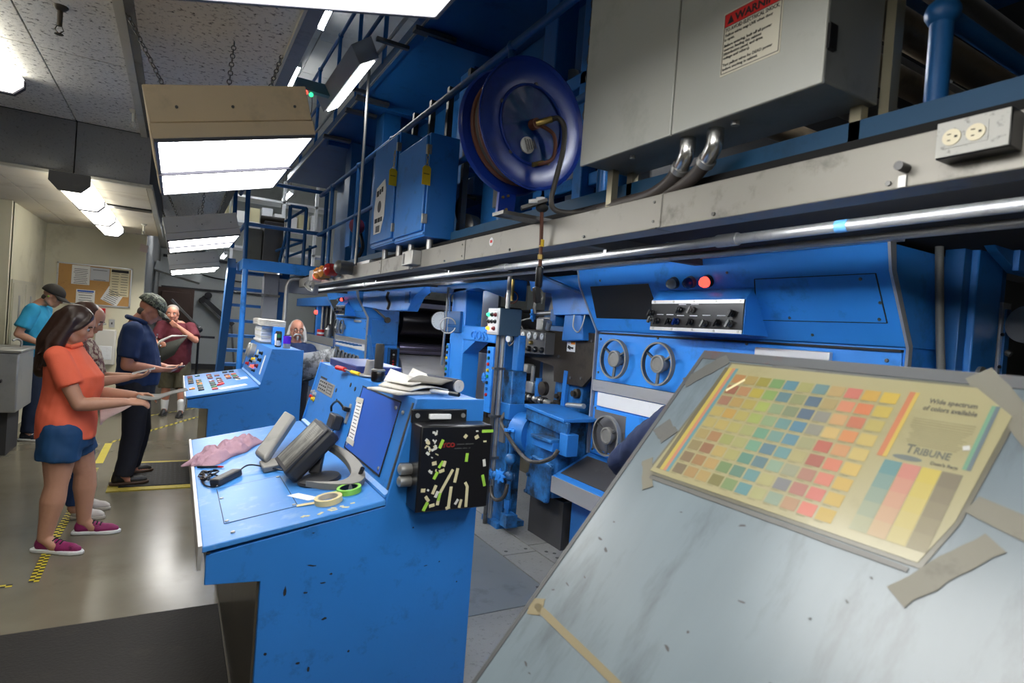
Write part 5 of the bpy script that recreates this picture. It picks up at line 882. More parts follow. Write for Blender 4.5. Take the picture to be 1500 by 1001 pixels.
for y in (.4, 2.4, 4.4, 6.4, 8.4): B((1.88, y - .012, 2.05), (1.92, y + .012, 2.09)).build('strap', STEELD, pp)
tag(MB().cyl((2.02, -.8, 2.03), (2.02, 11, 2.03), .014, n=10).build('lower_conduit', CHROME), 'thinner lower conduit below the bright pipe', 'conduit')
# outlet box
ob = thing('outlet_box', 'paint-worn duplex outlet box on the cable trough', 'outlet', (1.35, .575, 2.075)); B((1.33, .51, 2.038), (1.38, .636, 2.112)).build('box', BLACK, ob, bev=.002); B((1.326, .512, 2.04), (1.331, .634, 2.11)).build('cover_plate', mat('chipped_white_plate', (.42, .42, .39), .5, dirt='0c0c0b', dscale=40, damt=.95), ob); B((1.3245, .545, 2.056), (1.327, .625, 2.096)).build('duplex_plate', MATS['chipped_white_plate'], ob)
for y in (.606, .565):
    m = MB(); m.lathe((1.325, y, 2.076), (-1, 0, 0), [(.0165, 0), (.0165, .003), (.0, .0032)], 18); r_ = m.build('receptacle', mat('ivory', (.62, .56, .38), .4), ob)
    for (dy, dz, w, h) in ((.004, .006, .007, .0018), (.004, -.006, .0055, .0018), (-.008, 0, .005, .004)): B((1.3212, y + dy - w / 2, 2.076 + dz - h / 2), (1.3222, y + dy + w / 2, 2.076 + dz + h / 2)).build('slot', INK, r_)
t = thing('pipe_stub', 'black stud with small steel clip on the cable trough', 'clip', (1.36, .72, 2.03)); MB().cyl((1.38, .715, 2.047), (1.345, .715, 2.047), .010, n=12).build('stud', BLACK, t); B((1.374, .712, 2.006), (1.379, .728, 2.032)).build('clip', STEEL, t)
t = thing('round_sticker', 'small round sticker with red figures on the cable trough', 'sticker', (1.378, 2.7, 2.075)); MB().lathe((1.3795, 2.70, 2.078), (-1, 0, 0), [(.022, 0), (.022, .001), (.0, .0011)], 20).build('disc', WHITE, t); B((1.3775, 2.688, 2.072), (1.3782, 2.712, 2.086)).build('red_mark', RED, t)
# signal lamps at the far end of the trough
t = thing('signal_box', 'grey junction box with lit red lamp on the trough end', 'control box', (1.34, 6.87, 2.09)); B((1.28, 6.80, 2.03), (1.38, 7.0, 2.15)).build('box', STEEL, t, bev=.004); MB().lathe((1.33, 6.80, 2.095), (-.4, -.9, 0), [(.045, 0), (.045, .02), (.03, .035), (.0, .04)], 16).build('red_lens', LAMPR, t)
for (y, z, mm, lab) in ((6.45, 2.09, mat('amber_lens', (.42, .16, .03), .2), 'amber beacon lamp furthest along the cable trough'), (6.22, 2.095, MATS['amber_lens'], 'second amber beacon lamp beside the red beacon'), (5.95, 2.10, mat('red_lens', (.28, .015, .012), .2), 'dark red beacon lamp on the cable trough'), (5.50, 2.10, STEELD, 'grey unlit beacon housing on the cable trough')):
    t = thing('beacon_lamp', lab, 'beacon', (1.3, y, z), 'beacons on the trough'); MB().lathe((1.38, y, z), (-1, -.25, 0), [(.06, 0), (.06, .05), (.055, .055)], 18).build('base', STEELD, t); MB().lathe((1.38, y, z), (-1, -.25, 0), [(.062, .05), (.066, .09), (.062, .14), (.04, .16), (.0, .165)], 20).build('lens', mm, t)
m = MB(); random.seed(9)
for k in range(7): y = 7.1 + .25 * random.random(); m.tube(smoothpath([(1.36, y, 2.08), (1.32 - .05 * random.random(), y + .1 * random.random(), 2.0), (1.34, y - .15 * random.random(), 1.95 - .04 * random.random()), (1.38, y + .1, 2.03)], 5), .006, 5)
tag(m.build('cable_tangle', STEEL), 'tangle of grey cables at the end of the trough', 'cable')
t = thing('switch_box', 'small grey metal switch box with ring pull on the trough', 'control box', (1.34, 3.8, 2.06)); B((1.315, 3.70, 2.02), (1.38, 3.90, 2.115)).build('box', STEEL, t, bev=.004); B((1.312, 3.85, 2.03), (1.316, 3.88, 2.10)).build('toggle_plate', STEELD, t); MB().torus((1.345, 3.79, 2.005), (0, 1, 0), .014, .003, n=14).build('ring_pull', STEELD, t)
# handrails and struts
rl = thing('gantry_handrail', 'blue pipe handrail along the gantry edge behind the cabinets', 'railing', (1.5, 5, 2.2)); MB().cyl((1.56, 1.95, 3.237), (1.56, 8.1, 3.237), .024, n=12).build('top_rail', BLUED, rl); MB().cyl((1.56, 1.95, 2.72), (1.56, 8.1, 2.72), .020, n=12).build('mid_rail', BLUED, rl)
for y in (2.05, 2.97, 5.1, 6.2, 7.4): MB().cyl((1.56, y, 2.17), (1.56, y, 3.237), .022, n=12).build('post', BLUED, rl); MB().ell((1.56, y, 3.237), .034).build('rail_fitting', BLUED, rl)
t = thing('upright_pipe', 'thin bare vertical pipe rising past the upper deck edge', 'pipe', (1.48, 5.8, 2.17)); MB().cyl((1.485, 5.78, 2.13), (1.485, 5.78, 4.1), .014, n=10).build('pipe', STEEL, t)
for i, (y, x) in enumerate(((3.66, 1.61), (4.01, 1.61), (4.36, 1.61), (4.74, 1.61))):
    t = thing('strut_channel', ['steel strut channel nearest the hose reel', 'second steel strut channel from the hose reel', 'third steel strut channel from the hose reel', 'steel strut channel furthest from the hose reel'][i], 'strut', (x, y, 2.17), 'struts behind the blue cabinets'); zt = (3.37, 3.36, 3.37, 3.38)[i]
    B((x, y - .02, 2.17), (x + .006, y + .02, zt)).build('web', STEELD, t); B((x, y - .022, 2.17), (x + .04, y - .016, zt)).build('flange', STEELD, t); B((x, y + .016, 2.17), (x + .04, y + .022, zt)).build('flange', STEELD, t)
# steel cabinet with the warning label
cab = thing('steel_cabinet', 'big grey steel electrical cabinet with red warning label', 'electrical cabinet', (1.4, 1.36, 2.27)); B((1.305, .88, 2.275), (1.535, 1.842, 3.15)).build('cabinet_body', mat('cabinet_side_grey', (.20, .205, .20), .45, .3, dirt='4a4a48', dscale=5, damt=.5), cab, bev=.004)
for a, b, nm in ((.877, 1.367, 'door'), (1.373, 1.844, 'door')): B((1.294, a, 2.268), (1.306, b, 3.15)).build('cabinet_door', CABG, cab, bev=.003)
for z in (2.35, 2.55): B((1.30, .870, z), (1.33, .880, z + .06)).build('hinge', BLACK, cab)
B((1.55, .86, 2.13), (1.59, .885, 3.2)).build('strut', mat('zinc_yellow_strut', (.34, .31, .22), .4, .7, dirt='6a5a30', dscale=4, damt=.4), cab); B((1.50, .90, 2.12), (1.53, .93, 2.275)).build('leg', MATS['zinc_yellow_strut'], cab); B((1.50, 1.78, 2.12), (1.53, 1.81, 2.275)).build('leg', MATS['zinc_yellow_strut'], cab); B((1.42, 1.80, 2.12), (1.45, 1.83, 2.275)).build('leg', MATS['zinc_yellow_strut'], cab)
MB().cyl((1.36, 1.18, 2.275), (1.36, 1.18, 2.262), .012, n=8).build('drain_plug', STEEL, cab); MB().cyl((1.36, 1.62, 2.275), (1.36, 1.62, 2.262), .009, n=8).build('drain_plug', STEEL, cab)
wl = thing('warning_label', 'white electrical shock label with red warning header', 'sign', (1.29, 1.095, 2.47)); B((1.2925, 1.000, 2.384), (1.294, 1.190, 2.562)).build('label_sheet', mat('aged_label', (.66, .63, .52), .5), wl); B((1.2915, 1.005, 2.521), (1.293, 1.185, 2.557)).build('red_header', mat('label_red', (.60, .012, .012), .45), wl)
m = MB()
for (y0_, y1_, z0_, z1_) in ((1.004, 1.186, 2.3895, 2.3905), (1.004, 1.186, 2.5565, 2.5575), (1.0035, 1.0045, 2.390, 2.557), (1.1855, 1.1865, 2.390, 2.557), (1.004, 1.186, 2.520, 2.521)): m.box((1.2912, y0_, z0_), (1.2925, y1_, z1_))
m.build('label_rule', INK, wl, kind='stuff'); LX = (0, -1, 0); UP = (0, 0, 1)
text('WARNING', .029, (1.2912, 1.150, 2.528), LX, UP, INK, wl, 'header_text', bold=.0008, sx=1.08)
m = MB(); m.prism([(1.176, 2.527), (1.154, 2.527), (1.165, 2.550)], 1.2908, 1.2916, 'x'); m.build('warning_triangle', INK, wl, smooth=False)
for (tx, sz, z, mm) in (('TO AVOID ELECTRICAL SHOCK,', .0150, 2.506, INK), ('Yellow wires may LIVE when door', .0112, 2.4925, INK), ('is open.', .0112, 2.481, INK), ('Before entering, lock off all power', .0112, 2.464, INK), ('sources feeding this cabinet', .0112, 2.4525, INK), ('(distribution panel, and drive', .0112, 2.441, INK), ('voltage and others).', .0112, 2.4295, INK), ('Test yellow wires for DEAD power', .0112, 2.410, INK), ('before working in cabinet.', .0112, 2.398, INK)):
    text(tx, sz, (1.2915, 1.182, z), LX, UP, mm, wl, 'label_text', sx=.98 if sz < .012 else .80)
ELB = mat('cast_chrome', (.55, .55, .54), .25, .95, dirt='1a1816', dscale=9, damt=.5)
# elbow fittings and conduits under the cabinet
for i, (y, lab) in enumerate(((1.37, 'left curved chrome conduit elbow under the steel cabinet'), (1.26, 'right curved chrome conduit elbow under the steel cabinet'))):
    t = thing('conduit_elbow', lab, 'conduit fitting', (1.37, y, 2.25), 'elbows under the cabinet'); pth = smoothpath([(1.37, y, 2.275), (1.37, y, 2.235), (1.375, y + .012, 2.215), (1.39, y + .045, 2.195)], 5); MB().tube(pth, .025, 16).build('elbow', ELB, t); MB().cyl((1.388, y + .04, 2.198), (1.394, y + .056, 2.188), .029, n=16).build('collar', CHROME, t)
    MB().tube(smoothpath([(1.39, y + .045, 2.195), (1.41, y + .11, 2.165), (1.43, y + .22, 2.142), (1.44, y + .40, 2.14), (1.45, y + .62, 2.135)], 5), .023, 12).build('flex_conduit', mat('dull_flex', (.06, .05, .045), .5), t)
# hose reel
hr = thing('hose_reel', 'round dark blue air hose reel beside the steel cabinet', 'hose reel', (1.25, 2.2, 2.13)); RC = V((1.232, 2.12, 2.485)); RD = V((.10, -1, 0)).normalized(); RR = .268
def disc(off, fr): return MB().lathe(RC, RD, [(RR * .60, off - .012 * fr), (RR * .66, off), (RR * .97, off), (RR, off + .010 * fr), (RR * 1.005, off + .016 * fr), (RR * .985, off + .018 * fr), (RR * .95, off + .006 * fr), (RR * .66, off + .006 * fr), (RR * .60, off - .004 * fr), (.001, off - .004 * fr)], 56)
disc(.0, 1).build('front_flange', REELB, hr); disc(-.13, -1).build('rear_flange', REELB, hr); MB().cyl(RC - RD * .125, RC - RD * .004, RR * .66, n=40).build('drum', BLUED, hr)
for k in range(4): MB().torus(RC - RD * (.025 + k * .027), RD, RR * .80 + .006 * (k % 2), .0135, n=48, m=8).build('wound_hose', RUST if k % 2 else HOSE, hr)
a_, u_, _ = basis(RD)
MB().torus(RC + RD * .003, RD, RR * .60, .006, n=48, m=6).build('pressed_ring', REELB, hr)
for k in range(5): tt = 2 * math.pi * k / 5 + .3; MB().lathe(RC + (a_ * math.cos(tt) + u_ * math.sin(tt)) * RR * .63, RD, [(.009, 0), (.008, .006), (.001, .007)], 10).build('rivet', STEELD, hr)
lb = MB().lathe(RC + V((-.018, 0, -.088)), RD, [(.034, .0), (.034, .0065), (.0, .007)], 24).build('round_label', mat('grey_label', (.45, .46, .45), .5), hr); text('CAUTION', .012, RC + V((-.0395, -.0125, -.066)), (.38, .038, -.92), (.92, .092, .38), INK, hr, 'label_text')
m = MB()
for i in range(4): m.bar(RC + V((-.024 + i * .010, -.0125, -.066 + i * .002)), RC + V((-.008 + i * .010, -.011, -.106 + i * .004)), .001, .004, up=(.92, 0, .38))
m.build('label_lines', INKB, hr, kind='stuff')
MB().cyl(RC + RD * .0, RC + RD * .035, .022, n=14).build('swivel', RUST, hr); sw = V((1.275, 2.075, 2.505)); MB().tube(smoothpath([RC + RD * .03 + V((0, 0, .0)), RC + RD * .05 + V((.02, 0, .008)), sw + V((.01, -.02, .0))], 5), .013, 10).build('swivel_elbow', BRASS, hr)
hz_ = smoothpath([sw + V((.01, -.02, 0)), (1.315, 2.05, 2.513), (1.338, 2.04, 2.48), (1.335, 2.03, 2.38), (1.315, 2.04, 2.25), (1.31, 2.05, 2.17), (1.335, 2.04, 2.135), (1.40, 1.98, 2.13), (1.44, 1.85, 2.14), (1.44, 1.6, 2.14)], 7); MB().tube(hz_, .011, 10).build('feed_hose', HOSE, hr)
MB().tube(smoothpath([RC + RD * .035 + V((.02, 0, -.005)), RC + RD * .03 + V((.09, 0, -.03)), RC + RD * .02 + V((.10, 0, -.12)), RC + RD * .015 + V((.03, 0, -.16))], 6), .008, 8).build('inner_hose', RUST, hr); MB().cyl(RC + V((.01, -.012, -.165)), RC + V((.06, -.012, -.145)), .010, n=12).build('ferrule', BRASS, hr)
MB().prism([(1.17, 2.12), (1.25, 2.12), (1.27, 2.40), (1.18, 2.40)], 2.255, 2.275).build('mount_bracket', REELB, hr); B((1.17, 2.20, 2.12), (1.47, 2.30, 2.135)).build('mount_plate', STEELD, hr)
for (x, z) in ((1.19, 2.20), (1.215, 2.21), (1.21, 2.15)): MB().cyl((x, 2.255, z), (x, 2.247, z), .006, n=8).build('mount_bolt', BRASS, hr)
MB().obox((1.30, 2.17, 2.175), (.045, -.03, .02), (.01, .02, 0), (-.003, 0, .006)).build('outlet_guide', STEELD, hr)
for s in (-1, 1): MB().cyl((1.30 + .018 * s - .02, 2.15, 2.186 + .008 * s), (1.30 + .018 * s + .012, 2.135, 2.192 + .008 * s), .009, n=10).build('guide_roller', WHITE, hr)
MB().ell((1.335, 2.16, 2.165), (.028, .028, .02)).build('hose_stop', RUBBER, hr)
MB().tube(smoothpath([(1.335, 2.16, 2.16), (1.345, 2.165, 2.05), (1.35, 2.165, 1.93), (1.35, 2.165, 1.90)], 5), .0085, 8).build('hanging_hose', RUST, hr); MB().cyl((1.35, 2.165, 2.03), (1.35, 2.165, 2.00), .011, n=8).build('yellow_band', YELLOW, hr); MB().cyl((1.349, 2.165, 1.965), (1.35, 2.165, 1.945), .013, n=8).build('fitting', BRASS, hr)
t = thing('air_gun', 'black air gun hanging at the end of the reel hose', 'air tool', (1.35, 2.165, 1.8)); MB().lathe((1.35, 2.165, 1.915), (0, 0, -1), [(.010, 0), (.016, .006), (.016, .085), (.012, .095)], 12).build('grip', BLACK, t); MB().obox((1.345, 2.165, 1.79), (.014, 0, .004), (0, .012, 0), (-.006, 0, .035)).build('gun_body', BLACK, t, bev=.004); MB().tube([(1.345, 2.165, 1.77), (1.337, 2.165, 1.735), (1.345, 2.165, 1.71)], .007, 8).build('nozzle', STEELD, t); MB().tube(smoothpath([(1.36, 2.165, 1.82), (1.375, 2.16, 1.79), (1.365, 2.16, 1.755)], 5), .004, 6).build('trigger', STEELD, t)
# blue enclosures with tags
def enclosure(y0, y1, z0, z1, label, depth=.222, x=1.30):
    t = thing('blue_enclosure', label, 'electrical cabinet', (x + depth / 2, (y0 + y1) / 2, z0)); B((x + .018, y0, z0), (x + depth, y1, z1)).build('box', BLUE2, t, bev=.006)
    B((x, y0 + .015, z0 + .035), (x + .02, y1 - .015, z1 - .015)).build('door', BLUE2, t, bev=.008); B((x + .01, y0 - .003, z0 + .012), (x + .022, y1 - .01, z0 + .024)).build('drip_lip', BLUEL, t)
    for z in (z0 + .11, z1 - .11): B((x - .004, y0 - .008, z - .03), (x + .03, y0 + .014, z + .03)).build('latch', STEEL, t, bev=.003)
    for yy in (y0 + .1, y1 - .12): MB().cyl((x + .1, yy, z0), (x + .1, yy, 2.12), .022, n=12).build('conduit_stub', CHROME, t)
    return t
e1 = enclosure(3.52, 4.09, 2.185, 2.84, 'blue electrical enclosure nearer the hose reel with yellow tag'); e2 = enclosure(4.13, 4.69, 2.20, 3.0, 'taller blue electrical enclosure with torn paper sign on its door')
def ytag(x, y, z, label):
    t = thing('yellow_tag', label, 'tag', (x, y, z)); MB().prism([(x - .028, z - .12), (x + .028, z - .12), (x + .028, z - .015), (x + .016, z), (x - .016, z), (x - .028, z - .015)], y, y + .002, 'y').build('tag_card', YELLOW, t); B((x - .020, y - .0008, z - .055), (x + .018, y, z - .048)).build('tag_print', mat('tag_ink', (.25, .17, .01), .6), t); mb = MB(); chain(mb, (x, y, z - .005), (x + .004, y + .004, z + .13), .007); mb.build('tag_chain', BRASS, t)
ytag(1.30, 3.500, 2.62, 'yellow tag chained to the nearer blue enclosure'); ytag(1.275, 4.105, 2.72, 'yellow tag hanging between the two blue enclosures')
t = thing('door_sign', 'torn white paper sign with dark picture on the taller enclosure', 'sign', (1.29, 4.5, 2.5)); MB().prism([(4.36, 2.70), (4.56, 2.66), (4.60, 2.48), (4.57, 2.30), (4.40, 2.30), (4.33, 2.42), (4.32, 2.62)], 1.2955, 1.2985, 'x').build('paper', PAPER, t); m = MB()
for (ya, yb, za, zb) in ((4.39, 4.43, 2.61, 2.65), (4.44, 4.48, 2.60, 2.64), (4.49, 4.55, 2.59, 2.635), (4.37, 4.41, 2.385, 2.42), (4.42, 4.48, 2.385, 2.42), (4.49, 4.56, 2.385, 2.42)): m.box((1.2948, ya, za), (1.2957, yb, zb))
m.build('blurred_sign_print', INK, t, smooth=False, kind='stuff')
MB().lathe((1.2955, 4.46, 2.505), (-1, 0, 0), [(.045, 0), (.045, .0006), (.0, .0007)], 20, up=(0, 1, 0)).build('picture', INKB, t); B((1.2948, 4.42, 2.31), (1.2955, 4.52, 2.36)).build('picture', INKB, t)
# upper deck, its underside and rails
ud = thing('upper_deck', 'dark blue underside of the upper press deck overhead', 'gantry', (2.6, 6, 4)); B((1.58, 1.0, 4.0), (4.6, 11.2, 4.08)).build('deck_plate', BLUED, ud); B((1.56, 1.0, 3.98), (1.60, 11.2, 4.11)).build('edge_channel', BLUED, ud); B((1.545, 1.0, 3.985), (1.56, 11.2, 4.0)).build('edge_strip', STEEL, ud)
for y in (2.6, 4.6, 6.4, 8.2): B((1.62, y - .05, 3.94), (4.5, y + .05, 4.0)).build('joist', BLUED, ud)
for (y, x) in ((4.55, 1.5), (6.3, 1.5), (6.75, 1.5), (7.9, 1.5)): B((x, y - .04, 3.95), (x + .35, y + .04, 3.985)).build('outrigger', STEELD, ud)
ur = thing('upper_handrail', 'slim blue handrail on the upper deck against the high ceiling', 'railing', (1.55, 6, 4.1)); MB().cyl((1.57, 1, 5.15), (1.57, 11, 5.15), .022, n=10).build('top_rail', BLUED, ur); MB().cyl((1.57, 1, 4.62), (1.57, 11, 4.62), .02, n=10).build('mid_rail', BLUED, ur); MB().cyl((1.50, 3.2, 4.15), (1.50, 11, 4.15), .016, n=10).build('low_pipe', STEEL, ur)
for y in (3.4, 4.6, 5.6, 6.6, 7.6, 8.8, 10): MB().cyl((1.57, y, 4.08), (1.57, y, 5.15), .022, n=10).build('post', BLUE2, ur); MB().ell((1.57, y, 5.15), .034).build('rail_fitting', BLUED, ur)
t = thing('side_troffer', 'grey fluorescent fixture tilted along the upper deck edge', 'light fixture', (1.2, 5.3, 3.8)); MB().prism([(1.20, 3.76), (1.36, 3.86), (1.28, 4.02), (1.12, 3.90)], 5.0, 6.4).build('housing', MATS['grey_lamp_housing'], t, bev=.004); MB().obox((1.283, 5.7, 3.805), (.05, 0, .0333), (0, .66, 0), (.003, 0, -.004)).build('lens', LENS, t, smooth=False)
for y in (4.9, 6.1): B((1.30, y - .02, 3.95), (1.58, y + .02, 3.98)).build('arm', STEELD, t)
t = thing('exit_signal', 'pale blue beam with red and green pilot lamps beside the beige troffer', 'signal', (1.1, 6.0, 3.8)); B((.86, 6.0, 3.80), (1.20, 6.08, 3.90)).build('beam', mat('pale_teal_paint', (.14, .28, .34), .5), t); MB().ell((.95, 6.0, 3.775), .022).build('red_lamp', LAMPR, t); MB().ell((1.0, 6.0, 3.765), .022).build('green_lamp', LAMPG, t); MB().tube(smoothpath([(1.01, 6.0, 3.75), (1.015, 6.0, 3.62), (1.0, 6.0, 3.55)], 4), .004, 5).build('pull_cord', BLACK, t); MB().torus((1.0, 6.0, 3.53), (0, 1, 0), .022, .004, n=14).build('pull_ring', BLACK, t)
# press superstructure seen between the rails
def blk(name, label, cat, m, *boxes, **k):
    t = thing(name, label, cat, ((boxes[0][0] + boxes[0][3]) / 2, (boxes[0][1] + boxes[0][4]) / 2, boxes[0][2]))
    for i, b in enumerate(boxes): B(b[:3], b[3:6]).build(b[6] if len(b) > 6 else 'panel', b[7] if len(b) > 7 else m, t, bev=.008)
    return t
blk('gearcase', 'blue gearcase with grey cover between hose reel and blue enclosures', 'machine part', BLUE2, (1.75, 3.35, 2.17, 2.0, 3.62, 2.82, 'case'), (1.70, 3.28, 2.40, 1.76, 3.36, 2.56, 'cover', STEEL), (1.72, 3.5, 2.75, 1.95, 3.9, 2.95, 'upper_case', BLUE), (1.72, 3.7, 2.55, 1.9, 4.2, 2.68, 'pipe_block', BLUED))
t = thing('pump_motor', 'round grey motor end by the strut channels', 'motor', (1.65, 3.75, 2.3)); MB().lathe((1.75, 3.72, 2.32), (-1, -.3, 0), [(.09, 0), (.09, .08), (.07, .1), (.02, .105)], 20).build('end_bell', STEEL, t); MB().tube(smoothpath([(1.68, 3.80, 2.36), (1.64, 3.78, 2.46), (1.64, 3.68, 2.52), (1.70, 3.6, 2.5)], 6), .014, 8).build('cable', BLACK, t)
blk('superstructure_frame', 'blue press superstructure posts behind the hose reel', 'press frame', BLUE2, (1.85, 2.30, 2.17, 1.97, 2.42, 4.0, 'post'), (1.85, 2.62, 2.17, 1.95, 2.70, 4.0, 'post'), (1.9, 3.05, 2.17, 2.05, 3.2, 4.0, 'post'), (1.85, 2.3, 3.0, 1.95, 3.2, 3.08, 'cross_bar'), (1.9, 2.4, 2.45, 1.96, 3.1, 2.52, 'cross_bar'), (2.2, 4.9, 2.17, 2.38, 5.2, 4.0, 'post', BLUED), (1.9, 6.6, 2.17, 2.1, 6.9, 4.0, 'post', BLUED), (1.9, 8.0, 2.17, 2.2, 8.3, 4.0, 'post', BLUED))  # rear posts take the deeper blue, darkened in colour in place of shade
t = thing('hoist_chain', 'dark hoist chain hanging by the blue post above the reel', 'chain', (1.75, 2.6, 2.9)); mb = MB()
for dx in (0, .03, .05): chain(mb, (1.78 + dx, 2.52 + dx, 3.95), (1.78 + dx, 2.52 + dx, 2.75), .016)
mb.build('links', STEELD, t, kind='stuff')
t = thing('white_winch', 'pale winch drum behind the hoist chain', 'winch', (2.1, 2.6, 3.1)); MB().cyl((2.0, 3.05, 3.12), (2.35, 3.1, 3.12), .14, n=20).build('drum', STEEL, t); MB().cyl((2.0, 3.0, 2.85), (2.4, 2.95, 2.85), .08, n=16).build('roller', WHITE, t)
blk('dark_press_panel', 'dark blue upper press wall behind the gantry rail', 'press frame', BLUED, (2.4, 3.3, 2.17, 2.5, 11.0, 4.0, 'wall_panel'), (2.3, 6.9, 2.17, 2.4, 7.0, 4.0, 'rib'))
t = thing('blue_rail_post', 'blue pipe rail post with ball top at the right above the toe board', 'railing', (1.62, .80, 2.2)); MB().cyl((1.62, .785, 2.17), (1.62, .785, 2.49), .026, n=14).build('post', BLUED, t); MB().ell((1.62, .785, 2.50), (.040, .040, .036), 16, 10).build('ball_fitting', BLUED, t); MB().cyl((1.62, .785, 2.50), (3.6, .80, 2.50), .022, n=12).build('cross_rail', BLUED, t)
random.seed(4)
for i, (y, z, r) in enumerate(((1.05, 2.86, .045), (1.0, 2.62, .05), (1.12, 2.42, .045), (1.30, 2.72, .05), (1.55, 2.98, .05), (1.45, 2.45, .04))):
    lab = ['dark web roller nearest the steel cabinet top', 'dark web roller under the cabinet side', 'lowest dark web roller behind the cabinet strut', 'slim dark web roller right of the ball-topped post', 'web roller under the printed paper web at right', 'short dark web roller beside the blue post foot'][i]
    t = thing('web_roller', lab, 'roller', (2, y, z), 'rollers behind the blue post'); MB().cyl((1.66, y, z), (4.55, y, z), r, n=18).build('barrel', mat('bronze_roller', (.20, .155, .10), .4, .5, dirt='14100a', dscale=5, damt=.6) if i % 2 else mat('grey_roller', (.16, .15, .14), .4, .5), t); MB().cyl((1.62, y, z), (1.66, y, z), r * .4, n=10).build('journal', BRASS, t)
WEBM = mat('printed_web', (.20, .185, .16), .7, dirt='3a2a4a', dscale=5, damt=.8, var=.5)
t = thing('printed_web', 'printed newspaper web stretched overhead at the top right corner', 'paper web', (2.6, .4, 3)); MB().obox((3.0, .35, 3.02), (1.2, 0, 0), (0, .55, -.12), (0, .0005, .002)).build('web', WEBM, t)
for k in range(14):
    u, v = random.uniform(-1, 1), random.uniform(-.9, .9); MB().obox((3.0 + u, .35 + v * .5, 3.015 - v * .11), (random.uniform(.04, .12), 0, 0), (0, .05, -.011), (0, .0005, .0016)).build('print_block', random.choice((mat('web_amber', (.22, .13, .03), .7), mat('web_blue', (.05, .06, .12), .7), INKB, mat('web_pale', (.32, .31, .29), .7))), t, smooth=False)
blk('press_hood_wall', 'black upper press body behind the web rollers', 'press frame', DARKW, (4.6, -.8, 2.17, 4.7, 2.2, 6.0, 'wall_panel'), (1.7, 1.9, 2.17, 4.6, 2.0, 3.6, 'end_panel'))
t = thing('skylight_pane', 'bright pale panel glimpsed between the dark web rollers', 'panel', (3.6, 1.55, 3.1)); B((4.02, 1.86, 3.28), (4.55, 1.88, 3.48)).build('pane', mat('lit_pane', (.75, .76, .74), .5), t); B((4.28, 1.85, 3.28), (4.31, 1.86, 3.48)).build('mullion', BLACK, t); B((4.02, 1.85, 3.34), (4.55, 1.86, 3.37)).build('mullion', BLACK, t)

# ---------------------------------------------------------------- stair landing at the far end of the gantry
pl = thing('stair_landing', 'bright blue stair landing platform with pipe guard rails', 'platform', (1.1, 8.4, 2.25)); B((.68, 8.18, 2.165), (1.62, 8.24, 2.305)).build('front_beam', BLUE, pl, bev=.01); B((.68, 8.24, 2.165), (.74, 9.3, 2.305)).build('side_beam', BLUE, pl, bev=.01); B((.70, 8.22, 2.25), (2.2, 9.3, 2.29)).build('deck', STEELD, pl)
P = lambda m, a, b, r=.025, nm='rail': MB().cyl(a, b, r, n=12).build(nm, m, pl)
P(BLUE, (.72, 8.20, .0), (.72, 8.20, 2.17), .034, 'leg'); P(BLUED, (.705, 8.20, 2.30), (.69, 8.20, 3.30), .028, 'corner_post'); P(BLUED, (.69, 8.20, 2.745), (1.66, 8.20, 2.745)); P(BLUED, (.69, 8.20, 3.30), (1.66, 8.20, 3.30)); P(BLUED, (1.66, 8.20, 2.30), (1.66, 8.20, 3.32), .028, 'corner_post')
P(BLUED, (1.66, 8.20, 2.745), (1.56, 8.1, 2.72)); P(BLUED, (1.66, 8.20, 3.30), (1.56, 8.1, 3.237)); P(BLUED, (.69, 8.2, 3.30), (.69, 9.3, 3.30)); P(BLUED, (.69, 8.2, 2.745), (.69, 9.3, 2.745))
for (x, y) in ((1.25, 8.5), (1.46, 8.5)): P(BLUED, (x, y, 2.29), (x, y, 3.11), .024, 'gate_post')
P(BLUED, (1.25, 8.5, 3.11), (1.46, 8.5, 3.11), .024); P(BLUED, (1.25, 8.5, 2.66), (1.46, 8.5, 2.66), .02); P(BLUED, (1.46, 8.5, 3.11), (1.30, 9.2, 3.0), .02); P(BLUED, (1.46, 8.5, 2.66), (1.2, 9.2, 2.55), .02); P(BLUED, (1.2, 8.9, 2.29), (1.32, 9.1, 2.85), .022, 'brace'); P(BLUED, (1.56, 8.6, 2.29), (1.56, 8.6, 2.62), .022, 'stub_post'); P(BLUED, (1.60, 8.4, 2.60), (1.3, 9.0, 2.45), .018)
sr = thing('steel_stairs', 'blue open-tread steel stairs descending behind the far console', 'stairs', (.9, 9.5, 0))
for x in (.60, 1.28): MB().bar((x, 8.75, 2.27), (x, 10.35, 0.0), .10, .24, up=(0, 1, .7)).build('stringer', BLUED, sr, bev=.004)
for i in range(10): f = (i + .5) / 10.2; B((.62, 8.75 + 1.6 * f - .09, 2.27 * (1 - f) - .02), (1.26, 8.75 + 1.6 * f + .12, 2.27 * (1 - f) + .02)).build('tread', BLUE2, sr)
MB().tube([(.55, 8.5, 3.35), (.575, 8.6, 3.3), (.585, 8.62, 2.75), (.60, 8.9, 2.5)], .026, 10).build('handrail', BLUED, sr)
gc = thing('grey_column', 'square grey column with bent conduit under the landing', 'column', (1.1, 8.7, 0)); B((1.0, 8.62, 0), (1.19, 8.84, 2.17)).build('shaft', mat('grey_column_paint', (.20, .21, .24), .5, dirt='3a3a3e', dscale=4, damt=.4), gc, bev=.006); B((.98, 8.60, 1.86), (1.21, 8.86, 1.89)).build('band', STEELD, gc); B((1.19, 8.64, 1.94), (1.72, 8.82, 2.12)).build('arm', MATS['grey_column_paint'], gc)
tag(MB().tube(smoothpath([(1.70, 8.40, 2.14), (1.48, 8.42, 2.14), (1.33, 8.44, 2.12), (1.275, 8.45, 2.04), (1.265, 8.45, 1.9), (1.26, 8.45, 1.45)], 6), .028, 10).build('bent_conduit', STEEL), 'bent conduit curving down beside the grey column', 'conduit')
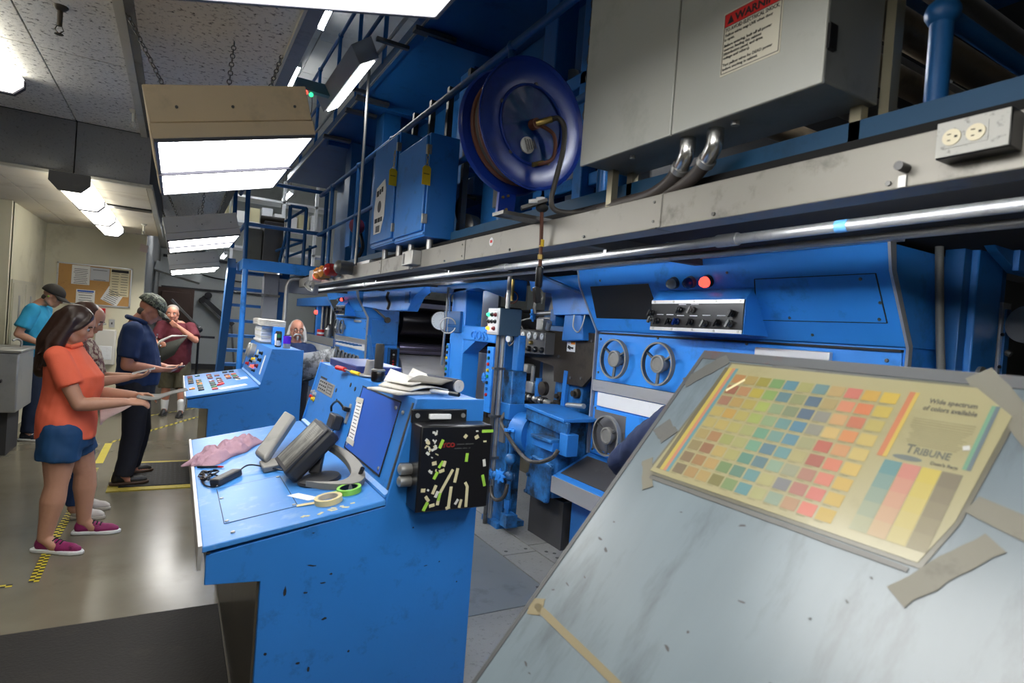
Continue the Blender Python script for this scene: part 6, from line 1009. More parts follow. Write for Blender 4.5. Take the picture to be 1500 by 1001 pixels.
blk('grey_machine', 'tall grey machine cabinet standing on the landing behind the rails', 'machine cabinet', mat('mottled_grey', (.22, .22, .20), .5, .2, dirt='5a5448', dscale=2.5, damt=.6), (.80, 9.35, 2.30, 1.02, 9.8, 2.85, 'left_panel'), (1.03, 9.3, 2.30, 1.30, 9.8, 2.98, 'right_panel', GP))
tag(MB().cyl((1.0, 9.5, 3.0), (1.32, 9.45, 3.0), .08, n=16).build('dark_roll', GREASE), 'dark ragged roll on top of the grey machine', 'roll')
rk = thing('storage_rack', 'pale storage rack with cartons far behind the landing', 'storage rack', (2, 14, 0)); 
for (x, mm) in ((.9, WHITE), (1.9, WHITE), (2.6, WHITE)): B((x, 14.0, 2.2), (x + .06, 14.1, 4.6)).build('upright', mm, rk)
for z in (3.0, 3.55, 4.1): B((.4, 14.0, z), (3.0, 14.6, z + .05)).build('shelf', WHITE, rk)
for i in range(3): MB().cyl((.5 + i * .35, 13.9, 3.0), (.5 + i * .35, 13.9, 4.6), .02, n=8).build('rod', STEEL, rk)
random.seed(6)
for i in range(9):
    x = .45 + i * .26; h = random.uniform(.2, .36); tag(B((x, 14.05, 3.60), (x + .22, 14.4, 3.60 + h)).build('carton', random.choice((PAPER, TC, WHITE)), bev=.004), ['first', 'second', 'third', 'fourth', 'fifth', 'sixth', 'seventh', 'eighth', 'ninth'][i] + ' pale carton from the left on the distant rack shelf', 'carton', 'cartons on the distant rack')
t = thing('maroon_motor', 'small maroon motor hanging beside the gantry post', 'motor', (1.6, 6.5, 2.65)); MB().lathe((1.62, 6.35, 2.62), (-.3, -1, 0), [(.07, 0), (.08, .03), (.08, .11), (.06, .13), (.02, .135)], 18).build('motor_body', mat('maroon_paint', (.14, .02, .05), .45), t); B((1.56, 6.4, 2.42), (1.72, 6.6, 2.70)).build('blue_bracket', BLUE2, t); MB().tube(smoothpath([(1.66, 6.35, 2.56), (1.68, 6.3, 2.40), (1.62, 6.3, 2.25), (1.60, 6.3, 2.18)], 5), .02, 7).build('cable', BLACK, t)
# ---------------------------------------------------------------- people
from mathutils import noise
SKIN = mat('skin', (.50, .26, .17), .5, dirt='7a3426', dscale=5, damt=.25, var=.08); SKINR = mat('ruddy_skin', (.46, .20, .13), .5, dirt='7a2c20', dscale=5, damt=.3, var=.08)
def capsule(mb, p, q, r1, r2, n=14):
    mb.cyl(p, q, r1, r2, n); mb.ell(p, r1, n, 8); mb.ell(q, r2, n, 8)
def loft(mb, rings, n=22):
    """rings = [(centre, half-width vector, half-depth vector)]"""
    b = len(mb.v); m = len(rings)
    for c, wv, dv in rings:
        for k in range(n): t = 2 * math.pi * k / n; mb.v.append(tuple(V(c) + V(wv) * math.cos(t) + V(dv) * math.sin(t)))
    for i in range(m - 1):
        for k in range(n): k2 = (k + 1) % n; mb.face(b + i * n + k, b + i * n + k2, b + (i + 1) * n + k2, b + (i + 1) * n + k)
    mb.face(*range(b + n - 1, b - 1, -1)); mb.face(*range(b + (m - 1) * n, b + m * n))
def organic(name, mb, m, voxel=.010, smooth=4, parent=None, wrinkle=0., wscale=9.):
    """fuse overlapping volumes into one continuous smooth surface"""
    me = bpy.data.meshes.new('tmp'); me.from_pydata(mb.v, [], mb.f); o = bpy.data.objects.new('tmp', me)
    bm = bmesh.new(); bm.from_mesh(me); bmesh.ops.recalc_face_normals(bm, faces=bm.faces); bm.to_mesh(me); bm.free()
    r = o.modifiers.new('r', 'REMESH'); r.mode = 'VOXEL'; r.voxel_size = voxel; s = o.modifiers.new('s', 'SMOOTH'); s.factor = .5; s.iterations = smooth
    out = baked(o); bpy.data.meshes.remove(me)
    if wrinkle:
        ns = [v.normal.copy() for v in out.vertices]; cs = []
        for v, nn in zip(out.vertices, ns): p = V(v.co) * wscale; cs += list(v.co + nn * wrinkle * (noise.noise(V((p.x * 1.6, p.y * 1.6, p.z * .9))) + .5 * noise.noise(p * 2.3)))
        out.vertices.foreach_set('co', cs)
    out.name = name; out.materials.clear(); out.materials.append(m); out.polygons.foreach_set('use_smooth', [True] * len(out.polygons)); out.update()
    ob = bpy.data.objects.new(name, out); COL.objects.link(ob)
    if parent: par(ob, parent)
    return ob
def hand(mb, w, d, pn, curl=.5, s=1., thumb=1, spread=1.):
    """palm, four jointed fingers and a thumb; d = pointing direction, pn = palm normal (fingers curl towards it)"""
    w, d, pn = V(w), V(d).normalized(), V(pn); pn = (pn - d * pn.dot(d)).normalized(); a = d.cross(pn)
    p0 = w + d * .015 * s; p1 = w + d * .085 * s
    for k in (-1, -.33, .33, 1): capsule(mb, p0 + a * .016 * k * s, p1 + a * .027 * k * s, .014 * s, .012 * s, 8)
    for k, L in ((-1, .8), (-.33, .98), (.33, 1.), (1, .9)):
        b = p1 + a * .027 * k * s; dd = d; ln = .032 * L * s
        for j in range(3):
            dd = (dd * math.cos(curl * .8) + pn * math.sin(curl * .8)).normalized() if j else (dd * math.cos(curl * .5) + pn * math.sin(curl * .5)).normalized()
            pn2 = pn; e = b + (dd + a * .06 * k * spread) * ln; capsule(mb, b, e, .0090 * s, .0080 * s, 8); b = e; ln *= .78
    t0 = w + d * .03 * s + a * .026 * thumb * s; t1 = t0 + (d * .6 + a * .55 * thumb + pn * .5).normalized() * .042 * s; t2 = t1 + (d * .8 + a * -.05 * thumb + pn * .6).normalized() * .032 * s
    capsule(mb, t0, t1, .014 * s, .0105 * s, 8); capsule(mb, t1, t2, .0105 * s, .0088 * s, 8)
def headmesh(mb, c, f, u, s=1., jaw=1.):
    """skull, brow, cheeks, nose, lips, chin, ears; f faces forward, u up; c = centre of the head"""
    c, f, u = V(c), V(f).normalized(), V(u); u = (u - f * u.dot(f)).normalized(); r = f.cross(u); M = Matrix((f, r, u)).transposed()
    P = lambda a, b, z: c + (f * a + r * b + u * z) * s
    mb.ell(P(-.012, 0, .030), (.097 * s, .076 * s, .088 * s), 18, 12, M); mb.ell(P(.022, 0, -.032), (.066 * s, .058 * s, .082 * s), 16, 10, M); mb.ell(P(.048, 0, -.088), (.030 * s, .032 * s * jaw, .022 * s), 12, 8, M)
    for k in (-1, 1):
        mb.ell(P(.052, .036 * k, -.022), (.028 * s, .026 * s, .030 * s), 10, 8, M); capsule(mb, P(.072, .012 * k, .030), P(.062, .042 * k, .030), .011 * s, .010 * s, 8)
        mb.ell(P(-.010, .077 * k, -.008), (.022 * s, .009 * s, .032 * s), 10, 8, M); capsule(mb, P(-.02, .062 * k, -.05), P(.035, .040 * k, -.086), .022 * s * jaw, .020 * s * jaw, 8)
    capsule(mb, P(.078, 0, .018), P(.101, 0, -.022), .009 * s, .013 * s, 8); mb.ell(P(.092, .012, -.026), .009 * s, 8, 6); mb.ell(P(.092, -.012, -.026), .009 * s, 8, 6)
    capsule(mb, P(.079, .017, -.052), P(.079, -.017, -.052), .008 * s, .008 * s, 8); capsule(mb, P(.077, .015, -.064), P(.077, -.015, -.064), .009 * s, .009 * s, 8)
    return P, M, r
EYEW = mat('eye_white', (.7, .68, .65), .3); LIP = mat('lips', (.42, .12, .10), .45)
def eyes(P, parent, s=1., closed=False):
    for k in (-1, 1):
        e = MB().ell(P(.066, .031 * k, .008), .012 * s, 10, 8).build('eye', EYEW, parent); MB().ell(P(.0755, .031 * k, .006), .0055 * s, 8, 6).build('iris', INK, e)
        MB().tube([P(.078, .016 * k, .029), P(.080, .034 * k, .034), P(.070, .050 * k, .027)], .004 * s, 6).build('eyebrow', mat('brow', (.05, .03, .02), .8), parent)
def cap_hat(c, f, u, m, parent, s=1., logo=None):
    c, f, u = V(c), V(f).normalized(), V(u); u = (u - f * u.dot(f)).normalized(); r = f.cross(u); mb = MB(); n, k = 28, 9; b = 0
    for i in range(k):
        ph = math.pi / 2 * i / (k - 1)
        for j in range(n): t = 2 * math.pi * j / n; mb.v.append(tuple(c + (f * (.112 * math.cos(t) * math.cos(ph) - .012) + r * .089 * math.sin(t) * math.cos(ph) + u * (.020 + .102 * math.sin(ph) ** .9)) * s))
    for i in range(k - 1):
        for j in range(n): j2 = (j + 1) % n; mb.face(i * n + j, i * n + j2, (i + 1) * n + j2, (i + 1) * n + j)
    h = mb.build('cap', m, parent); sf = h.modifiers.new('solid', 'SOLIDIFY'); sf.thickness = .004
    v = MB(); nn = 14
    for i in range(nn + 1):
        t = -1.15 + 2.3 * i / nn
        for j in range(4): g = j / 3; q = f * (.098 * math.cos(t) + .078 * g * max(.0, math.cos(t)) ** .6) + r * (.090 * math.sin(t) * (1 - .12 * g)); v.v.append(tuple(c + (q + u * (.024 - .022 * g - .020 * math.sin(t) ** 2 * g)) * s))
    for i in range(nn):
        for j in range(3): a = i * 4 + j; v.face(a, a + 1, a + 5, a + 4)
    vz = v.build('visor', m, h); sf = vz.modifiers.new('solid', 'SOLIDIFY'); sf.thickness = .004; MB().ell(c + (u * .122 - f * .012) * s, .006 * s, 8, 6).build('button', m, h)
    return h
def shoe(heel, toe, upper, sole, parent, w=.046, h=.075, laces=None, name='shoe'):
    heel, toe = V(heel), V(toe); d = (toe - heel).normalized(); a = V((-d.y, d.x, 0)); L = (toe - heel).length; pr = []
    for t, ww in ((0, .55), (.08, .78), (.25, .80), (.45, .78), (.65, .98), (.82, .95), (.94, .6), (1., .2)): pr.append((t, ww))
    pts = [heel + d * L * t + a * w * ww for t, ww in pr] + [heel + d * L * t - a * w * ww for t, ww in pr[::-1]]; mb = MB(); mb.prism([(p.x, p.y) for p in pts], heel.z, heel.z + .024, 'z')
    mb2 = MB(); z = V((0, 0, 1)); capsule(mb2, heel + d * L * .16 + z * .050, heel + d * L * .80 + z * .040, .036, .026); capsule(mb2, heel + d * L * .16 + z * .045, heel + d * L * .20 + z * h, .036, .036); capsule(mb2, heel + d * L * .55 + z * .034 + a * .012, heel + d * L * .88 + z * .030, .030, .024); capsule(mb2, heel + d * L * .55 + z * .034 - a * .012, heel + d * L * .88 + z * .030, .030, .024); capsule(mb2, heel + d * L * .22 + z * .068, heel + d * L * .6 + z * .048, .036, .026)
    o = organic(name, mb2, upper, .008, 3, parent); s = mb.build('sole', sole, o, bev=.006)
    if laces:
        m = MB()
        for k in range(4): c = heel + d * L * (.36 + k * .075) + z * (.092 - k * .007); m.tube([c - a * .024 - z * .006, c + z * .004, c + a * .024 - z * .006], .005, 6)
        m.build('laces', laces, o)
    return o
def torso(O, F, rings, dz=0.):
    """rings = (z, forward, half-width, half-depth) around the base point"""
    F = V((F[0], F[1], 0)).normalized(); R = V((F.y, -F.x, 0)); return [(V((O[0], O[1], z)) + F * f, R * w, F * d) for z, f, w, d in rings]
def limb(mb, *pr):
    for (p, r1), (q, r2) in zip(pr[:-1], pr[1:]): capsule(mb, V(p), V(q), r1, r2)
def person(label, O, F, tor, J, headc, hf, hu, skin=SKIN, hs=1., jaw=1., arm=1., leg=1., hands=(), voxel=.009, legs=True, bare=True):
    """one continuous body: trunk, neck, head, arms with hands, legs and feet"""
    mb = MB(); loft(mb, torso(O, F, [(z, f, w * .90, d * .88) for z, f, w, d in tor])); P, M, r = headmesh(mb, headc, hf, hu, hs, jaw)
    capsule(mb, V(J['neck']), P(-.02, 0, -.03), .056 * hs, .050 * hs)
    for k in 'RL':
        sh, el, wr = V(J['sh' + k]), V(J['el' + k]), V(J['wr' + k]); limb(mb, (sh, .050 * arm), (sh.lerp(el, .5), .046 * arm), (el, .038 * arm)); limb(mb, (el, .038 * arm), (el.lerp(wr, .3), .042 * arm), (wr, .026 * arm))
        if legs:
            hp, kn, an = V(J['hp' + k]), V(J['kn' + k]), V(J['an' + k]); limb(mb, (hp, .088 * leg), (hp.lerp(kn, .4), .084 * leg), (kn, .056 * leg)); limb(mb, (kn, .056 * leg), (kn.lerp(an, .30), .062 * leg), (kn.lerp(an, .6), .048 * leg), (an, .036 * leg))
            t = V(J['to' + k]); limb(mb, (an, .036), (V((an.x, an.y, .045)).lerp(V((t.x, t.y, .03)), .3), .034), (V((an.x, an.y, .03)).lerp(V((t.x, t.y, .025)), .85), .022))
    for h in hands: hand(mb, *h[:3], **(h[3] if len(h) > 3 else {}))
    b = organic('person', mb, skin, voxel, 3); tag(b, label, 'person'); eyes(P, b, hs); MB().tube([P(.084, .018, -.057), P(.088, 0, -.056), P(.084, -.018, -.057)], .0035 * hs, 6).build('mouth', LIP, b)
    return b, P, M, r
def garment(name, m, parent, rings=None, cones=(), caps=(), voxel=.010, smooth=4, wrinkle=.006, wscale=9.):
    mb = MB()
    if rings: loft(mb, rings)
    for p, q, r1, r2 in cones: mb.cyl(V(p), V(q), r1, r2, 18); mb.ell(V(p), r1 * 1.02, 16, 10)
    for p, q, r1, r2 in caps: capsule(mb, V(p), V(q), r1, r2, 16)
    return organic(name, mb, m, voxel, smooth, parent, wrinkle, wscale)
def strands(mb, roots, n, length_fn, r=.008, seed=1):
    random.seed(seed)
    for i in range(n): mb.tube(smoothpath(length_fn(i), 4), [r * (1 - .07 * k) for k in range(len(smoothpath(length_fn(i), 4)))] if False else r, 5)

# --- woman in orange, reading at the near console
ORNG = mat('coral_cotton', (.86, .150, .075), .8, var=.10, bump=.1, bscale=200); NAVYS = mat('blue_shorts', (.006, .055, .16), .7, dirt='041824', dscale=5, damt=.4); BRUN = mat('dark_brown_hair', (.030, .013, .009), .42, dirt='3a1a10', dscale=20, damt=.5, var=.4, stretch=(3, 3, .4))
O1, F1 = (-.585, 4.755), (.985, -.17)
T1 = [(.74, .0, .190, .150), (.84, .0, .19, .150), (.95, .005, .172, .138), (1.06, .025, .180, .148), (1.13, .025, .186, .148), (1.20, .0, .186, .118), (1.255, -.01, .165, .095), (1.30, -.02, .100, .072), (1.33, -.02, .062, .058)]
J1 = dict(neck=(-.605, 4.745, 1.30), shR=(-.635, 4.585, 1.245), elR=(-.505, 4.545, .960), wrR=(-.262, 4.590, .972), shL=(-.590, 4.925, 1.245), elL=(-.46, 4.955, .985), wrL=(-.225, 4.85, .985), hpR=(-.595, 4.655, .77), knR=(-.605, 4.645, .43), anR=(-.650, 4.655, .095), hpL=(-.575, 4.855, .77), knL=(-.485, 4.905, .45), anL=(-.480, 4.95, .095), toR=(-.46, 4.56, .03), toL=(-.29, 4.92, .03))
w1, P1, M1, r1 = person('woman in orange shirt and blue shorts holding out a newspaper', O1, F1, T1, J1, (-.560, 4.738, 1.452), (.88, -.12, -.42), (.42, -.05, .9), leg=1.14, arm=1.08, hs=1.02, hands=[((-.262, 4.590, .972), (1, .10, .03), (0, .55, -.83), dict(curl=.75, thumb=1)), ((-.225, 4.85, .985), (1, -.15, .02), (0, -.5, -.86), dict(curl=.75, thumb=-1))])
R1 = V((F1[1], -F1[0], 0))
sh = garment('shirt', ORNG, w1, torso(O1, F1, [(.715, .0, .200, .160)] + [(z, f, w + .012, d + .012) for z, f, w, d in T1[:-2]] + [(1.295, -.02, .112, .084), (1.318, -.022, .075, .070)]), cones=[(V(J1['shR']) + V((0, .008, .012)), V(J1['shR']).lerp(V(J1['elR']), .60), .068, .074), (V(J1['shL']) + V((0, -.008, .012)), V(J1['shL']).lerp(V(J1['elL']), .60), .068, .074)], wrinkle=.007, wscale=7)
MB().tube([(-.525, 4.70, 1.335), (-.575, 4.665, 1.315), (-.655, 4.70, 1.330), (-.68, 4.76, 1.335)], .016, 8).build('collar', ORNG, sh)
garment('shorts', NAVYS, w1, torso(O1, F1, [(.66, .0, .195, .150), (.72, .0, .197, .155), (.80, .0, .19, .145), (.86, .0, .17, .13)]), cones=[(J1['hpR'], (-.605, 4.648, .590), .118, .120), (J1['hpL'], (-.535, 4.885, .590), .118, .118)], wrinkle=.008, wscale=8)
mb = MB(); c = V((-.560, 4.738, 1.452)); f, u = V((.88, -.12, -.42)).normalized(), V((.42, -.05, .9)); u = (u - f * u.dot(f)).normalized(); rr = f.cross(u); MM = Matrix((f, rr, u)).transposed()
mb.ell(c - f * .028 + u * .035, (.104, .090, .096), 18, 12, MM); mb.ell(c - f * .060 - u * .01, (.070, .088, .095), 16, 10, MM)
capsule(mb, c - f * .075 + u * .0, V((-.685, 4.74, 1.34)), .075, .085); capsule(mb, V((-.685, 4.74, 1.34)), V((-.730, 4.74, 1.15)), .085, .045)
for k in (-1, 1): capsule(mb, c - f * .02 + rr * .075 * k + u * .03, V((-.635, 4.74, 1.33)) + rr * .085 * k, .030, .042); capsule(mb, V((-.635, 4.74, 1.33)) + rr * .085 * k, V((-.68, 4.74, 1.20)) + rr * .09 * k, .040, .02)
random.seed(8)
for i in range(46):
    a = random.uniform(-1, 1); s0 = c - f * random.uniform(.0, .09) + rr * a * .085 + u * random.uniform(.0, .09); e = V((-.70 + random.uniform(-.04, .04), 4.74, random.uniform(1.11, 1.26))) + rr * a * .12; mid = V((-.665 + random.uniform(-.03, .02), 4.74, 1.36)) + rr * a * .105; mb.tube(smoothpath([s0, mid, e], 4), .010, 5)
for i in range(10): a = random.uniform(.3, 1); mb.tube(smoothpath([c + u * .11 - f * .01, c + f * .05 + u * .10 + rr * .055 * a, c + f * .045 + u * .03 + rr * .085 * a, c + f * .0 - u * .06 + rr * .095], 4), .009, 5)
organic('hair', mb, BRUN, .009, 2, w1); MB().ell(P1(-.012, .084, -.006), .010, 8, 6).build('ear_plug', TG, w1)
MAG = mat('magenta_mesh', (.26, .015, .11), .6, dirt='0a0408', dscale=30, damt=.8)
shoe((-.715, 4.700, 0), (-.432, 4.548, 0), MAG, WHITE, w1, laces=BLACK, name='running_shoe'); shoe((-.545, 4.965, 0), (-.258, 4.915, 0), MAG, WHITE, w1, laces=BLACK, name='running_shoe')
def newspaper(name, label, rows, m=NEWS, th=.0015, cat='newspaper', printm=None, parent=None, bend=0.):
    """bent sheet through rows of points; print lines follow it"""
    R = [smoothpath(r, 5) for r in rows]; n = len(R[0]); mb = MB(); mb.v = [tuple(p) for r in R for p in r]
    for i in range(len(R) - 1):
        for j in range(n - 1): mb.face(i * n + j, i * n + j + 1, (i + 1) * n + j + 1, (i + 1) * n + j)
    t = thing(name, label, cat, R[0][0]); o = mb.build('sheet', m, t, ang=60); sf = o.modifiers.new('solid', 'SOLIDIFY'); sf.thickness = th; sf.offset = 0; return t
newspaper('held_newspaper', 'folded newspaper held out by the woman in orange', [[(-.20, 4.60, 1.00), (-.10, 4.62, .985), (.0, 4.66, 1.02), (.09, 4.66, 1.045)], [(-.21, 4.74, .992), (-.10, 4.76, .98), (.0, 4.78, 1.01), (.10, 4.80, 1.03)], [(-.19, 4.88, .995), (-.08, 4.92, .985), (.02, 4.96, 1.01), (.09, 4.98, 1.025)]], m=mat('held_newsprint', (.20, .20, .19), .8, dirt='9a9a94', dscale=18, damt=.8), th=.005)
newspaper('drooping_newspaper', 'pale pinkish newspaper section drooping beneath the woman\'s forearm', [[(-.21, 4.86, .968), (-.27, 4.87, .945), (-.35, 4.88, .915), (-.42, 4.86, .90)], [(-.22, 4.80, .93), (-.29, 4.80, .88), (-.37, 4.80, .83), (-.41, 4.80, .78)]], m=mat('pink_newsprint', (.55, .44, .42), .8, dirt='8a7a78', dscale=26, damt=.7), th=.004)

# --- second woman behind her: paisley blouse, jeans, pale flats, phone
PAIS = mat('paisley_blouse', (.11, .035, .035), .8, dirt='b8ac98', dscale=26, damt=.9, var=.5, thr=(.48, .54)); DEN = mat('blue_denim', (.015, .045, .14), .8, dirt='4a6890', dscale=8, damt=.35, bump=.1, bscale=150)
O2, F2 = (-.68, 5.42), (1, -.05)
T2 = [(.82, .0, .165, .115), (.95, .0, .15, .11), (1.10, .015, .165, .125), (1.20, .01, .170, .115), (1.28, -.01, .155, .09), (1.34, -.015, .09, .065), (1.37, -.015, .055, .052)]
J2 = dict(neck=(-.69, 5.42, 1.33), shR=(-.70, 5.27, 1.275), elR=(-.60, 5.22, 1.02), wrR=(-.37, 5.28, 1.06), shL=(-.68, 5.57, 1.275), elL=(-.58, 5.63, 1.02), wrL=(-.36, 5.50, 1.05), hpR=(-.68, 5.34, .80), knR=(-.65, 5.32, .44), anR=(-.66, 5.31, .08), hpL=(-.68, 5.50, .80), knL=(-.63, 5.52, .44), anL=(-.64, 5.53, .08), toR=(-.50, 5.28, .03), toL=(-.48, 5.50, .03))
w2, P2, M2, r2 = person('woman in paisley blouse and jeans half hidden behind the orange shirt', O2, F2, T2, J2, (-.64, 5.415, 1.475), (.86, -.1, -.48), (.48, 0, .88), hands=[(J2['wrR'], (1, .2, .15), (0, .4, .9), dict(curl=.6, thumb=-1)), (J2['wrL'], (1, -.35, .1), (0, -.3, .95), dict(curl=.6, thumb=1))], hs=.98)
garment('blouse', PAIS, w2, torso(O2, F2, [(.80, .0, .178, .128)] + [(z, f, w + .014, d + .014) for z, f, w, d in T2[:-1]]), cones=[(V(J2['shR']) + V((0, .008, .012)), V(J2['shR']).lerp(V(J2['elR']), .95), .066, .062), (V(J2['shL']) + V((0, -.008, .012)), V(J2['shL']).lerp(V(J2['elL']), .95), .066, .062)], wrinkle=.01)
garment('jeans', DEN, w2, torso(O2, F2, [(.78, .0, .165, .115), (.86, .0, .155, .11), (.9, 0, .14, .10)]), cones=[(J2['hpR'], J2['knR'], .092, .066), (J2['knR'], (-.655, 5.312, .10), .066, .055), (J2['hpL'], J2['knL'], .092, .066), (J2['knL'], (-.64, 5.53, .10), .066, .055)])
mb = MB(); c = V((-.64, 5.415, 1.475)); mb.ell(c + V((-.03, 0, .045)), (.105, .09, .10)); capsule(mb, c + V((-.08, 0, .02)), (-.75, 5.42, 1.32), .075, .06)
for s in (-1, 1): capsule(mb, c + V((-.03, .075 * s, .03)), c + V((-.08, .09 * s, -.13)), .032, .03)
organic('hair', mb, mat('auburn_hair', (.06, .022, .012), .45, dirt='1a0805', dscale=20, damt=.5, stretch=(3, 3, .4)), .010, 2, w2)
shoe((-.672, 5.315, 0), (-.455, 5.268, 0), mat('pale_flat', (.60, .56, .52), .5), mat('pale_sole', (.5, .46, .40), .6), w2, w=.038, h=.045, name='flat_shoe'); shoe((-.655, 5.54, 0), (-.44, 5.49, 0), MATS['pale_flat'], MATS['pale_sole'], w2, w=.038, h=.045, name='flat_shoe')
t = thing('smartphone', 'white phone held by the woman in the paisley blouse', 'phone', (-.27, 5.40, 1.1)); MB().obox((-.275, 5.39, 1.105), (.075, 0, .024), (0, .038, 0), (-.0015, 0, .005)).build('phone_body', WHITE, t, bev=.004); MB().obox((-.277, 5.39, 1.1108), (.068, 0, .0218), (0, .034, 0), (0, 0, .0008)).build('phone_screen', INKB, t)

for o_ in (w2, t): o_.location.x += .075
# --- man in navy shirt and camouflage cap
NVY = mat('navy_work_shirt', (.006, .024, .090), .8, dirt='0a1a4a', dscale=6, damt=.4, bump=.1, bscale=160); DPANT = mat('dark_work_trousers', (.006, .008, .018), .8, dirt='14182a', dscale=6, damt=.4)
def camo():
    if 'camouflage' in MATS: return MATS['camouflage']
    m = bpy.data.materials.new('camouflage'); m.use_nodes = True; N, L = m.node_tree.nodes, m.node_tree.links; n = N.new('ShaderNodeTexNoise'); n.inputs['Scale'].default_value = 26; tc = N.new('ShaderNodeTexCoord'); L.new(tc.outputs['Object'], n.inputs['Vector']); r = N.new('ShaderNodeValToRGB'); r.color_ramp.interpolation = 'CONSTANT'; e = r.color_ramp.elements; e[0].color = (.012, .014, .012, 1); e[1].position = .46; e[1].color = (.06, .075, .05, 1); q = e.new(.54); q.color = (.15, .16, .13, 1); q = e.new(.6); q.color = (.025, .022, .016, 1)
    L.new(n.outputs['Fac'], r.inputs['Fac']); L.new(r.outputs['Color'], N['Principled BSDF'].inputs['Base Color']); N['Principled BSDF'].inputs['Roughness'].default_value = .8; MATS['camouflage'] = m; return m
O4, F4 = (-.285, 6.26), (1, .02)
T4 = [(.88, .0, .175, .150), (.96, .01, .178, .160), (1.06, .015, .180, .162), (1.18, .005, .190, .150), (1.30, -.01, .205, .135), (1.38, -.02, .190, .110), (1.44, -.03, .115, .08), (1.475, -.03, .065, .062)]
J4 = dict(neck=(-.315, 6.26, 1.455), shR=(-.325, 6.06, 1.375), elR=(-.355, 6.02, 1.085), wrR=(-.105, 6.13, 1.050), shL=(-.30, 6.46, 1.375), elL=(-.32, 6.51, 1.085), wrL=(-.07, 6.38, 1.055), hpR=(-.285, 6.17, .88), knR=(-.275, 6.16, .47), anR=(-.335, 6.165, .10), hpL=(-.28, 6.36, .88), knL=(-.24, 6.45, .47), anL=(-.30, 6.58, .10), toR=(-.15, 6.19, .03), toL=(-.13, 6.62, .03))
nm, P4, M4, r4 = person('man in navy work shirt and camouflage cap looking at his phone', O4, F4, T4, J4, (-.205, 6.26, 1.575), (.84, -.06, -.54), (.54, 0, .84), skin=SKINR, hs=1.06, jaw=1.12, arm=1.15, leg=1.05, hands=[(J4['wrR'], (1, .25, -.05), (0, .5, .86), dict(curl=.75, thumb=-1, s=1.08)), (J4['wrL'], (1, -.3, -.05), (0, -.5, .86), dict(curl=.75, thumb=1, s=1.08))])
sh = garment('work_shirt', NVY, nm, torso(O4, F4, [(.90, .0, .192, .168)] + [(z, f, w + .014, d + .014) for z, f, w, d in T4[1:-1]]), cones=[(V(J4['shR']) + V((0, .008, .012)), V(J4['shR']).lerp(V(J4['elR']), .78), .084, .082), (V(J4['shL']) + V((0, -.008, .012)), V(J4['shL']).lerp(V(J4['elL']), .78), .084, .082)], wrinkle=.009, wscale=7)
MB().tube([(-.235, 6.20, 1.455), (-.29, 6.165, 1.48), (-.37, 6.20, 1.50), (-.385, 6.26, 1.505), (-.37, 6.32, 1.50), (-.29, 6.355, 1.48), (-.235, 6.32, 1.455)], .020, 8).build('collar', NVY, sh)
for z in (1.16, 1.26, 1.36): MB().ell((-.285 + .17 - .03 * (z > 1.3), 6.24, z), .007, 8, 6).build('button', WHITE, sh)
B((-.15, 6.16, 1.33), (-.142, 6.20, 1.345)).build('name_tag', WHITE, sh)
garment('trousers', DPANT, nm, torso(O4, F4, [(.80, .0, .165, .145), (.88, .0, .168, .150), (.955, .005, .172, .155)]), cones=[(J4['hpR'], J4['knR'], .112, .088), (J4['knR'], (-.33, 6.165, .10), .088, .078), (J4['hpL'], J4['knL'], .112, .088), (J4['knL'], (-.295, 6.57, .10), .088, .078)], wrinkle=.008, wscale=6)
BOOT = mat('black_boot', (.010, .009, .008), .5, dirt='2a1c14', dscale=9, damt=.5); BSOLE = mat('brown_sole', (.06, .03, .015), .6)
shoe((-.435, 6.155, .017), (-.135, 6.20, .017), BOOT, BSOLE, nm, w=.055, h=.10, laces=BLACK, name='boot'); shoe((-.41, 6.56, .017), (-.115, 6.635, .017), BOOT, BSOLE, nm, w=.055, h=.10, laces=BLACK, name='boot')
cap_hat((-.205, 6.26, 1.590), (.84, -.06, -.54), (.54, 0, .84), camo(), nm, 1.08); mb = MB(); c = V((-.205, 6.26, 1.575)); mb.ell(c + V((-.058, 0, -.02)), (.054, .068, .055)); organic('cropped_hair', mb, mat('grey_brown_hair', (.06, .045, .035), .7), .010, 2, nm)
t = thing('smartphone', 'black phone held in both hands by the man in navy', 'phone', (.02, 6.26, 1.06)); MB().obox((.015, 6.26, 1.068), (.078, 0, .010), (0, .04, 0), (-.001, 0, .006)).build('phone_body', BLACK, t, bev=.004); MB().obox((.014, 6.26, 1.0745), (.07, 0, .009), (0, .035, 0), (0, 0, .0008)).build('phone_screen', mat('phone_glass', (.06, .07, .08), .1), t)

# --- man in turquoise T-shirt and dark cap at the back left
TURQ = mat('turquoise_tshirt', (.035, .38, .66), .85, var=.12, bump=.1, bscale=150); O3, F3 = (-1.36, 8.46), (.98, -.20)
T3 = [(.88, .0, .165, .115), (1.0, .0, .168, .12), (1.12, .0, .175, .125), (1.26, .0, .190, .125), (1.38, -.005, .20, .115), (1.46, -.015, .18, .095), (1.52, -.02, .105, .07), (1.55, -.02, .06, .058)]
J3 = dict(neck=(-1.37, 8.46, 1.53), shR=(-1.39, 8.27, 1.46), elR=(-1.49, 8.21, 1.20), wrR=(-1.285, 8.24, 1.10), shL=(-1.34, 8.65, 1.46), elL=(-1.36, 8.70, 1.18), wrL=(-1.12, 8.60, 1.12), hpR=(-1.36, 8.37, .90), knR=(-1.35, 8.36, .48), anR=(-1.38, 8.37, .09), hpL=(-1.35, 8.56, .90), knL=(-1.32, 8.58, .48), anL=(-1.36, 8.60, .09), toR=(-1.20, 8.29, .03), toL=(-1.17, 8.54, .03))
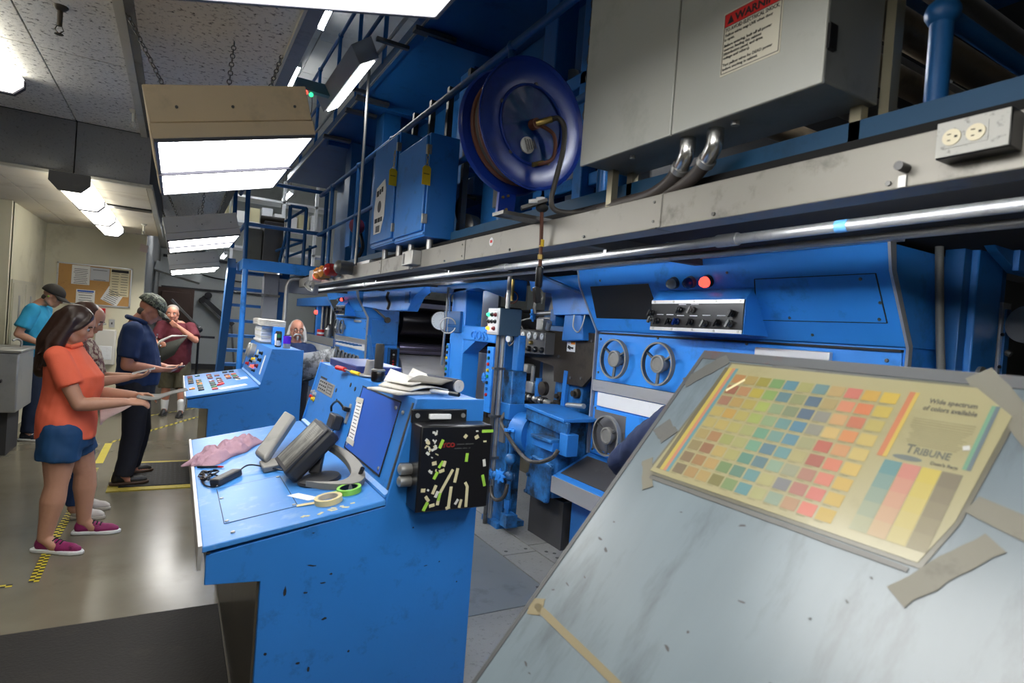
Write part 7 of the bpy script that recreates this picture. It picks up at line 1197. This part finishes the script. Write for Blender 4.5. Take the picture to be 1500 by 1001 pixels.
cy, P3, M3, r3 = person('man in turquoise T-shirt and dark cap by the back wall', O3, F3, T3, J3, (-1.235, 8.44, 1.635), (.88, -.22, -.42), (.42, -.08, .9), hs=1.02, hands=[(J3['wrR'], (1, .25, -.1), (.1, .6, .5), dict(curl=.8, thumb=-1)), (J3['wrL'], (1, -.3, -.1), (.1, -.6, .5), dict(curl=.8, thumb=1))])
sh = garment('tshirt', TURQ, cy, torso(O3, F3, [(.86, .0, .182, .132)] + [(z, f, w + .013, d + .013) for z, f, w, d in T3[:-1]]), cones=[(V(J3['shR']) + V((0, .008, .012)), V(J3['shR']).lerp(V(J3['elR']), .72), .075, .076), (V(J3['shL']) + V((0, -.008, .012)), V(J3['shL']).lerp(V(J3['elL']), .72), .075, .076)], wrinkle=.008)
for (z, a, r_, mm) in ((1.28, .3, .05, TG), (1.22, .1, .035, YELLOW), (1.33, .15, .03, GREEN)): MB().ell(V((O3[0], O3[1], z)) + V((F3[0], F3[1], 0)).normalized() * .128 + V((F3[1], -F3[0], 0)) * a * .3, (.012, r_, r_), 10, 8).build('shirt_print', mm, sh)
garment('jeans', mat('dark_denim', (.008, .018, .05), .8, dirt='20304a', dscale=7, damt=.4), cy, torso(O3, F3, [(.80, .0, .158, .112), (.90, .0, .160, .114), (.95, 0, .155, .11)]), cones=[(J3['hpR'], J3['knR'], .098, .078), (J3['knR'], (-1.375, 8.37, .09), .078, .070), (J3['hpL'], J3['knL'], .098, .078), (J3['knL'], (-1.355, 8.60, .09), .078, .070)], wrinkle=.008)
SNK = mat('dark_sneaker', (.02, .025, .04), .6, dirt='b0b0b0', dscale=14, damt=.7); shoe((-1.465, 8.40, 0), (-1.19, 8.285, 0), SNK, WHITE, cy, name='sneaker', laces=WHITE); shoe((-1.43, 8.64, 0), (-1.16, 8.53, 0), SNK, WHITE, cy, name='sneaker', laces=WHITE)
hc = cap_hat((-1.235, 8.44, 1.648), (.88, -.22, -.42), (.42, -.08, .9), mat('dark_cap', (.028, .024, .022), .8), cy, 1.04); MB().ell(V((-1.235, 8.44, 1.648)) + V((.09, -.03, .045)), (.008, .022, .014), 8, 6).build('cap_badge', STEEL, hc); mb = MB(); mb.ell((-1.30, 8.455, 1.62), (.05, .066, .05)); organic('cropped_hair', mb, MATS['grey_brown_hair'], .012, 2, cy); MB().ell(P3(-.012, .084, -.006), .012, 8, 6).build('ear_plug', TG, cy)

# --- man in maroon polo reading, hand to his mouth
MAR = mat('maroon_polo', (.085, .006, .014), .85, dirt='3a0a10', dscale=6, damt=.4); KHA = mat('olive_shorts', (.055, .048, .026), .85, dirt='2a2414', dscale=6, damt=.4)
O5, F5 = (.02, 10.22), (-.12, -1)
T5 = [(.66, .0, .19, .15), (.85, .01, .195, .155), (1.0, .01, .195, .155), (1.15, .0, .205, .14), (1.26, -.01, .205, .12), (1.34, -.02, .185, .10), (1.39, -.02, .11, .075), (1.42, -.02, .065, .06)]
J5 = dict(neck=(-.03, 10.22, 1.40), shR=(-.19, 10.22, 1.325), elR=(-.27, 10.10, 1.08), wrR=(-.19, 9.90, 1.03), shL=(.20, 10.18, 1.325), elL=(.265, 10.0, 1.14), wrL=(.035, 9.985, 1.33), hpR=(-.08, 10.22, .76), knR=(-.08, 10.19, .42), anR=(-.085, 10.20, .09), hpL=(.12, 10.20, .76), knL=(.13, 10.08, .42), anL=(.13, 10.02, .09), toR=(-.11, 10.03, .03), toL=(.11, 9.84, .03))
mm_, P5, M5, r5 = person('man in maroon polo shirt reading a newspaper with hand at mouth', O5, F5, T5, J5, (-.06, 10.13, 1.525), (-.12, -.96, -.22), (0, -.22, .97), skin=SKINR, hs=1.04, arm=1.12, leg=1.02, hands=[(J5['wrR'], (.2, -.9, .3), (.9, .2, .2), dict(curl=.8, thumb=1)), (J5['wrL'], (-.85, -.1, .5), (-.1, .9, .35), dict(curl=1.0, thumb=1))])
sh = garment('polo_shirt', MAR, mm_, torso(O5, F5, [(.65, .0, .205, .165)] + [(z, f, w + .013, d + .013) for z, f, w, d in T5[:-1]]), cones=[((-.18, 10.22, 1.33), V(J5['shR']).lerp(V(J5['elR']), .8), .084, .082), ((.19, 10.18, 1.33), V(J5['shL']).lerp(V(J5['elL']), .8), .084, .082)], wrinkle=.009); B((.085, 10.03, 1.20), (.115, 10.045, 1.225)).build('chest_logo', mat('tan_logo', (.5, .42, .28), .7), sh)
garment('shorts', KHA, mm_, torso(O5, F5, [(.62, .0, .18, .135), (.72, .0, .185, .14), (.82, 0, .175, .13)]), cones=[(J5['hpR'], (-.08, 10.19, .40), .115, .108), (J5['hpL'], (.13, 10.09, .40), .115, .108)], wrinkle=.008)
for k in 'RL': garment('sock', WHITE, mm_, None, cones=[(V(J5['an' + k]) + V((0, 0, .12)), V(J5['an' + k]) - V((0, 0, .03)), .055, .044)], voxel=.009, wrinkle=0)
shoe((-.075, 10.27, 0), (-.115, 9.99, 0), BOOT, RUBBER, mm_, w=.052, name='shoe', laces=BLACK); shoe((.135, 10.09, 0), (.105, 9.81, 0), BOOT, RUBBER, mm_, w=.052, name='shoe', laces=BLACK)
mb = MB(); c = V((-.06, 10.13, 1.525)); mb.ell(c + V((0, .018, .058)), (.086, .098, .076)); mb.ell(c + V((0, .06, -.01)), (.088, .07, .07)); organic('grey_hair', mb, mat('grey_hair', (.20, .175, .15), .6, dirt='5a5048', dscale=18, damt=.5), .011, 2, mm_)
def page(mb_rows): return mb_rows
t5 = newspaper('open_newspaper', 'open newspaper with dark photo page held by the man in maroon', [[(-.205, 9.83, 1.06), (.15, 9.83, 1.205)], [(-.195, 9.80, .93), (.07, 9.80, 1.08)], [(-.175, 9.79, .80), (.0, 9.79, .93)]], m=mat('dark_photo_page', (.018, .02, .014), .8, dirt='4a4a40', dscale=9, damt=.5), th=.004)
mb = MB(); R5 = [[V((-.235, 9.815, 1.04)), V((-.20, 9.81, 1.13)), V((-.05, 9.81, 1.215)), V((.15, 9.825, 1.222))], [V((-.222, 9.812, 1.01)), V((-.19, 9.805, 1.095)), V((-.05, 9.81, 1.185)), V((.15, 9.825, 1.21))]]
for r_ in R5: mb.v += [tuple(p) for p in r_]
for i in range(3): mb.face(i, i + 1, 5 + i, 4 + i)
o = mb.build('folded_page', NEWS, t5); sf = o.modifiers.new('solid', 'SOLIDIFY'); sf.thickness = .003

# --- white-haired man with walrus moustache behind the far console
O6, F6 = (1.37, 8.02), (.10, -1)
T6 = [(.84, .0, .17, .14), (1.0, .0, .18, .145), (1.10, .0, .185, .135), (1.19, -.01, .185, .115), (1.245, -.015, .165, .095), (1.28, -.015, .10, .07), (1.30, -.015, .065, .06)]
J6 = dict(neck=(1.37, 8.03, 1.27), shR=(1.185, 8.02, 1.205), elR=(1.17, 7.92, .96), wrR=(1.36, 7.76, .96), shL=(1.555, 8.02, 1.195), elL=(1.60, 7.94, .97), wrL=(1.62, 7.74, 1.03), hpR=(1.28, 8.04, .80), knR=(1.28, 8.02, .44), anR=(1.28, 8.04, .09), hpL=(1.46, 8.04, .80), knL=(1.46, 8.02, .44), anL=(1.46, 8.04, .09), toR=(1.27, 7.88, .03), toL=(1.47, 7.88, .03))
mu, P6, M6, r6 = person('white-haired man with long moustache and glasses reading behind the far console', O6, F6, T6, J6, (1.355, 7.965, 1.455), (.05, -.97, -.22), (0, -.22, .97), skin=SKINR, hs=1.02, arm=1.08, hands=[(J6['wrR'], (.6, -.7, .2), (.3, .5, .7), dict(curl=.7, thumb=1)), (J6['wrL'], (.2, -.9, .2), (-.8, 0, .3), dict(curl=.7, thumb=-1))])
sh = garment('tshirt', NVY, mu, torso(O6, F6, [(.83, .0, .185, .155)] + [(z, f, w + .013, d + .013) for z, f, w, d in T6[:-1]]), cones=[((1.20, 8.02, 1.21), V(J6['shR']).lerp(V(J6['elR']), .7), .078, .078), ((1.54, 8.02, 1.20), V(J6['shL']).lerp(V(J6['elL']), .7), .078, .078)], wrinkle=.008)
for x in (1.30, 1.46): B((x - .02, 7.875, 1.135), (x + .02, 7.89, 1.145)).build('chest_print', WHITE, sh)
garment('trousers', DPANT, mu, torso(O6, F6, [(.76, .0, .165, .135), (.86, .0, .168, .138), (.9, 0, .16, .13)]), cones=[(J6['hp' + k], J6['kn' + k], .10, .08) for k in 'RL'] + [(J6['kn' + k], V(J6['an' + k]), .08, .072) for k in 'RL'])
for x in (1.28, 1.46): shoe((x, 8.11, 0), (x, 7.83, 0), BOOT, RUBBER, mu, w=.05)
WH = mat('white_hair', (.50, .485, .46), .6, dirt='9a9488', dscale=26, damt=.5, stretch=(3, 3, .4)); mb = MB(); c = V((1.355, 7.965, 1.455)); mb.ell(c + V((0, .036, .044)), (.084, .088, .082)); random.seed(12)
for s in (-1, 1):
    capsule(mb, c + V((.076 * s, .03, .02)), c + V((.105 * s, .03, -.13)), .026, .024)
    for k in range(9): mb.tube(smoothpath([c + V((.07 * s, .02, .06)), c + V((.10 * s + .01 * random.random(), .02, -.02)), c + V((s * random.uniform(.09, .14), random.uniform(-.02, .06), -.17))], 4), .012, 5)
organic('long_hair', mb, WH, .010, 2, mu); mb = MB()
for s in (-1, 1): limb(mb, (P6(.088, .004 * s, -.040), .012), (P6(.080, .032 * s, -.050), .011), (P6(.066, .050 * s, -.082), .008))
limb(mb, (P6(.072, 0, -.078), .016), (P6(.066, 0, -.118), .013)); organic('moustache', mb, WH, .006, 1, mu)
m = MB()
for s in (-1, 1): m.torus(P6(.092, .032 * s, .006), V((.05, -.97, -.22)), .022, .003, n=18, m=6); m.tube([P6(.090, .054 * s, .010), P6(.01, .078 * s, .010)], .003, 5)
m.tube([P6(.094, .012, .008), P6(.094, -.012, .008)], .003, 5); m.build('glasses', BLACK, mu)
newspaper('reading_newspaper', 'creased newspaper held open by the white-haired man', [[(1.39, 7.64, 1.17), (1.50, 7.60, 1.19), (1.62, 7.62, 1.22), (1.78, 7.66, 1.25)], [(1.40, 7.66, 1.0), (1.50, 7.64, 1.02), (1.60, 7.62, 1.05), (1.76, 7.66, 1.08)], [(1.42, 7.70, .82), (1.52, 7.68, .85), (1.62, 7.66, .90), (1.74, 7.70, .93)]], m=mat('crumpled_newsprint', (.36, .36, .35), .8, dirt='2a2a28', dscale=8, damt=.85, thr=(.46, .58)), th=.003)
newspaper('inner_page', 'dark inner page of the newspaper held by the white-haired man', [[(1.36, 7.70, 1.16), (1.44, 7.72, 1.12), (1.52, 7.70, 1.10)], [(1.38, 7.74, .98), (1.46, 7.74, .95), (1.54, 7.72, .94)], [(1.40, 7.76, .82), (1.48, 7.76, .80), (1.56, 7.74, .84)]], m=MATS['dark_photo_page'], th=.003)

# --- person bending over the shelf of the near hood, mostly behind the slanted board
NV2 = mat('dark_navy_sweatshirt', (.008, .018, .062), .85, dirt='101c3a', dscale=6, damt=.4); mb = MB()
hipc = V((2.12, 1.42, .96)); shc = V((2.27, 1.98, 1.24)); ax7 = V((.35, -.12, 0)).normalized(); dn7 = V((-.07, -.36, .93))
loft(mb, [(hipc.lerp(shc, t), ax7 * w, dn7 * d) for t, w, d in ((-.12, .14, .11), (0, .155, .125), (.35, .15, .115), (.7, .175, .12), (.95, .18, .10), (1.08, .09, .07))])
P7, M7, r7 = headmesh(mb, shc + V((.09, .22, -.06)), (.2, .6, -.75), (.1, .75, .6), 1.03); capsule(mb, shc + V((.0, .03, .02)), shc + V((.06, .16, -.03)), .058, .052)
A7 = ((2.12, 2.09, 1.225), (2.18, 2.50, .95), (2.38, 2.60, .73)); B7 = ((2.44, 1.92, 1.15), (2.50, 2.20, .92), (2.58, 2.42, .74))
for sh_, el, wr in (A7, B7): limb(mb, (sh_, .054), (el, .042)); limb(mb, (el, .042), (V(el).lerp(V(wr), .3), .044), (wr, .028)); hand(mb, wr, V(wr) - V(el), (.3, .2, -.9), curl=.5)
LG = (2.03, 2.23)
for x in LG: limb(mb, ((x, 1.42, .93), .09), ((x, 1.50, .50), .06)); limb(mb, ((x, 1.50, .50), .06), ((x, 1.40, .36), .062), ((x, 1.42, .09), .038)); limb(mb, ((x, 1.42, .07), .038), ((x, 1.58, .04), .028))
bp7 = tag(organic('person', mb, SKIN, .010, 3), 'person in dark navy bending over the hood shelf behind the board', 'person'); eyes(P7, bp7)
garment('sweatshirt', NV2, bp7, [(hipc.lerp(shc, t), ax7 * w, dn7 * d) for t, w, d in ((-.06, .175, .145), (.35, .168, .135), (.7, .195, .14), (.95, .20, .12), (1.08, .10, .085))], cones=[(A7[1], V(A7[1]).lerp(V(A7[2]), .2), .066, .058), (V(B7[0]) - V((.05, 0, 0)), B7[1], .085, .066)], caps=[(V(A7[0]) + V((.04, -.01, .0)), V(A7[0]).lerp(V(A7[1]), .5), .112, .096), (V(A7[0]).lerp(V(A7[1]), .5), A7[1], .090, .066)], wrinkle=.010)
garment('trousers', DPANT, bp7, [(V((2.12, 1.42, z)), V((w, 0, 0)), V((0, d, 0))) for z, w, d in ((.80, .17, .13), (.92, .172, .14), (1.0, .165, .14))], cones=[((x, 1.42, .91), (x, 1.50, .50), .105, .082) for x in LG] + [((x, 1.50, .50), (x, 1.42, .09), .082, .074) for x in LG])
for x in LG: shoe((x, 1.34, .006), (x, 1.63, .006), BOOT, RUBBER, bp7, w=.05)
mb = MB(); mb.ell(shc + V((.08, .20, -.01)), (.088, .10, .085)); organic('dark_hair', mb, BRUN, .011, 2, bp7)
# ---------------------------------------------------------------- back wall furniture
bl = thing('bulletin_board', 'cork bulletin board with aluminium frame on the cream wall', 'bulletin board', (-1.06, 10.48, 1.85)); B((-1.50, 10.485, 1.57), (-.63, 10.499, 2.13)).build('cork', mat('cork', (.50, .27, .09), .8, dirt='6a4018', dscale=30, damt=.4), bl)
for a, c in (((-1.515, 10.475, 1.555), (-1.495, 10.499, 2.145)), ((-.635, 10.475, 1.555), (-.615, 10.499, 2.145)), ((-1.515, 10.475, 2.125), (-.615, 10.499, 2.145)), ((-1.515, 10.475, 1.555), (-.615, 10.499, 1.575))): B(a, c).build('frame_rail', ALU, bl)
def notice(x0, x1, z0, z1, label, m=PAPER, lines=8, rot=0., head=None, cols=1, hm=INKB):
    c = V(((x0 + x1) / 2, 10.482 - random.random() * .004, (z0 + z1) / 2)); ax = V((math.cos(rot), 0, math.sin(rot))); az = V((-math.sin(rot), 0, math.cos(rot))); w, h = (x1 - x0) / 2, (z1 - z0) / 2; t = thing('posted_notice', label, 'paper', c); MB().obox(c, ax * w, az * h, (0, .0008, 0)).build('sheet', m, t, smooth=False); mb = MB()
    for i in range(lines):
        for k in range(cols): cx = (-1 + (2 * k + 1) / cols) * w; mb.obox(c + ax * cx * .92 + az * (h * (.62 - 1.5 * i / max(1, lines - 1))) - V((0, .0012, 0)), ax * (w / cols * random.uniform(.6, .8)), az * .004, (0, .0004, 0))
    if lines: mb.build('print_lines', INKB, t, smooth=False, kind='stuff')
    if head: MB().obox(c + az * h * .82 - V((0, .0013, 0)), ax * w * .88, az * h * .10, (0, .0005, 0)).build('header', hm, t, smooth=False)
random.seed(14)
notice(-1.343, -1.129, 1.846, 2.118, 'white typed notice at top left of the cork board', lines=9); notice(-1.125, -.895, 1.92, 2.11, 'grey landscape notice at top middle of the cork board', mat('grey_paper', (.52, .53, .56), .7), lines=2); notice(-.885, -.645, 1.715, 2.122, 'cream two-column notice with dark header on the cork board', mat('cream_paper', (.68, .60, .38), .7), lines=9, head=True, cols=2, hm=INK); notice(-1.278, -1.055, 1.535, 1.775, 'white flyer with blue header at the bottom of the cork board', lines=6, head=True, hm=mat('flyer_blue', (.02, .10, .50), .6)); notice(-.95, -.73, 1.60, 1.82, 'tilted white sheet pinned at lower right of the cork board', lines=7, rot=-.45)
fa = thing('fire_alarm', 'red fire alarm pull station under the cork board', 'fire alarm', (-.96, 10.48, 1.46)); B((-1.005, 10.455, 1.40), (-.915, 10.5, 1.525)).build('body', RED, fa, bev=.006); B((-.99, 10.45, 1.47), (-.93, 10.456, 1.485)).build('black_slot', INK, fa); B((-.985, 10.448, 1.435), (-.935, 10.456, 1.45)).build('pull_bar', WHITE, fa); B((-.968, 10.446, 1.415), (-.952, 10.456, 1.445)).build('pull_stem', WHITE, fa)
t = thing('light_switch', 'steel switch plate on the wall right of the fire alarm', 'switch', (-.83, 10.49, 1.31)); B((-.862, 10.492, 1.25), (-.795, 10.5, 1.37)).build('plate', ALU, t); B((-.835, 10.484, 1.295), (-.822, 10.493, 1.325)).build('toggle', BLACK, t)
t = thing('wall_dispenser', 'tall off-white wall box behind the woman and the man in navy', 'wall box', (-.88, 10.4, .9)); B((-1.02, 10.36, .70), (-.76, 10.5, 1.22)).build('body', mat('offwhite_plastic', (.60, .58, .53), .5), t, bev=.02); B((-.98, 10.355, .78), (-.80, 10.362, .98)).build('front_panel', WHITE, t, bev=.006); MB().tube([(-.95, 10.37, 1.2), (-.95, 10.4, 1.28), (-.90, 10.45, 1.30)], .012, 8).build('spout', STEEL, t)
tag(MB().obox((-.49, 10.492, 2.47), (.05, .0, -.01), (.0, .004, .0), (.005, 0, .055)).build('hanging_card', mat('pinkish_card', (.62, .50, .46), .7)), 'small pinkish card hanging at the far wall corner', 'card')
lk = thing('wall_locker', 'narrow beige two-door locker recessed in the left wall', 'locker', (-1.64, 9.3, 1.3)); B((-1.66, 8.66, .86), (-1.645, 9.95, 1.80)).build('frame', mat('locker_beige', (.50, .47, .36), .5, dirt='6a6450', dscale=4, damt=.4), lk); B((-1.652, 8.70, .90), (-1.638, 9.30, 1.76)).build('door', MATS['locker_beige'], lk, bev=.004); B((-1.652, 9.34, .90), (-1.638, 9.91, 1.76)).build('door', MATS['locker_beige'], lk, bev=.004)
for y in (8.98, 9.6):
    B((-1.642, y - .03, 1.15), (-1.628, y + .03, 1.62)).build('recess', STEEL, lk, bev=.004); MB().cyl((-1.64, y, 1.30), (-1.60, y, 1.30), .022, n=10).build('handle', BLACK, lk)
wc = thing('drinking_fountain', 'stainless drinking water cooler at the left picture edge', 'water cooler', (-1.6, 7.75, .4)); B((-1.92, 7.42, .46), (-1.325, 8.12, 1.05)).build('cabinet', mat('dull_stainless', (.40, .41, .41), .4, .5, dirt='5a5a56', dscale=4, damt=.3), wc, bev=.015); B((-1.94, 7.40, 1.05), (-1.305, 8.13, 1.085)).build('basin_rim', STEEL, wc, bev=.01); MB().lathe((-1.62, 7.74, 1.085), (0, 0, 1), [(.20, .0), (.19, .006), (.12, .002), (.0, .001)], 24).build('basin', CHROME, wc); MB().tube(smoothpath([(-1.40, 7.9, 1.08), (-1.40, 7.9, 1.14), (-1.43, 7.87, 1.165), (-1.46, 7.84, 1.15)], 5), .012, 8).build('bubbler', CHROME, wc)
for k in range(9): B((-1.84, 7.412, .52 + k * .020), (-1.49, 7.422, .528 + k * .020)).build('vent_slot', INK, wc)
B((-1.58, 7.36, .76), (-1.44, 7.422, .795)).build('push_bar', BLACK, wc, bev=.006); B((-1.84, 7.6, .0), (-1.42, 8.1, .46)).build('stand', DARKW, wc)
# ---------------------------------------------------------------- far end of the aisle
hk = thing('hand_truck', 'folded hand truck leaning on the grey far wall', 'hand truck', (.85, 17.6, .9)); MB().bar((.55, 17.85, 1.95), (1.35, 17.8, 1.25), .10, .12).build('frame', DARKW, hk); MB().bar((.58, 17.80, 1.80), (1.3, 17.75, 1.15), .04, .05).build('rail', STEELD, hk); MB().cyl((.70, 17.75, 2.0), (.70, 17.95, 2.0), .09, n=14).build('wheel', RUBBER, hk); MB().cyl((.56, 17.75, 1.86), (.56, 17.95, 1.86), .08, n=14).build('wheel', RUBBER, hk); MB().bar((1.3, 17.8, 1.3), (1.45, 17.8, .02), .05, .05).build('leg', STEELD, hk)
sd_ = thing('music_stand', 'thin black stand behind the man in maroon', 'stand', (.38, 12, 0)); MB().cyl((.36, 12.0, .02), (.36, 12.0, 1.15), .02, n=8).build('pole', BLACK, sd_); B((.26, 11.9, 0), (.62, 12.1, .03)).build('base', BLACK, sd_); B((.30, 11.97, 1.10), (.62, 12.03, 1.14)).build('arm', BLACK, sd_); MB().ell((.36, 11.98, 1.25), .06, 10, 8).build('head', BLACK, sd_); MB().bar((.34, 12.0, 1.3), (-.1, 12.1, 1.75), .03, .04).build('boom', STEELD, sd_)
t = thing('suspended_panel', 'grey tilted panel hanging in the dark passage', 'panel', (0, 15, 2.4)); MB().obox((-.02, 14.6, 2.36), (.42, 0, -.10), (0, .5, 0), (.02, 0, .09)).build('panel', GREYW, t); MB().cyl((-.1, 14.6, 2.4), (-.1, 14.6, 3.12), .012, n=6).build('hanger', BLACK, t)
tag(MB().tube(smoothpath([(.1, 17.9, 2.62), (.5, 17.9, 2.55), (.9, 17.9, 2.48), (1.6, 17.9, 2.45)], 6), .02, 6).build('wall_cable', BLACK), 'sagging black cable on the far grey wall', 'cable')
bpy.data.scenes.remove(TMP)
